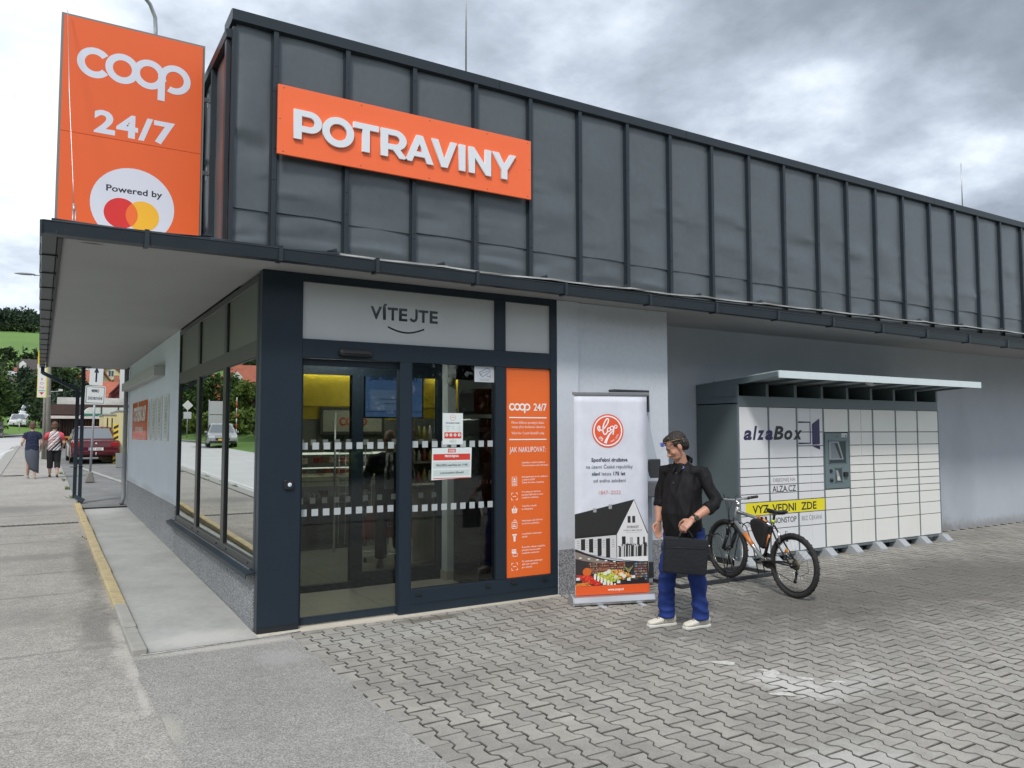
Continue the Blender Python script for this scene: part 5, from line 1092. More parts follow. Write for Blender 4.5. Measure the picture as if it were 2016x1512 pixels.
for sy2 in (-1, 1):
    MB().tube([(.889, sy2 * .19, .922), (.888, sy2 * .32, .931)], .017, 10).build('grip', M_bk, t); MB().tube([(.90, sy2 * .17, .91), (.955, sy2 * .19, .90), (.965, sy2 * .27, .895)], .007, 6).build('brake_lever', M_steel, t)
    MB().lathe([(0, -.003), (.016, -.003), (.016, .003), (0, .003)], (.888, sy2 * .325, .931), 'y', 10).build('grip_end', flat((.5, .03, .02)), t)
for k, (a, b_) in enumerate(((.05, .10), (-.05, .12), (.02, .07))): MB().tube([(.91, a * 2.5, .915), (.98, a * 2, .97 - .02 * k), (1.0, a, .88), (.96, b_ * .4, .74), (.93, .03, .62 - .1 * k)], .0035, 5).build('cable', M_bk, t)
MB().tube([ST, (.285, 0, .815)], .014, 10).build('seat_post', M_bk, t); MB().tube([(ST[0] + .002, 0, .735), (ST[0] - .004, 0, .765)], .021, 10).build('reflective_band', flat((.62, .75, .05), .5), t)
sd_ = MB(); rings = []
for k in range(11):
    u = k / 10; x = .40 - .27 * u; wd = .016 + .064 * max(0, (u - .35) / .65) ** .8 if u > .35 else .014 + .012 * u; z = .865 - .012 * math.sin(u * 3.1) + .02 * max(0, u - .6)
    if k in (0, 10): wd *= .4
    rings.append([(x, wd * math.cos(a), z + (.018 if math.sin(a) > 0 else .030) * math.sin(a) * (.5 if k in (0, 10) else 1)) for a in [2 * math.pi * i / 14 for i in range(14)]])
sd_.ring_loft(rings); sd_.build('saddle', M_bk, t); MB().tube([(.38, .018, .845), (.29, .022, .815), (.17, .022, .845)], .0035, 5).tube([(.38, -.018, .845), (.29, -.022, .815), (.17, -.022, .845)], .0035, 5).build('saddle_rail', M_steel, t)
MB().lathe([(0, -.052), (.085, -.050), (.085, -.047), (.02, -.044), (0, -.04)], BB, 'y', 30).lathe([(0, -.062), (.06, -.060), (.06, -.057), (0, -.055)], BB, 'y', 26).build('chainring', M_bk, t)
MB().tube([(BB[0], -.075, BB[2]), (BB[0] + .16, -.082, BB[2] - .06)], .010, 6).build('crank', M_steel, t); MB().tube([(BB[0], .075, BB[2]), (BB[0] - .16, .082, BB[2] + .06)], .010, 6).build('crank', M_steel, t)
MB().box(BB[0] + .12, -.165, BB[2] - .075, BB[0] + .20, -.085, BB[2] - .05).build('pedal', M_steel, t, bevel=.004); MB().box(BB[0] - .20, .085, BB[2] + .045, BB[0] - .12, .165, BB[2] + .07).build('pedal', M_steel, t, bevel=.004)
cs = MB()
for k in range(8): cs.lathe([(0, -.050 + k * .0035), (.024 + .0045 * k, -.050 + k * .0035), (.024 + .0045 * k, -.048 + k * .0035), (0, -.048 + k * .0035)], (0, 0, R1), 'y', 24)
cs.build('cassette', mat('oily_steel', (.16, .14, .10), .4, .8), t); MB().tube([(.02, -.058, R1 - .05), (.035, -.06, R1 - .17)], .012, 6).lathe([(0, -.066), (.022, -.064), (.022, -.056), (0, -.054)], (.04, 0, R1 - .18), 'y', 14).lathe([(0, -.066), (.022, -.064), (.022, -.056), (0, -.054)], (.02, 0, R1 - .09), 'y', 14).build('derailleur', M_bk, t)
MB().tube([(.02, -.05, R1 + .055), (BB[0], -.055, BB[2] + .07)], .004, 5).tube([(.04, -.058, R1 - .20), (BB[0], -.055, BB[2] - .07)], .004, 5).build('chain', M_bk, t); MB().tube([(.0, -.062, R1), (-.11, -.07, R1 + .07), (-.13, -.07, R1 - .05), (-.02, -.065, R1 - .12)], .003, 5).build('cable', M_bk, t)
MB().lathe([(0, -.003), (.024, -.003), (.026, 0), (.024, .003), (0, .003)], (.105, .0, R1 + .13), 'y', 12).build('spoke_reflector', flat((.65, .22, .02), .3), t); MB().tube([(.165, -.055, .66), (.15, -.055, .55)], .012, 6).tube([(.165, .055, .66), (.15, .055, .55)], .012, 6).build('brake_arm', M_steel, t)
bg_ = thing('frame_bag', 'black triangular cloth bag strapped inside the bicycle frame', 'bag', tuple(rb), rot=tuple(t.rotation_euler))
m = MB(); prof = [(.335, .735), (.50, .752), (.64, .738), (.60, .62), (.52, .50), (.44, .415), (.395, .44), (.37, .57)]; rings = []
for y, k in ((-.052, .80), (-.045, .96), (0, 1.02), (.045, .96), (.052, .80)):
    cxm, czm = .48, .62; rings.append([(cxm + (a - cxm) * k, y, czm + (b_ - czm) * k) for a, b_ in prof])
m.ring_loft(rings); o = m.build('bag_body', mat('black_cordura', (.012, .012, .013), .8, bump=.6, bs=60), bg_); sb = o.modifiers.new('s', 'SUBSURF'); sb.levels = 2; sb.render_levels = 2
MB().tube([(.44, -.03, .775), (.44, .03, .775), (.44, .04, .70), (.44, -.04, .70)], [(.004, .016)] * 4, 6, closed=True).build('strap', M_bk, bg_)
t = thing('bicycle_rack', 'low dark steel floor rack with hoops holding the mountain bike front wheel', 'bicycle rack', (0, 0, 0))
M_rk = mat('rack_dark_steel', (.05, .055, .06), .5, .4, var=.2, vs=9)
MB().box(4.45, -.44, .0, 6.0, -.40, .045).box(4.45, .06, .0, 6.0, .10, .045).build('floor_rail', M_rk, t, bevel=.004); MB().box(4.45, -.40, .0, 4.49, .06, .04).box(5.96, -.40, .0, 6.0, .06, .04).build('cross_rail', M_rk, t)
for i, x in enumerate((4.60, 4.71, 5.18, 5.295, 5.70, 5.81)):
    h = .62 if i % 4 < 2 else .52
    MB().tube([(x, -.42, .04), (x, -.34, h * .6), (x, -.24, h * .95), (x, -.17, h), (x, -.10, h * .95), (x, -.0, h * .6), (x, .08, .04)], .0075, 7).build('hoop', M_rk, t)
# ================================================================== PEOPLE
def remesh(mb, voxel, name='m', smooth=6, fac=.5, noise=None):
    me = mb.mesh(name, []) if False else None
    me = bpy.data.meshes.new(name); me.from_pydata(mb.v, [], mb.f); me.update(); fixnormals(me)
    o = bpy.data.objects.new(name, me); COL.objects.link(o); r_ = o.modifiers.new('r', 'REMESH'); r_.mode = 'VOXEL'; r_.voxel_size = voxel
    if smooth: s_ = o.modifiers.new('s', 'SMOOTH'); s_.iterations = smooth; s_.factor = fac
    dg = bpy.context.evaluated_depsgraph_get(); me2 = bpy.data.meshes.new_from_object(o.evaluated_get(dg)); bpy.data.objects.remove(o); bpy.data.meshes.remove(me)
    if noise:
        amp, sc_ = noise
        n = len(me2.vertices); co = np.empty(n * 3); me2.vertices.foreach_get('co', co); co = co.reshape(-1, 3); no = np.empty(n * 3); me2.vertices.foreach_get('normal', no); no = no.reshape(-1, 3)
        for i in range(n):
            v = Vector(co[i]); k = 1 - abs(mn.noise(Vector((v.x * sc_[0], v.y * sc_[1], v.z * sc_[2]))) * 2); co[i] += no[i] * amp * (k - .6)
        me2.vertices.foreach_set('co', co.reshape(-1)); me2.update()
    me2.polygons.foreach_set('use_smooth', [True] * len(me2.polygons)); return me2
def limb(m, pts, rad, n=12): m.tube(pts, rad, n); return m
def ball(m, c, r): m.ell(c, r if isinstance(r, (tuple, list)) else (r, r, r), 14, 10); return m
def torso(m, rings, n=20):
    """rings: (centre, half width along y, half depth along x)"""
    m.ring_loft([[(c[0] + d * math.cos(a), c[1] + w_ * math.copysign(abs(math.sin(a)) ** .85, math.sin(a)), c[2]) for a in [2 * math.pi * i / n for i in range(n)]] for c, w_, d in rings]); return m
def hand(m, wrist, d, palm_n, curl=.9, size=1.0, thumb_side=1):
    """palm plus four curled fingers and a thumb; d = direction of the hand, palm_n = normal out of the palm"""
    d = Vector(d).normalized(); nn = Vector(palm_n); nn = (nn - d * nn.dot(d)).normalized(); sd2 = d.cross(nn).normalized() * thumb_side; w0 = Vector(wrist); s_ = size
    m.tube([w0 - d * .01, w0 + d * .045 * s_, w0 + d * .09 * s_], [(.021 * s_, .026 * s_), (.016 * s_, .040 * s_), (.013 * s_, .040 * s_)], 12, up=nn)
    for k, (o_, l) in enumerate(((.030, .075), (.011, .085), (-.009, .078), (-.028, .060))):
        b_ = w0 + d * .082 * s_ + sd2 * o_ * s_; a = 0; P_ = [b_]; c_ = b_
        for seg, fr2 in enumerate((.45, .32, .23)): a += curl * (.35 if seg == 0 else .55) * (1 + .08 * k); c_ = c_ + (d * math.cos(a) + nn * math.sin(a)) * l * fr2 * s_; P_.append(c_)
        m.tube(P_, [.0105 * s_, .0095 * s_, .0085 * s_, .007 * s_], 8)
    b_ = w0 + d * .02 * s_ + sd2 * .026 * s_; m.tube([b_, b_ + (d * .6 + sd2 * .8) * .035 * s_, b_ + (d * 1.0 + sd2 * .9 + nn * .5) * .052 * s_, b_ + (d * 1.35 + sd2 * .7 + nn * .9) * .062 * s_], [.015 * s_, .0125 * s_, .0105 * s_, .008 * s_], 8)
def headgeo(c, yaw=0, pitch=0, k=1.0):
    """returns (skin MB, transform)"""
    T = Matrix.Translation(c) @ Matrix.Rotation(yaw, 4, 'Z') @ Matrix.Rotation(pitch, 4, 'Y') @ Matrix.Scale(k, 4)
    m = MB()
    m.ell((-.012, 0, .035), (.098, .076, .088), 22, 14); m.ell((.030, 0, -.025), (.062, .060, .085), 18, 12); m.ell((.042, 0, -.080), (.044, .046, .034), 16, 10); m.ell((.062, 0, -.098), (.026, .024, .019), 12, 8)
    m.tube([(.086, 0, .010), (.100, 0, -.018), (.112, 0, -.036), (.094, 0, -.047)], [.010, .012, .014, .011], 10); m.ell((.096, .012, -.040), (.012, .009, .008), 8, 6); m.ell((.096, -.012, -.040), (.012, .009, .008), 8, 6)
    m.tube([(.076, -.045, .022), (.089, -.02, .026), (.090, 0, .020), (.089, .02, .026), (.076, .045, .022)], .009, 8)
    m.tube([(.084, -.022, -.070), (.093, 0, -.067), (.084, .022, -.070)], .006, 8); m.tube([(.082, -.020, -.080), (.090, 0, -.080), (.082, .020, -.080)], .007, 8)
    for s_ in (-1, 1):
        m.ell((.052, s_ * .042, -.030), (.028, .020, .024), 10, 8); m.ell((-.012, s_ * .080, -.012), (.020, .009, .032), 12, 8, Matrix.Rotation(-.15, 3, 'Y'))
    return m, T
def addT(dst, src, T): dst.add([T @ Vector(p) for p in src.v], src.f, 0, True)
def hairgeo(T, style='short', k=1.0):
    m = MB()
    if style == 'short': m.ell((-.020, 0, .046), (.097, .081, .084), 20, 12); m.ell((-.062, 0, .0), (.050, .074, .075), 16, 10); m.ell((.030, 0, .096), (.052, .055, .028), 14, 8); m.ell((-.02, .070, .030), (.048, .018, .040), 10, 8); m.ell((-.02, -.070, .030), (.048, .018, .040), 10, 8); m.tube([(.055, .01, .10), (.083, .03, .082), (.092, .04, .058)], [.016, .009, .003], 7)
    elif style == 'woman': m.ell((-.020, 0, .045), (.108, .090, .098), 20, 12); m.ell((-.055, 0, -.015), (.065, .084, .085), 16, 10)
    elif style == 'bald': m.ell((-.055, 0, -.015), (.052, .076, .045), 16, 10)
    r_ = MB(); addT(r_, m, T); return r_
def eyes(parent, T):
    m = MB(); b_ = MB()
    for s_ in (-1, 1): m.ell(T @ Vector((.0815, s_ * .030, .001)), (.010, .012, .008), 8, 6); b_.tube([T @ Vector((.086, s_ * .018, .025)), T @ Vector((.090, s_ * .033, .028)), T @ Vector((.076, s_ * .050, .022))], [.003, .004, .003], 6)
    m.build('eye', flat((.06, .045, .04), .3), parent); b_.build('eyebrow', flat((.03, .02, .015), .8), parent)
SK = mat('skin_tanned', (.46, .235, .165), .5, var=.10, vs=14, bump=.15, bs=200); SKd = mat('skin_light', (.48, .29, .22), .5, var=.1, vs=12)
M_hair = mat('dark_brown_hair', (.022, .016, .013), .55, var=.4, vs=45, bump=.8, bs=90); M_hair2 = mat('reddish_brown_hair', (.10, .045, .028), .6, var=.4, vs=40, bump=.6, bs=80)
# ---- the man with the case
mr_ = thing('person', 'man in black shirt and blue trousers holding a black case beside the roll-up banner', 'person', (3.350, -1.645, 0), math.radians(192))
sk = MB(); neck = (.035, 0, 1.44); hc = (.085, -.005, 1.595); hm, HT_ = headgeo(hc, math.radians(-48), math.radians(33), 1.0)
addT(sk, hm, HT_); limb(sk, [(.0, 0, 1.38), (.03, -.002, 1.46), (.06, -.004, 1.54)], [.062, .056, .056])
torso(sk, [((.0, 0, .86), .15, .11), ((0, 0, 1.0), .16, .12), ((0, 0, 1.2), .14, .095), ((0, 0, 1.34), .12, .07)])
SHR, ELR, WRR = (.0, -.200, 1.365), (.015, -.245, 1.10), (.075, -.225, .905); SHL, ELL, WRL = (-.02, .195, 1.365), (-.035, .315, 1.10), (.215, .225, .965)
limb(sk, [(0, -.08, 1.33), (SHR[0], SHR[1] + .02, SHR[2] - .03), ELR], [.05, .036, .036]); limb(sk, [ELR, (.035, -.242, 1.02), WRR], [.044, .043, .029]); limb(sk, [(0, .08, 1.33), (SHL[0], SHL[1] - .02, SHL[2] - .03), ELL], [.05, .036, .036]); limb(sk, [ELL, (.07, .285, 1.05), WRL], [.044, .043, .029])
for hip, kn_, an in (((.0, -.09, .86), (.10, -.11, .48), (.125, -.115, .10)), ((-.01, .09, .86), (.0, .12, .48), (-.045, .125, .10))): limb(sk, [hip, kn_, an], [.085, .058, .04])
hand(sk, WRR, (.18, .05, -1), (.25, .9, .1), .55, 1.0, 1); hand(sk, WRL, (.65, -.40, -.62), (-.45, -.25, -.55), 1.25, 1.0, -1)
me = remesh(sk, .0052, 'body', 3, .5); me.materials.append(SK); body = link('body', me, mr_)
me = remesh(hairgeo(HT_), .006, 'hair', 1, .5, (.009, (75, 75, 22))); me.materials.append(M_hair); link('hair', me, mr_); eyes(mr_, HT_)
shm = MB(); torso(shm, [((.005, 0, .79), .182, .148), ((.02, 0, .90), .184, .158), ((.035, 0, 1.0), .184, .165), ((.025, 0, 1.12), .180, .152), ((.005, 0, 1.25), .184, .132), ((-.005, 0, 1.345), .172, .102), ((.0, 0, 1.405), .120, .085), ((.015, 0, 1.445), .066, .066)])
limb(shm, [(0, -.10, 1.36), (SHR[0], SHR[1] + .01, SHR[2]), (.006, -.228, 1.24), (.014, -.243, 1.13), (.022, -.243, 1.065)], [.072, .068, .056, .053, .052]); limb(shm, [(.021, -.243, 1.085), (.026, -.243, 1.045)], [.058, .057])
limb(shm, [(0, .10, 1.36), (SHL[0], SHL[1] - .01, SHL[2]), (-.028, .255, 1.24), (-.036, .305, 1.13), (.0, .312, 1.085), (.055, .292, 1.058)], [.072, .070, .058, .056, .056, .052]); limb(shm, [(.035, .300, 1.07), (.072, .285, 1.05)], [.057, .055])
M_shirt = mat('black_cotton_shirt', (.0055, .0055, .007), .75, spec=.3, bump=.2, bs=300)
me = remesh(shm, .0075, 'shirt', 3, .5, (.012, (13, 13, 6))); me.materials.append(M_shirt); sh_o = link('shirt', me, mr_)
cl = MB(); 
for s_ in (-1, 1): cl.ring_loft([[(x, y, z), (x + .008, y + s_ * .006, z)] for x, y, z in ()] or [[(-.04, s_ * .062, 1.47), (.03, s_ * .078, 1.455), (.03, s_ * .072, 1.462), (-.04, s_ * .056, 1.478)], [(.03, s_ * .085, 1.43), (.10, s_ * .052, 1.385), (.103, s_ * .046, 1.392), (.03, s_ * .079, 1.438)], [(.085, s_ * .012, 1.408), (.115, s_ * .030, 1.352), (.117, s_ * .025, 1.358), (.087, s_ * .008, 1.414)]], 0, False)
cl.build('collar', M_shirt, mr_, bevel=.002)
MB().tube([(-.055, -.06, 1.462), (-.075, 0, 1.485), (-.055, .06, 1.462)], [(.028, .008)] * 3, 8).build('collar', M_shirt, mr_)
Print(plane((.085, .062, 1.405), (-.5, .86, 0), (-.45, -.2, .8)), .5).disc(0, .008, .006, (.05, .12, .5), 8).up().disc(.003, .0, .004, (.45, .1, .08), 8).disc(-.004, -.008, .005, (.05, .12, .5), 8).build('collar_emblem', mr_)
for z in (1.355, 1.27): MB().lathe([(0, .004), (.006, .003), (.006, 0)], (.100 if z > 1.3 else .146, -.004, z), 'x', 10).build('shirt_button', flat((.08, .07, .06), .3), mr_)
tr = MB(); torso(tr, [((.0, 0, .98), .14, .11), ((0, 0, .90), .158, .122), ((.0, 0, .80), .156, .118)])
limb(tr, [(.0, -.085, .86), (.03, -.098, .74), (.095, -.112, .50), (.115, -.116, .30), (.120, -.118, .07)], [.104, .098, .082, .074, .072], 14); limb(tr, [(-.01, .085, .86), (-.005, .10, .74), (.0, .122, .50), (-.03, .128, .30), (-.045, .13, .07)], [.104, .100, .084, .075, .073], 14)
M_tr = mat('royal_blue_trousers', (.004, .023, .15), .8, var=.14, vs=6, bump=.2, bs=260)
me = remesh(tr, .0075, 'trousers', 3, .5, (.013, (6, 6, 12))); me.materials.append(M_tr); link('trousers', me, mr_)
M_shoe = mat('cream_canvas_shoe', (.60, .57, .50), .7, var=.06, vs=12); M_sole = mat('off_white_rubber', (.62, .62, .58), .5)
def shoe(parent, ankle, yaw, sc_=1.0, top=M_shoe, sole=M_sole, lace=(.16, .11, .07)):
    T = Matrix.Translation((ankle[0], ankle[1], 0)) @ Matrix.Rotation(yaw, 4, 'Z') @ Matrix.Scale(sc_, 4); rings = []; rs = []
    for x, wd, h in ((-.085, .020, .060), (-.078, .033, .080), (-.045, .038, .088), (.0, .038, .085), (.05, .040, .072), (.10, .046, .056), (.145, .047, .045), (.175, .038, .038), (.19, .018, .030)):
        rings.append([T @ Vector((x, wd * math.cos(a), .018 + h * .5 + h * .5 * math.sin(a))) for a in [2 * math.pi * i / 14 for i in range(14)]]); rs.append([T @ Vector((x * 1.03, y * (wd + .004), z)) for y, z in ((-1, .0), (-1.03, .024), (1.03, .024), (1, .0))])
    m = MB(); m.ring_loft(rings); so2 = m.build('shoe', top, parent); m = MB(); m.ring_loft(rs, 0, False); m.build('sole', sole, so2, bevel=.006, seg=2)
    m = MB()
    for k in range(5): x = .03 + .018 * k; z = .018 + .085 - .0055 - (x / .14) * .028; m.tube([T @ Vector((x, -.022, z - .006)), T @ Vector((x + .004, 0, z + .006)), T @ Vector((x, .022, z - .006))], .0035, 5)
    m.tube([T @ Vector((.03, .0, .105)), T @ Vector((.045, .045, .08)), T @ Vector((.06, .05, .05))], .003, 5)
    if lace: m.build('lace', flat(lace, .8), so2)
shoe(mr_, (.115, -.117), math.radians(-22)); shoe(mr_, (-.055, .129), math.radians(-16))
wt = MB(); wt.tube([Vector(WRL) + (Vector(ELL) - Vector(WRL)).normalized() * .022, Vector(WRL) + (Vector(ELL) - Vector(WRL)).normalized() * .046], [.0345, .0345], 16); wto = wt.build('watch', flat((.015, .013, .012), .5), mr_)
fa = (Vector(ELL) - Vector(WRL)).normalized(); wc = Vector(WRL) + fa * .034; on = Vector((.05, .92, .35)); on = (on - fa * on.dot(fa)).normalized()
m = MB(); u_ = fa.cross(on); m.ring_loft([[wc + on * d + (fa * math.cos(a) + u_ * math.sin(a)) * r_ for a in [2 * math.pi * i / 16 for i in range(16)]] for d, r_ in ((.028, .021), (.042, .022), (.043, .017))]); m.build('watch_face', flat((.05, .045, .04), .25), wto)
# sunglasses pushed up on the hair
t = thing('sunglasses', 'sunglasses with bright blue mirror lens pushed up on the hair of the man', 'sunglasses', tuple(mr_.location), mr_.rotation_euler.z)
def TH(x, y, z): return HT_ @ Vector((x, y, z))
for s_ in (-1, 1):
    m = MB(); m.ring_loft([[TH(x + d, s_ * y, z) for x, y, z in ((.106, .008, .098), (.104, .050, .100), (.090, .062, .088), (.098, .052, .062), (.112, .022, .066), (.114, .010, .080))] for d in (0, .006)], 0, False); m.build('lens', mat('blue_mirror_lens', (.02, .10, .85), .12, spec=1.0) if s_ > 0 else flat((.10, .04, .16), .15), t)
    MB().tube([TH(.094, s_ * .062, .092), TH(.05, s_ * .086, .078), TH(-.02, s_ * .092, .055), TH(-.05, s_ * .088, .040)], .0038, 6).build('temple_arm', flat((.20, .12, .05), .4), t)
MB().tube([TH(.108, -.012, .092), TH(.112, 0, .096), TH(.108, .012, .092)], .004, 6).build('bridge', flat((.03, .02, .03), .4), t)
# laptop case hanging from the left hand
bagdir = Vector((.8546, -.5193, 0)); Mb = Matrix.Rotation(math.atan2(bagdir.y, bagdir.x), 4, 'Z')
bc = mr_.matrix_basis @ Vector((.275, .185, 0)); 
t = thing('laptop_case', 'black cloth laptop case with two short handles hanging from the hand of the man', 'bag', (bc.x, bc.y, .505), rot=(0, math.radians(3), math.atan2(bagdir.y, bagdir.x)))
m = MB(); rings = []
for y, k in ((-.030, .90), (-.026, .98), (-.012, 1.0), (.012, 1.0), (.026, .98), (.030, .90)):
    pr = []
    for cx_, cz_, a0 in ((.165, .025, -90), (.175, .285, 0), (-.165, .295, 90), (-.165, .03, 180)):
        for i in range(5): a = math.radians(a0 + 90 * i / 4); pr.append(((cx_ + .022 * math.cos(a)) * k, y, .16 + ((cz_ + .022 * math.sin(a)) - .16) * k + .004 * math.sin(cx_ * 20)))
    rings.append(pr)
m.ring_loft(rings); m.build('case_body', mat('navy_black_cordura', (.006, .007, .011), .85, bump=.7, bs=45, bdist=.01, var=.15, vs=10), t, bevel=.003)
for y in (-.022, .022): MB().tube([(-.062, y, .305), (-.045, y * .6, .352), (-.02, y * .2, .372), (.02, y * .2, .372), (.045, y * .6, .345), (.062, y, .305)], [(.004, .011)] * 6, 6).build('handle', flat((.03, .026, .022) if y > 0 else (.02, .02, .022), .8), t)
MB().tube([(.188, -.01, .258), (.205, -.012, .255)], .006, 6).build('zip_pull', flat((.6, .6, .58), .4), t); MB().tube([(-.18, -.031, .225), (0, -.034, .230), (.18, -.031, .225)], .0025, 5).tube([(-.19, -.012, .275), (-.20, -.02, .22), (-.198, -.02, .20)], .004, 5).build('zip', M_black, t)
# ---- the man inside, walking out with a bottle in each hand
mi_ = thing('person', 'bald man in dark suit and white shirt walking inside the shop carrying two bottles', 'person', (2.33, 2.75, .012), math.radians(-115))
sk = MB(); hm, T2 = headgeo((.05, 0, 1.62), math.radians(-8), math.radians(16)); addT(sk, hm, T2); limb(sk, [(0, 0, 1.38), (.03, 0, 1.5), (.04, 0, 1.56)], [.065, .058, .056]); torso(sk, [((0, 0, .86), .15, .11), ((0, 0, 1.2), .17, .11), ((0, 0, 1.38), .16, .09)])
A1, A2 = [(0, -.2, 1.38), (-.0, -.30, 1.12), (.14, -.30, .93)], [(0, .2, 1.38), (-.02, .27, 1.12), (.20, .22, 1.0)]
for A_ in (A1, A2): limb(sk, A_, [.05, .045, .03])
for L2 in ([(0, -.09, .88), (.20, -.10, .48), (.18, -.10, .12)], [(0, .09, .88), (.02, .10, .48), (-.22, .11, .20)]): limb(sk, L2, [.085, .06, .04])
hand(sk, A1[2], (.5, 0, -.8), (0, .8, .2), 1.3, 1, 1); hand(sk, A2[2], (.7, -.3, -.4), (-.3, -.8, -.2), 1.3, 1, -1)
me = remesh(sk, .009, 'body', 3); me.materials.append(SKd); link('body', me, mi_); me = remesh(hairgeo(T2, 'bald'), .009, 'hair', 2); me.materials.append(flat((.12, .10, .09), .7)); link('hair', me, mi_); eyes(mi_, T2)
st_ = MB(); torso(st_, [((0, 0, .78), .19, .14), ((.02, 0, 1.0), .19, .15), ((0, 0, 1.25), .19, .13), ((0, 0, 1.38), .17, .10), ((0, 0, 1.46), .07, .06)])
for A_ in (A1, A2): limb(st_, [(A_[0][0], A_[0][1] * .5, 1.38), A_[0], A_[1], tuple(np.array(A_[1]) * .15 + np.array(A_[2]) * .85)], [.08, .075, .065, .05])
me = remesh(st_, .012, 'jacket', 4, .5, (.012, (8, 8, 10))); me.materials.append(mat('dark_suit', (.012, .012, .016), .8)); link('jacket', me, mi_)
sf = MB(); sf.ring_loft([[(x, y, z) for y in (-w_, -w_ * .5, 0, w_ * .5, w_)] for x, w_, z in ((.172, .062, .98), (.178, .065, 1.08), (.165, .060, 1.22), (.135, .050, 1.34), (.09, .045, 1.45))], 0, True, False); sf.build('white_shirt', flat((.62, .62, .64), .7), mi_)
MB().tube([(.185, -.01, 1.10), (.175, -.01, 1.22), (.145, -.005, 1.34), (.11, 0, 1.42)], [(.004, .022), (.004, .02), (.004, .016), (.008, .012)], 6, up=(1, 0, 0)).build('scarf', flat((.18, .08, .06), .8), mi_)
tr = MB(); torso(tr, [((0, 0, .95), .16, .12), ((0, 0, .82), .17, .125)]); limb(tr, [(0, -.09, .86), (.20, -.10, .48), (.18, -.10, .10)], [.105, .08, .075]); limb(tr, [(0, .09, .86), (.02, .10, .48), (-.20, .11, .20)], [.105, .08, .075]); me = remesh(tr, .012, 'trousers', 4); me.materials.append(MATS['dark_suit']); link('trousers', me, mi_)
shoe(mi_, (.19, -.10), 0, 1, flat((.02, .015, .012), .3), flat((.01, .01, .01), .6), None)
for i, (A_, c_, lb) in enumerate(((A1, (.012, .016, .010), 'dark wine bottle with white label held low by the man in the suit'), (A2, (.16, .18, .04), 'yellow-green bottle held at the waist by the man in the suit'))):
    pp = mi_.matrix_basis @ Vector((A_[2][0] + .075, A_[2][1] + (.02 if i == 0 else -.02), A_[2][2] - .09)); t = thing('wine_bottle', lb, 'bottle', tuple(pp), rot=(.2, .15, 0), group='bottles carried by the man in the suit')
    bo = MB().lathe([(0, -.24), (.037, -.24), (.038, -.06), (.030, -.03), (.014, .0), (.014, .07), (0, .07)], n=14).build('bottle_body', flat(c_, .1), t); MB().lathe([(.0388, -.20), (.0392, -.20), (.0392, -.10), (.0388, -.10)], n=14).build('bottle_label', flat((.5, .48, .42), .6), t)
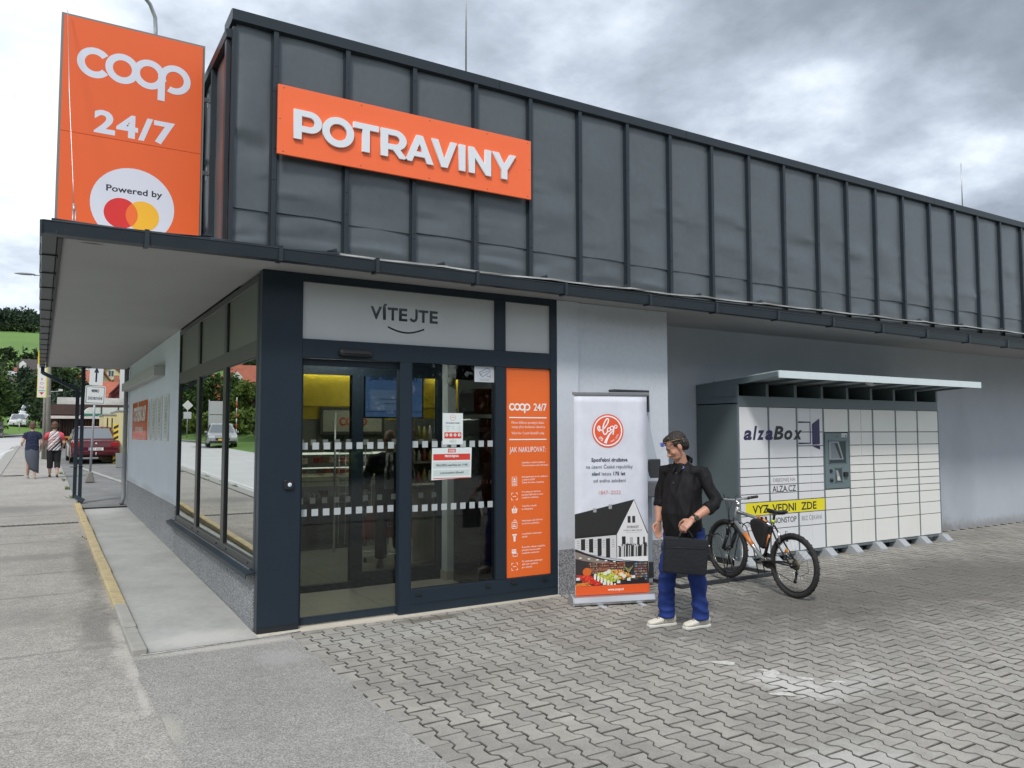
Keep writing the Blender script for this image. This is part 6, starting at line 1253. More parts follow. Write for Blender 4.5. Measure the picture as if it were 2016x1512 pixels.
# ---- two women walking away on the pavement
def woman(loc, rz, lb, kind):
    wr = thing('person', lb, 'person', loc, rz); sk = MB(); hm, T2 = headgeo((.02, 0, 1.555), 0, .1, .98); addT(sk, hm, T2); limb(sk, [(0, 0, 1.32), (0, 0, 1.42), (.01, 0, 1.50)], [.055, .048, .048])
    torso(sk, [((0, 0, .82), .15, .11), ((0, 0, 1.1), .14, .10), ((0, 0, 1.32), .14, .08)])
    if kind == 0: AR = [[(0, -.17, 1.32), (-.01, -.24, 1.06), (.09, -.22, .88)], [(0, .17, 1.32), (-.06, .25, 1.08), (.14, .27, 1.02)]]; LG = [[(0, -.08, .84), (.03, -.085, .46), (-.05, -.085, .09)], [(0, .08, .84), (.0, .085, .46), (.16, .085, .09)]]
    else: AR = [[(0, -.18, 1.30), (-.02, -.26, 1.05), (.13, -.22, .92)], [(0, .18, 1.30), (-.02, .26, 1.05), (.13, .20, .92)]]; LG = [[(0, -.09, .84), (.05, -.095, .46), (-.08, -.10, .09)], [(0, .09, .84), (.03, .095, .46), (.10, .095, .09)]]
    for A_ in AR: limb(sk, A_, [.048, .038, .025])
    for L2 in LG: limb(sk, [L2[0], L2[1], tuple((np.array(L2[1]) * .55 + np.array(L2[2]) * .45) + np.array((-.015, 0, 0))), L2[2]], [.085, .056, .050, .032])
    hand(sk, AR[0][2], (.5, 0, -.8), (0, .8, .2), 1.0, .9, 1); hand(sk, AR[1][2], (.8, 0, -.3), (0, -.8, .2), 1.0, .9, -1)
    me = remesh(sk, .010, 'body', 3); me.materials.append(SKd); link('body', me, wr); me = remesh(hairgeo(T2, 'woman'), .010, 'hair', 3, .5, (.005, (40, 40, 20))); me.materials.append(M_hair2); link('hair', me, wr)
    tp_ = MB(); torso(tp_, [((0, 0, .82), .185, .15), ((0, 0, .95), .182, .145), ((0, 0, 1.10), .165, .125), ((0, 0, 1.25), .175, .12), ((0, 0, 1.34), .15, .095), ((0, 0, 1.405), .07, .06)])
    if kind == 0: me_t = mat('navy_tee', (.010, .014, .045), .85)
    else: me_t = None
    for A_ in AR:
        e_ = tuple(np.array(A_[0]) * .45 + np.array(A_[1]) * .55)
        if kind == 0: limb(tp_, [(0, A_[0][1] * .5, 1.33), A_[0], e_], [.07, .068, .062])
    me = remesh(tp_, .010, 'top', 4, .5, (.010, (7, 7, 12)))
    if kind == 0: me.materials.append(me_t)
    else:
        for c_ in ((.60, .58, .58), (.018, .016, .02), (.50, .06, .09)): me.materials.append(flat(c_, .8))
        for p_ in me.polygons:
            c = p_.center; v_ = mn.noise(Vector((c.y * 6 + c.z * 5, c.z * 24 + c.y * 26, c.x * 1.0 + (7 if c.x > 0 else 0)))); p_.material_index = 1 if v_ > .08 else (2 if v_ < -.42 else 0)
    link('top', me, wr)
    if kind == 1:
        sl2 = MB()
        for A_ in AR: limb(sl2, [(0, A_[0][1] * .62, 1.33), A_[0], tuple(np.array(A_[0]) * .35 + np.array(A_[1]) * .65)], [.062, .066, .062])
        sl2.build('sleeve', flat((.62, .07, .10), .8), wr)
        tr = MB(); torso(tr, [((0, 0, .92), .16, .13), ((0, 0, .80), .175, .14)]); [limb(tr, [L2[0], L2[1], tuple(np.array(L2[1]) * .55 + np.array(L2[2]) * .45)], [.112, .085, .082]) for L2 in LG]; me = remesh(tr, .012, 'trousers', 4); me.materials.append(flat((.010, .010, .012), .85)); link('trousers', me, wr)
    else:
        skm = MB(); skm.ring_loft([[(cx_ + d * math.cos(a), cy_ + w_ * math.sin(a), z + (.07 * math.sin(a) if z < .4 else 0)) for a in [2 * math.pi * i / 22 for i in range(22)]] for cx_, cy_, w_, d, z in ((0, 0, .165, .13, .95), (0, 0, .185, .15, .84), (.0, -.01, .18, .15, .65), (.02, -.03, .155, .145, .45), (.05, -.05, .14, .15, .32), (.06, -.06, .13, .14, .22))], 0, True, False)
        me = skm.mesh('skirt', flat((.075, .085, .11), .85)); o = link('skirt', me, wr); so_2 = o.modifiers.new('s', 'SOLIDIFY'); so_2.thickness = .004
        MB().rbox((.22, .27, 1.0), (.16, .03, .04)).build('phone', flat((.5, .52, .55), .3), wr)
    for L2 in LG: shoe(wr, (L2[2][0], L2[2][1]), 0, .88, flat((.35, .33, .30) if kind == 0 else (.02, .018, .02), .6), flat((.4, .38, .33), .6), None)
    return wr
woman((-1.80, 20.2, H(0, 20.2)), math.radians(92), 'woman in navy tee and long grey skirt walking away along the pavement', 0)
woman((-1.235, 20.4, H(0, 20.4)), math.radians(88), 'woman in black and white patterned top with pink sleeves and black cropped trousers walking away', 1)
# ================================================================== STREET SIDE
def ztext(p, *a, **k): p.text(*a, **k)
# traffic sign
t = thing('traffic_sign', 'leaning sign post with arrow plate above a white text plate by the canopy post', 'traffic sign', (-.38, 18.1, H(0, 18.1)), rot=(0, math.radians(1.6), math.radians(3)))
MB().tube([(0, 0, .1), (0, 0, 3.35)], .030, 12).build('post', M_galv, t); MB().prism([(-.13, 0), (.13, 0), (.05, .30), (-.05, .30)], 'y', -.09, .09).build('foot', mat('foot_concrete', (.20, .19, .17), .9), t, bevel=.02)
def plate(z0, z1, w_, name):
    m = MB(); P_ = []
    for cx_, cz_, a0 in ((w_ - .03, z0 + .03, -90), (w_ - .03, z1 - .03, 0), (-w_ + .03, z1 - .03, 90), (-w_ + .03, z0 + .03, 180)): P_ += [(cx_ + .03 * math.cos(math.radians(a0 + 90 * i / 4)), cz_ + .03 * math.sin(math.radians(a0 + 90 * i / 4))) for i in range(5)]
    m.prism(P_, 'y', -.042, -.034); return m.build(name, flat((.62, .64, .63), .4), t)
plate(2.20, 2.72, .255, 'sign_plate'); plate(2.74, 3.36, .17, 'arrow_plate')
p = Print(plane((0, -.042, 0), (1, 0, 0), (0, 0, 1)), .4); NB = (.02, .02, .05)
p.line([(-.225, 2.235), (-.225, 2.69), (.225, 2.69), (.225, 2.235), (-.225, 2.235)], .018, NB); p.text('MIMO', 0, 2.54, .085, NB, w=.19, bold=.04); p.text('ZÁSOBOVÁNÍ', 0, 2.33, .08, NB, w=.37, bold=.03)
p.rect(-.022, 2.83, .022, 3.13, NB); p.poly([(-.065, 3.10), (.065, 3.10), (0, 3.27)], NB); p.build('sign_print', t)
# vehicles
def car(name, label, cat, loc, rz, col, length=4.4, width=1.72, height=1.42, plate_=(.65, .65, .62), estate=False, van=False, rear=True, plate_text=None, paintname=None):
    t = thing(name, label, cat, loc, rz); Lh = length / 2; Wh = width / 2; M_p = mat(paintname or name + '_paint', col, .22, .2, coat=.8); GL = mat('car_glass', (.16, .18, .20), .08, spec=1.0)  # glass base colour lightened to carry a pale sky reflection
    # side outline of the lower body, lofted over the width; x forward
    belt = .58 * height
    low = [(-Lh, .45), (-Lh + .02, .30), (-Lh + .25, .20), (Lh - .30, .20), (Lh - .03, .30), (Lh, .48), (Lh - .06, belt * .86), (Lh - .95, belt + .03), (-Lh + .75, belt + .05), (-Lh + .06, belt + .02)]
    m = MB(); m.ring_loft([[(x * (1 if abs(k) < .99 else .985), k * Wh, .2 + (z - .2) * (1 if abs(k) < .99 else .93) + (.02 if abs(k) < .99 else 0)) for x, z in low] for k in (-1, -.93, -.5, 0, .5, .93, 1)], 0, True); o = m.build('body', M_p, t, bevel=.03, seg=2, angle=.5)
    if van: cab = [(-Lh + .05, belt), (-Lh + .12, height - .05), (-Lh + .25, height), (Lh - 1.5, height), (Lh - .75, belt)]
    elif estate: cab = [(-Lh + .12, belt), (-Lh + .42, height - .06), (-Lh + .7, height), (Lh - 1.95, height), (Lh - 1.1, belt)]
    else: cab = [(-Lh + .55, belt + .03), (-Lh + 1.25, height - .04), (-Lh + 1.5, height), (Lh - 2.0, height), (Lh - 1.7, height - .05), (Lh - 1.0, belt + .02)]
    cm = MB(); cm.ring_loft([[(x, k * (Wh - .04) * (1 - .22 * max(0, (z - belt) / (height - belt)) * (1 if abs(k) > .9 else .9)), z - (.02 if abs(k) > .9 and z > height - .1 else 0)) for x, z in cab] for k in (-1, -.8, 0, .8, 1)], 0, True); cm.build('cabin', M_p, t, bevel=.03, seg=2, angle=.5)
    # glass: proud insets front, rear and sides
    def inset(a, b_, u0, u1, y0, y1, off):
        A_, B_ = Vector((a[0], 0, a[1])), Vector((b_[0], 0, b_[1])); nn = Vector((-(B_ - A_).z, 0, (B_ - A_).x)).normalized() * off
        q0, q1 = A_.lerp(B_, u0) + nn, A_.lerp(B_, u1) + nn; s0, s1 = 1 - .22 * max(0, (q0.z - belt) / (height - belt)), 1 - .22 * max(0, (q1.z - belt) / (height - belt))
        return MB().add([(q0.x, -y0 * s0, q0.z), (q0.x, y0 * s0, q0.z), (q1.x, y1 * s1, q1.z), (q1.x, -y1 * s1, q1.z)], [(0, 1, 2, 3)])
    i0 = 0; inset(cab[0], cab[1], .14, .90, Wh - .16, Wh - .20, .012).build('rear_window', GL, t)
    inset(cab[-1], cab[-2] if not (not estate and not van) else cab[-2], .10, .92, Wh - .14, Wh - .20, -.012).build('windscreen', GL, t)
    x0, x1 = cab[1][0] + .12, cab[-2][0] - .05
    for sgn in (-1, 1):
        for a, b_ in ((x0, (x0 + x1) / 2 - .04), ((x0 + x1) / 2 + .04, x1 + .25)):
            zb, zt = belt + .05, height - .10; yb = (Wh - .04) * (1 - .22 * (zb - belt) / (height - belt)) + .006; yt = (Wh - .04) * (1 - .22 * (zt - belt) / (height - belt)) + .008
            MB().add([(a - (.25 if a == x0 else 0), sgn * yb, zb), (b_ + (.18 if b_ > x1 else 0), sgn * yb, zb), (b_, sgn * yt, zt), (a, sgn * yt, zt)], [(0, 1, 2, 3) if sgn < 0 else (3, 2, 1, 0)]).build('side_window', GL, t)
    for x in (-Lh + .82, Lh - .88):
        for sgn in (-1, 1):
            w_ = MB().lathe([(.20, -.10), (.30, -.10), (.318, -.08), (.318, .08), (.30, .10), (.20, .10)], (x, sgn * (Wh - .10), .318), 'y', 24).build('wheel', M_rub, t)
            MB().lathe([(0, sgn * .075), (.06, sgn * .095), (.19, sgn * .085), (.205, sgn * .10)], (x, sgn * (Wh - .10), .318), 'y', 16).build('rim', M_alu, w_)
            MB().lathe([(.318, -.0), (.36, 0), (.36, .02), (.318, .02)], (x, sgn * (Wh - .005) - .01, .33), 'y', 20).build('wheel_arch', M_black, t)
    RL = flat((.30, .01, .01), .15); HL = flat((.55, .58, .60), .1)
    for sgn in (-1, 1):
        MB().box(-Lh - .012, sgn * (Wh - .34), belt - .20, -Lh + .10, sgn * (Wh - .04), belt - .04).build('tail_light', RL, t, bevel=.01); MB().prism([(Lh - .16, belt * .70), (Lh + .004, belt * .66), (Lh - .02, belt * .82), (Lh - .24, belt * .88)], 'y', sgn * (Wh - .42), sgn * (Wh - .05)).build('headlight', HL, t, bevel=.01)
        MB().rbox((Lh - 1.35, sgn * (Wh + .06), belt + .08), (.10, .18, .12)).build('door_mirror', M_p, t, bevel=.02)
    MB().box(Lh - .02, -.42, .42, Lh + .010, .42, .56).build('grille', M_black, t, bevel=.01); MB().box(-Lh - .03, -Wh + .08, .33, -Lh + .02, Wh - .08, .47).build('rear_bumper', M_p if not rear else M_black, t, bevel=.02)
    MB().box(Lh - .02, -Wh + .1, .26, Lh + .02, Wh - .1, .38).build('front_bumper', M_black, t, bevel=.02)
    MB().box(-Lh - .035, -.26, .49, -Lh - .012, .26, .60).box(Lh + .012, -.26, .40, Lh + .03, .26, .51).build('number_plate', flat(plate_, .4), t)
    if plate_text: p = Print(plane((-Lh - .0355, 0, 0), (0, -1, 0), (0, 0, 1)), .4); p.text(plate_text, 0, .512, .065, (.02, .02, .03), w=.38, bold=.02); p.rect(-.255, .495, -.22, .595, (.02, .05, .4)); p.build('plate_lettering', t)
    return t
c_ = car('parked_car', 'dark red parked saloon car seen from behind between the sign post and the yellow cabin', 'car', (.24, 29.85, H(0, 29.8) + .0), math.radians(91), (.085, .004, .008), 4.5, 1.70, 1.44, rear=False, plate_text='2C1 4322', paintname='dark_red_metallic')
Print(plane((-2.262, 0, 0), (0, -1, 0), (0, 0, 1)), .3).disc(0, .765, .035, (.6, .6, .6), 10).build('boot_badge', c_)
MB().tube([(-2.25, 0, .30), (-2.36, 0, .30), (-2.36, 0, .38)], .014, 6).ell((-2.36, 0, .40), (.025, .025, .025), 8, 6).build('tow_ball', M_alu, c_)
MB().tube([(-.9, .3, 1.44), (-1.1, .3, 1.50)], .006, 5).build('roof_aerial', M_black, c_)
car('white_car', 'white car driving towards the shop far down the street', 'car', (-3.75, 100, H(0, 100)), math.radians(-92), (.62, .63, .64), 4.5, 1.78, 1.62, estate=True, paintname='white_paint_car')
car('white_van', 'white van following behind the white car far down the street', 'van', (-2.7, 107, H(0, 107)), math.radians(-95), (.60, .62, .64), 5.2, 1.95, 2.1, van=True, paintname='white_paint_van')
car('silver_car', 'silver hatchback with yellow number plate driving past, mirrored in the side window', 'car', (-8.3, 45.5, H(0, 45.5)), math.radians(-82), (.36, .36, .37), 4.3, 1.75, 1.48, plate_=(.75, .48, .03), paintname='silver_paint_car')
# brown kiosk building, green canopy, poles, hanging sign
M_brn = mat('brown_planks', (.055, .030, .024), .7, var=.2, vs=3); M_whs = mat('white_fascia', (.55, .50, .46), .7, var=.15, vs=4)
zb = H(0, 45)
t = thing('brown_building', 'low brown flat-roofed building with mesh front behind the red car', 'building', (-1.1, 45, zb))
MB().box(0, 0, 0, .35, 6, 2.1).box(.35, .5, 0, 12, 6, 2.1).build('wall', M_brn, t); MB().prism([(-.35, 1.95), (-.05, 2.55), (12, 2.55), (12, 1.95)], 'y', -.4, 6.2).build('fascia_board', M_brn, t); MB().box(-.05, -.46, 1.72, 12, -.40, 1.88).build('white_strip', M_whs, t)
for k in range(5): MB().box(.42 + k * 1.15, -.02, 0, .48 + k * 1.15, .05, 1.75).build('front_post', M_brn, t)
for k in range(40): MB().box(.5 + k * .14, .2, .1, .56 + k * .14, .24, 1.6).build('slat', mat('orange_slat', (.17, .075, .02), .7) if k > 6 else M_brn, t)
for k in range(5): MB().box(.6 + k * .2, .1, .35, .78 + k * .2, .16, .70).build('yellow_panel', flat((.50, .27, .02), .6), t)
MB().box(.30, 1.0, 2.56, 12, 1.3, 3.0).build('concrete_parapet', mat('dirty_white_concrete', (.46, .46, .43), .9, var=.4, vs=1.5, detail=8), t)
t = thing('green_canopy', 'pale corrugated canopy with green edge over the yard by the brown building', 'canopy', (.2, 39.5, H(0, 40)))
MB().prism([(0, 1.88), (.35, 2.32), (9, 2.42), (9, 1.80), (.5, 1.92)], 'y', 0, 3).build('roof_sheet', flat((.50, .52, .48), .6), t); MB().box(.02, -.05, 1.86, 9, -.01, 2.0).build('green_edge', flat((.03, .15, .10), .5), t)
for k in range(6): MB().box(.9 + k * .8, -.04, 2.0, .95 + k * .8, .0, 2.42).build('rib', M_black, t)
t = thing('yellow_cabin', 'pale yellow corrugated site cabin beside the red car', 'cabin', (.62, 29.0, H(0, 29)))
MB().box(.0, 0, 0, .45, 3.0, 1.92).box(.45, -1.2, 0, 3.0, 3, 2.05).build('cabin_body', mat('pale_yellow_paint', (.56, .50, .27), .6, var=.08, vs=2), t); MB().box(-.04, -.04, 1.92, .45, 3, 1.97).box(.42, -1.24, 2.05, 3, 3, 2.10).build('roof_edge', M_galv, t)
for x in (.1, .27): MB().box(x, -.012, .2, x + .04, 0, 1.8).build('dark_slot', M_black, t)
MB().box(.62, -1.212, .3, .68, -1.2, 1.9).build('dark_slot', M_black, t)
t = thing('hazard_board', 'tall yellow board with black diagonal stripes fixed in front of the yellow cabin', 'hazard board', (1.03, 27.9, H(0, 28)))
MB().box(-.13, 0, .0, .13, .04, 1.55).build('board', flat((.75, .50, .03), .5), t); p = Print(plane((0, 0, 0), (1, 0, 0), (0, 0, 1)), .5)
for k in range(7): z = .02 + k * .22; p.poly([(-.13, z), (.13, z + .15), (.13, z + .26), (-.13, z + .11)], (.015, .015, .015))
p.build('stripe_print', t)
t = thing('concrete_planter', 'grey concrete tub standing by the wall end near the yellow cabin', 'planter', (1.03, 25.0, H(0, 25))); MB().ring_loft([[(x * k, y * k, z) for x, y in ((-.24, -.24), (.24, -.24), (.24, .24), (-.24, .24))] for z, k in ((0, .9), (.52, 1.0), (.52, .85), (.3, .8))], 0, False).build('tub', mat('tub_grey', (.22, .24, .24), .8), t)
M_pole = mat('old_concrete_pole', (.26, .25, .22), .9, var=.15, vs=6)
t = thing('lamp_post', 'tall concrete street lamp post with arm rising behind the canopy', 'street lamp', (-1.30, 32, H(0, 32)))
MB().tube([(0, 0, 0), (-.12, 0, 8.0)], [.10, .06], 12).build('post', M_pole, t); MB().tube([(-.12, 0, 7.8), (-.3, 0, 7.95), (-.75, 0, 7.90)], .03, 8).build('arm', M_galv, t); MB().ring_loft([[(x, y * k, 7.92 + z * k + (x + 1.1) * .02) for y, z in ((-.10, 0), (-.05, .05), (.05, .05), (.10, 0), (0, -.05))] for x, k in ((-1.45, .3), (-1.2, 1), (-.85, .9), (-.70, .4))]).build('lamp_head', flat((.25, .25, .25), .4), t)
t = thing('utility_pole', 'thinner concrete pole standing close to the street lamp post', 'pole', (-1.46, 32.4, H(0, 32))); MB().tube([(0, 0, 0), (-.02, 0, 6.2)], [.07, .055], 10).build('shaft', M_pole, t); MB().tube([(0, -.1, 2.9), (.5, -.1, 2.95)], .02, 6).rbox((.56, -.12, 3.0), (.16, .12, .09)).build('small_camera', flat((.55, .55, .53), .4), t)
t = thing('hanging_sign', 'narrow yellow-edged sign with red letters I O N hung on the pole', 'sign', (-1.60, 29.9, 3.16))
MB().box(-.17, 0, 0, .17, .10, 1.9).build('sign_body', flat((.62, .52, .03), .4), t); p = Print(plane((0, 0, 0), (1, 0, 0), (0, 0, 1)), .4); p.rect(-.15, .02, .13, 1.35, (.64, .65, .62)); p.up()
for k, ch in enumerate('NOI'): p.text(ch, -.01, .36 + .17 * k, .10, (.55, .02, .04), w=.13 if ch != 'I' else .035, bold=.0)
p.rect(-.12, .26, .11, .30, (.10, .35, .25)); p.poly([(-.09, .22), (.08, .22), (-.005, .10)], (.55, .02, .04)); p.build('sign_print', t); MB().box(.17, .03, .05, .32, .06, .09).box(.17, .03, 1.6, .32, .06, 1.64).build('bracket', M_galv, t)
t = thing('traffic_mirror', 'round traffic mirror on a post at the far bend of the street', 'mirror', (-3.55, 94, H(0, 94))); MB().tube([(0, 0, 0), (0, 0, 1.2)], .04, 8).build('post', M_galv, t); MB().lathe([(0, -.08), (.20, -.04), (.25, 0), (.28, .03), (0, .05)], (0, -.05, 1.3), 'y', 20).build('mirror_disc', flat((.55, .58, .58), .1), t)
t = thing('retaining_wall', 'sloping grey stone retaining wall on the far side of the street bend', 'wall', (-5.2, 72, 1.2)); q = random.Random(31)
MB().box(-8.2, .5, -.5, .9, 1.2, 1.5).build('wall_core', flat((.12, .12, .11), .9), t)
for r_ in range(5):
    for k in range(12): x = -7.2 + k * .68 + (r_ % 2) * .3; MB().rbox((x, .45, .1 + r_ * .30), (.64, .25, .27), Euler((0, q.uniform(-.05, .05), 0)).to_matrix()).build('stone', mat('wall_stone', (.21, .21, .20), .9, var=.2, vs=2, ospread=.15), t, bevel=.03)
# ---- houses
M_rt = mat('red_roof_tiles', (.33, .10, .06), .85, var=.2, vs=1.2, vs2=8, var2=.15); M_rd = mat('dark_roof_tiles', (.06, .05, .05), .8, var=.2, vs=1.5)
def house(name, lb, loc, w_, d_, h, rh, wallc, roofm, rz=0, wins=(), ridge='y', chim=True, dormers=0, floors=1):
    t = thing(name, lb, 'house', loc, rz); hw, hd = w_ / 2, d_ / 2; MB().box(-hw, -hd, -2, hw, hd, h).build('wall', mat('wall_%02x%02x%02x' % tuple(int(99 * c) for c in wallc), wallc, .85, var=.06, vs=1), t)
    if rh > 0:
        o = .4
        if ridge == 'y':
            MB().prism([(-hw, h), (hw, h), (0, h + rh * .97)], 'y', -hd, hd).build('gable', MATS['wall_%02x%02x%02x' % tuple(int(99 * c) for c in wallc)], t)
            sl_ = rh / hw; rf = MB().prism([(-hw - o, h - o * sl_), (0, h + rh), (hw + o, h - o * sl_), (hw + o, h - o * sl_ + .2), (0, h + rh + .22), (-hw - o, h - o * sl_ + .2)], 'y', -hd - o, hd + o).build('roof', roofm, t)
        else:
            sl_ = rh / hd; rf = MB().add([(-hw - o, -hd - o, h - .1), (hw + o, -hd - o, h - .1), (hw + o, hd + o, h - .1), (-hw - o, hd + o, h - .1), (-hw * .55, 0, h + rh), (hw * .55, 0, h + rh)], [(0, 1, 5, 4), (1, 2, 5), (2, 3, 4, 5), (3, 0, 4), (3, 2, 1, 0)]).build('roof', roofm, t)
        if chim: MB().box(hw * .3, hd * .1, h + rh * .5, hw * .3 + .5, hd * .1 + .5, h + rh + .7).build('chimney', flat((.35, .14, .08), .9), rf)
        for k in range(dormers): x = -hw * .5 + hw * k / max(1, dormers - 1) if dormers > 1 else 0; MB().prism([(x - .6, h + .3), (x + .6, h + .3), (x + .6, h + 1.2), (x, h + 1.8), (x - .6, h + 1.2)], 'y', -hd * .95, -hd * .3).build('dormer', flat((.62, .62, .6), .7), rf)
    else: MB().box(-hw - .2, -hd - .2, h, hw + .2, hd + .2, h + .25).build('roof', roofm, t)
    for (u, z) in wins:
        f_ = MB().box(u - .55, -hd - .04, z, u + .55, -hd - .0, z + 1.3).build('window', flat((.6, .6, .58), .5), t)
        MB().box(u - .42, -hd - .05, z + .12, u - .04, -hd - .041, z + 1.18).box(u + .04, -hd - .05, z + .12, u + .42, -hd - .041, z + 1.18).build('pane', flat((.05, .06, .07), .1), f_)
    return t
house('house', 'yellow gabled house with red roof and white double window above the yard', (9.0, 152, 8.8), 4.2, 6, 3.2, 1.9, (.55, .48, .27), M_rt, 0, ((0, 2.9),))
house('house', 'long grey house with white windows half hidden on the slope behind the sign post', (6.3, 172, 10.5), 3.0, 6, 5, 0, (.36, .36, .36), M_rd, 0, ((-.6, 2.6), (.6, 2.6), (-.6, .6), (.6, .6)))
house('house', 'orange rendered house with dark eaves right of the yellow gabled house', (13.2, 172, 10.5), 2.6, 6, 4.2, 1.2, (.62, .30, .08), M_rt, 0, (), 'x')
house('house', 'house with steep plain red tiled roof rising behind the white parapet', (4.5, 86, 2.0), 3.6, 6, 2.9, 2.3, (.45, .38, .30), M_rt, 0, ((-1.0, .9), (.9, .9)), 'x')
house('house', 'small red tiled house among the trees left of the arrow plate', (4.6, 120, 5), 2.6, 5, 4, 1.6, (.5, .4, .3), M_rt, math.radians(25), ((0, 2.2),))
t = thing('red_shed', 'dark red timber gantry with plank side leaning over the yard', 'shed', (2.9, 60, H(0, 60))); MB().prism([(0, 2.9), (.1, 3.6), (.85, 4.7), (1.1, 4.7), (.95, 2.9)], 'y', 0, 3).build('plank_wall', mat('oxide_red_planks', (.14, .02, .018), .7), t)
for k in range(7): MB().box(.06 + k * .13, -.03, 2.9, .10 + k * .13, 0, 3.5 + k * .15).build('plank', mat('oxide_red_dark', (.09, .012, .012), .7), t)
MB().tube([(-.05, -.1, 3.55), (.98, -.1, 4.75)], .06, 6).tube([(.05, -.1, 3.3), (.98, -.1, 4.4)], .04, 6).build('rafter', MATS['oxide_red_dark'], t)
t = thing('white_tower', 'white sheet clad building corner just beside the wall end', 'building', (3.55, 55, H(0, 55))); MB().box(0, 0, 0, 5, 5, 5.9).build('wall', flat((.62, .62, .62), .6), t)
for k in range(4): MB().box(.06 + .11 * k, -.02, 3.0, .10 + .11 * k, 0, 5.8).build('sheet_rib', flat((.45, .45, .46), .6), t)
MB().box(-.05, -.05, 2.8, 5, 5.05, 2.98).build('brown_sill', M_brn, t)
for i, (nm, lb, loc, w_, d_, h, rh, wc, rm, rg) in enumerate((
    ('house', 'grey metal roofed bungalow on the slope above the roadside trees', (-6.4, 152, 9.8), 4.2, 6, 1.6, 1.0, (.50, .48, .42), mat('pale_metal_roof', (.34, .35, .37), .4), 'x'),
    ('house', 'large dark roofed house with rounded dormers below the meadow', (-3.4, 182, 12.6), 6.2, 7, 2.0, 2.4, (.35, .34, .32), M_rd, 'x'),
    ('house', 'red roofed house at the very edge of the meadow', (-10.5, 222, 16.6), 4.5, 7, 1.6, 1.4, (.5, .48, .45), M_rt, 'x'),
    ('house', 'small white house with brown roof and open porch above the trees', (-6.2, 131, 7.6), 2.0, 4, 1.8, .9, (.60, .60, .58), M_rd, 'x'),
    ('house', 'house with flat green-blue conservatory roof beside the trees', (-5.2, 116, 6.0), 1.0, 3, 1.6, .7, (.30, .42, .40), mat('teal_sheet', (.22, .36, .34), .4), 'y'),
    ('house', 'pale house with brown roof half hidden behind the canopy gutter', (-2.0, 150, 9.3), 2.2, 5, 2.0, 1.2, (.52, .48, .40), M_rd, 'y'))):
    house(nm, lb, loc, w_, d_, h, rh, wc, rm, 0, ((0, .5),) if w_ > 1.5 else (), rg, chim=i < 3, dormers=2 if i == 1 else 0)
# houses on the other side of the street, mirrored in the side window
house('house', 'large orange-red house with hipped tiled roof and white dormers mirrored in the side window', (-20.8, 91, 3.0), 9.5, 9, 4.1, 2.9, (.42, .12, .06), M_rt, math.radians(8), ((-3, 1), (0, 1), (3, 1)), 'x', dormers=2)
house('house', 'white house with red roof behind the big orange-red house, mirrored in the side window', (-17.0, 108, 3.4), 7, 8, 4.0, 2.6, (.60, .58, .54), M_rt, 0, ((-2, 2), (1, 2)), 'x')
t = thing('low_wall', 'low grey stone wall along the far pavement, mirrored in the side window', 'wall', (-12.4, 20, H(0, 40))); MB().box(-.2, -10, -.8, .2, 60, .55).build('wall_body', mat('low_wall_stone', (.22, .21, .19), .9, var=.3, vs=2), t); t.rotation_euler = (.0185, 0, 0)
t = thing('priority_sign', 'diamond road sign above a square plate on the far pavement, mirrored in the side window', 'road sign', (-8.75, 62, H(0, 62))); MB().tube([(0, 0, 0), (0, 0, 2.5)], .035, 8).build('post', M_galv, t); MB().rbox((0, -.05, 2.85), (.6, .02, .6), Matrix.Rotation(math.radians(45), 3, 'Y')).build('diamond_plate', flat((.62, .62, .62), .4), t); MB().box(-.3, -.06, 1.75, .3, -.04, 2.3).build('square_plate', flat((.5, .52, .55), .4), t)
t = thing('direction_sign', 'two large grey direction boards on the far pavement, mirrored in the side window', 'road sign', (-9.2, 55, H(0, 55))); MB().tube([(.0, 0, 0), (0, 0, 3.2)], .04, 8).build('post', M_galv, t); MB().box(-1.3, -.05, 2.1, .0, -.02, 3.1).box(-1.3, -.05, 1.2, 0, -.02, 2.05).build('board', flat((.42, .43, .44), .5), t)
t = thing('marker_pole', 'thin red and white marker pole on the far pavement, mirrored in the side window', 'pole', (-9.75, 48, H(0, 48)));
for k in range(9): MB().tube([(0, 0, k * .36), (0, 0, k * .36 + .36)], .035, 8).build('pole_band', flat((.6, .04, .03) if k % 2 else (.6, .6, .6), .5), t)

# ================================================================== TREES
def leafmat(name, c): return mat(name, c, .75, var=.45, vs=.9, spec=.2, vs2=6, var2=.25)
LM = [leafmat('leaves_deep_green', (.022, .040, .014)), leafmat('leaves_mid_green', (.045, .080, .020)), leafmat('leaves_bright_green', (.10, .145, .030)), leafmat('leaves_blue_green', (.033, .055, .033))]
M_bark = mat('bark', (.06, .048, .038), .9, var=.3, vs=8)
def crown_arrays(rg, n_clump, n_leaf, rx, ry, rz_, cz, leaf, conic=0.0):
    vs = []; cl = []
    for _ in range(n_clump):
        while True:
            a = rg.normal(size=3); a /= np.linalg.norm(a); r_ = rg.uniform(.35, 1.0) ** .6
            p_ = a * r_
            if p_[2] > -.85: break
        k = 1 - conic * (p_[2] * .5 + .5); p_ = np.array([p_[0] * rx * k, p_[1] * ry * k, p_[2] * rz_ + cz]); cl.append(p_)
    cl = np.array(cl); cr_ = min(rx, rz_) * .30
    c = cl[rg.integers(0, n_clump, n_leaf)] + rg.normal(size=(n_leaf, 3)) * cr_ * .55
    a = rg.normal(size=(n_leaf, 3)); a /= np.linalg.norm(a, axis=1)[:, None]; b_ = rg.normal(size=(n_leaf, 3)); b_ -= a * (a * b_).sum(1)[:, None]; b_ /= np.linalg.norm(b_, axis=1)[:, None]
    l = leaf * rg.uniform(.6, 1.3, (n_leaf, 1)); v = np.stack([c - a * l, c + b_ * l * .45, c + a * l, c - b_ * l * .45], 1).reshape(-1, 3)
    return v
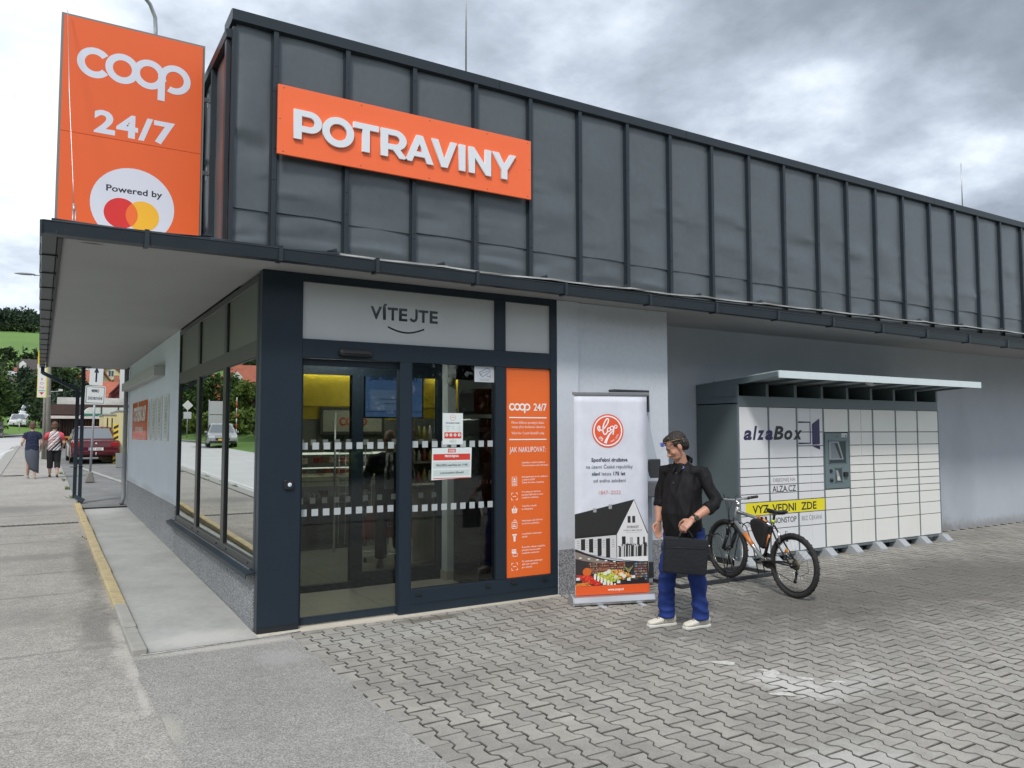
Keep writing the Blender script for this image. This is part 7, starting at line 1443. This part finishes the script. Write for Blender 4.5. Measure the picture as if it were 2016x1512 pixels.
def quads(name, v, m, parent=None, **t):
    me = bpy.data.meshes.new(name); n = len(v); me.vertices.add(n); me.vertices.foreach_set('co', v.astype(np.float32).reshape(-1)); q_ = n // 4
    me.loops.add(n); me.loops.foreach_set('vertex_index', np.arange(n, dtype=np.int32)); me.polygons.add(q_); me.polygons.foreach_set('loop_start', np.arange(0, n, 4, dtype=np.int32)); me.update(calc_edges=True); me.validate(); me.materials.append(m)
    return link(name, me, parent, **t)
def tree(lb, loc, h, r_, mi=0, n=2600, leaf=.28, conic=0, seed=0, trunk=.25, group=None, name='tree'):
    rg = np.random.default_rng(seed + 100); t = thing(name, lb, 'tree', loc, rg.uniform(0, 6.28), group); cz = h * .58; rz_ = h * .44
    quads('crown', crown_arrays(rg, 46, n, r_, r_, rz_, cz, leaf, conic), LM[mi], t)
    m = MB(); m.tube([(0, 0, -1), (.05, 0, h * .35), (0, .1, h * .8)], [trunk, trunk * .75, trunk * .2], 8)
    for k in range(5): a = k * 1.3; m.tube([(0, 0, h * (.3 + .08 * k)), (math.cos(a) * r_ * .6, math.sin(a) * r_ * .6, h * (.5 + .08 * k))], [trunk * .4, trunk * .1], 6)
    m.build('trunk', M_bark, t); return t
GT = 'trees along the far side of the street'
T_ = [
 ('big dark leafy tree at the street bend over the retaining wall', (-5.7, 74, 1.9), 5.4, 2.3, 1, 3600, .22, 0, 1),
 ('broad leafy tree at the left rim of the view above the retaining wall', (-8.6, 78, 1.9), 5.8, 3.0, 1, 3600, .24, 0, 2),
 ('dark conifer-like tree rising behind the white cars', (-3.3, 112, 2.6), 7.4, 2.0, 3, 3600, .26, .55, 3),
 ('dark tree directly behind the hanging ION sign', (-1.4, 98, 2.0), 6.2, 2.1, 0, 3600, .26, .3, 4),
 ('mid green tree between the house with the conservatory and the bend', (-5.6, 108, 2.4), 4.6, 2.2, 0, 3000, .26, 0, 5),
 ('wide dark tree behind the brown building beside the pole', (-.6, 64, 1.2), 5.6, 1.7, 0, 3600, .18, 0, 6),
 ('wide green tree behind the brown building beside the canopy post', (.45, 66, 1.2), 6.0, 1.6, 1, 3400, .18, 0, 7),
 ('dark low tree filling the gap over the brown building roof', (-.2, 56, 1.0), 4.2, 1.3, 3, 2600, .15, 0, 8),
 ('small round green tree below the yellow gabled house', (9.2, 140, 7.0), 3.6, 2.0, 1, 1600, .3, 0, 9),
 ('small bushy tree right below the orange rendered house', (11.6, 142, 7.2), 3.4, 1.6, 2, 1500, .3, 0, 10),
 ('slim tree between the arrow plate and the red tiled house', (3.0, 105, 3.2), 4.6, 1.2, 1, 1600, .25, 0, 11)]
for k, a in enumerate(T_): tree(a[0], a[1], a[2], a[3], a[4], a[5], a[6], a[7], a[8])
for k, (x, y, h, r_, mi, w_) in enumerate(((-14.5, 34, 2.4, 3.0, 1, 'broad yellow-green tree behind the marker pole'), (-15, 41, 2.6, 3.2, 2, 'bright green rounded tree behind the silver car'), (-14.6, 48, 2.9, 2.8, 1, 'leafy tree behind the direction boards'), (-13.2, 58, 3.4, 2.0, 2, 'pale green tree beside the diamond road sign'), (-12.6, 68, 4.6, 2.2, 1, 'tall tree past the diamond road sign'), (-11.6, 80, 6.0, 2.4, 0, 'dark tree at the far end of the opposite pavement'), (-13.8, 26, 4.0, 2.6, 2, 'low bright bushy tree opposite the shop window'), (-15.5, 16, 5.0, 3, 0, 'dark green tree opposite the shop corner'))):
    tree(w_ + ', mirrored in the side window', (x, y, Hb(x, y)), h, r_, mi, 4200, .20, 0, 30 + k, group=GT)
# trees behind the photographer, seen dimly in the entrance glass
for k, (x, y, h, r_, w_) in enumerate(((2, -26, 9, 4.2, 'dark tree mirrored above the shop interior in the left entrance glass'), (9, -28, 10, 4.6, 'tall dark tree mirrored in the fixed entrance glass'), (-6, -27, 8, 4, 'dark tree behind the pavement mirrored in the entrance front'), (17, -29, 10, 4.8, 'wide dark tree mirrored far in the entrance glass'), (26, -30, 9, 4.8, 'last dark tree of the row mirrored in the entrance glass'))):
    tree(w_, (x, y, 0), h, r_, 0, 5200, .30, 0, 60 + k, group='trees across the forecourt')
# hedge line and wooded hill
rg = np.random.default_rng(5); V = []
for k in range(52):
    x, y = rg.uniform(-34, 26), rg.uniform(44, 62); 
for k in range(420):
    x = rg.uniform(-150, 120); y = rg.uniform(398, 440); z = Hb(x, y)
    if y < 405 and x > -11 + rg.uniform(-2, 2) and x < 30: pass
    h = rg.uniform(7, 11); V.append(crown_arrays(rg, 10, 150, 3.6, 3.6, h * .42, h * .5, .9) + np.array([x, y, z]))
quads('hill_forest', np.concatenate(V), LM[3], None, kind='stuff')
V = []
for k in range(150): x = rg.uniform(-60, 60); y = 372 + rg.uniform(-3, 3) + x * .2; V.append(crown_arrays(rg, 6, 60, 2.2, 2.2, 1.8, 1.6, .7) + np.array([x, y, Hb(x, y)]))
for k in range(140): x = rg.uniform(-60, 60); y = 226 + rg.uniform(-6, 6); V.append(crown_arrays(rg, 6, 70, 2.0, 2.0, 1.8, 1.5, .6) + np.array([x, y, Hb(x, y)]))
for k in range(260): x = rg.uniform(-34, 34); y = rg.uniform(112, 205); V.append(crown_arrays(rg, 6, 80, 1.7, 1.7, 1.6, 1.0, .5) + np.array([x, y, Hb(x, y) - .3])) if not (abs(x - 9) < 4 and y < 152) else None
quads('hedgerow', np.concatenate(V), LM[0], None, kind='stuff')
V = []
for k in range(220):
    y = rg.uniform(14, 84); x = roadx(y) - 12.9 - rg.uniform(0, 1.2); V.append(crown_arrays(rg, 5, 90, .9, .9, .9, .8, .22) + np.array([x, y, Hb(x, y)]))
rg2 = np.random.default_rng(77); V2 = []
for k in range(130):
    x = -22 + k * .5; V2.append(crown_arrays(rg2, 6, 110, 1.3, 1.0, 1.3, 1.2, .3) + np.array([x, -21.5 + rg2.uniform(-.4, .4), 0]))
quads('added_hedge', np.concatenate(V2), LM[0], None, kind='stuff')  # unseen hedge added behind the camera to darken the entrance glass reflection
quads('roadside_undergrowth', np.concatenate(V), LM[2], None, kind='stuff')
# tufts of grass in the kerb joints
V = []
for (x, y, n, s_) in ((-2.86, 15, 50, .05), (-2.84, 16.2, 60, .06), (-2.85, 19, 40, .05), (-2.6, 17.6, 30, .05), (-.97, 13.5, 50, .04), (-.98, 16, 60, .05), (-.98, 19, 50, .05), (-.97, 6.6, 18, .02), (-.965, 3.8, 14, .015), (-.99, 22, 40, .05)):
    c = rg.normal(size=(n, 3)) * np.array([.03, .22, 0]) + np.array([x, y, H(0, y)]); a = rg.normal(size=(n, 3)) * .35 + np.array([0, 0, 1]); a *= s_ * rg.uniform(.6, 1.4, (n, 1)); b_ = rg.normal(size=(n, 3)) * .006; b_[:, 2] = 0
    V.append(np.stack([c - b_, c + b_, c + a + b_ * .2, c + a - b_ * .2], 1).reshape(-1, 3))
quads('grass_tufts', np.concatenate(V), mat('grass_blade', (.09, .14, .03), .8), None, kind='stuff')
# small litter and grit on the ground
V = []; n = 1500; c = np.stack([rg.uniform(-2.5, 9, n), rg.uniform(-5.5, .0, n), np.full(n, .006)], 1)
e_ = rg.normal(size=(700, 3)) * np.array([.05, 0, 0]) + np.stack([np.full(700, -.985), rg.uniform(-.3, 11, 700), np.zeros(700)], 1); e_[:, 2] = np.maximum(0, e_[:, 1]) * .0185 + .004; c = np.concatenate([c, e_])
a = rg.normal(size=(len(c), 3)) * .0028; b_ = rg.normal(size=(len(c), 3)) * .0028; a[:, 2] *= .5; b_[:, 2] *= .5; quads('grit', np.stack([c - a, c + b_, c + a, c - b_], 1).reshape(-1, 3), mat('grit_stone', (.40, .39, .36), .9, var=.6, vs=30), None, kind='stuff')
# haze in the valley
hz = bpy.data.materials.new('valley_haze'); hz.use_nodes = True; ht = hz.node_tree; ht.nodes.remove(ht.nodes['Principled BSDF']); pvn = ht.nodes.new('ShaderNodeVolumePrincipled'); pvn.inputs['Density'].default_value = .0006; pvn.inputs['Color'].default_value = (.8, .88, 1, 1); ht.links.new(pvn.outputs[0], ht.nodes['Material Output'].inputs['Volume'])
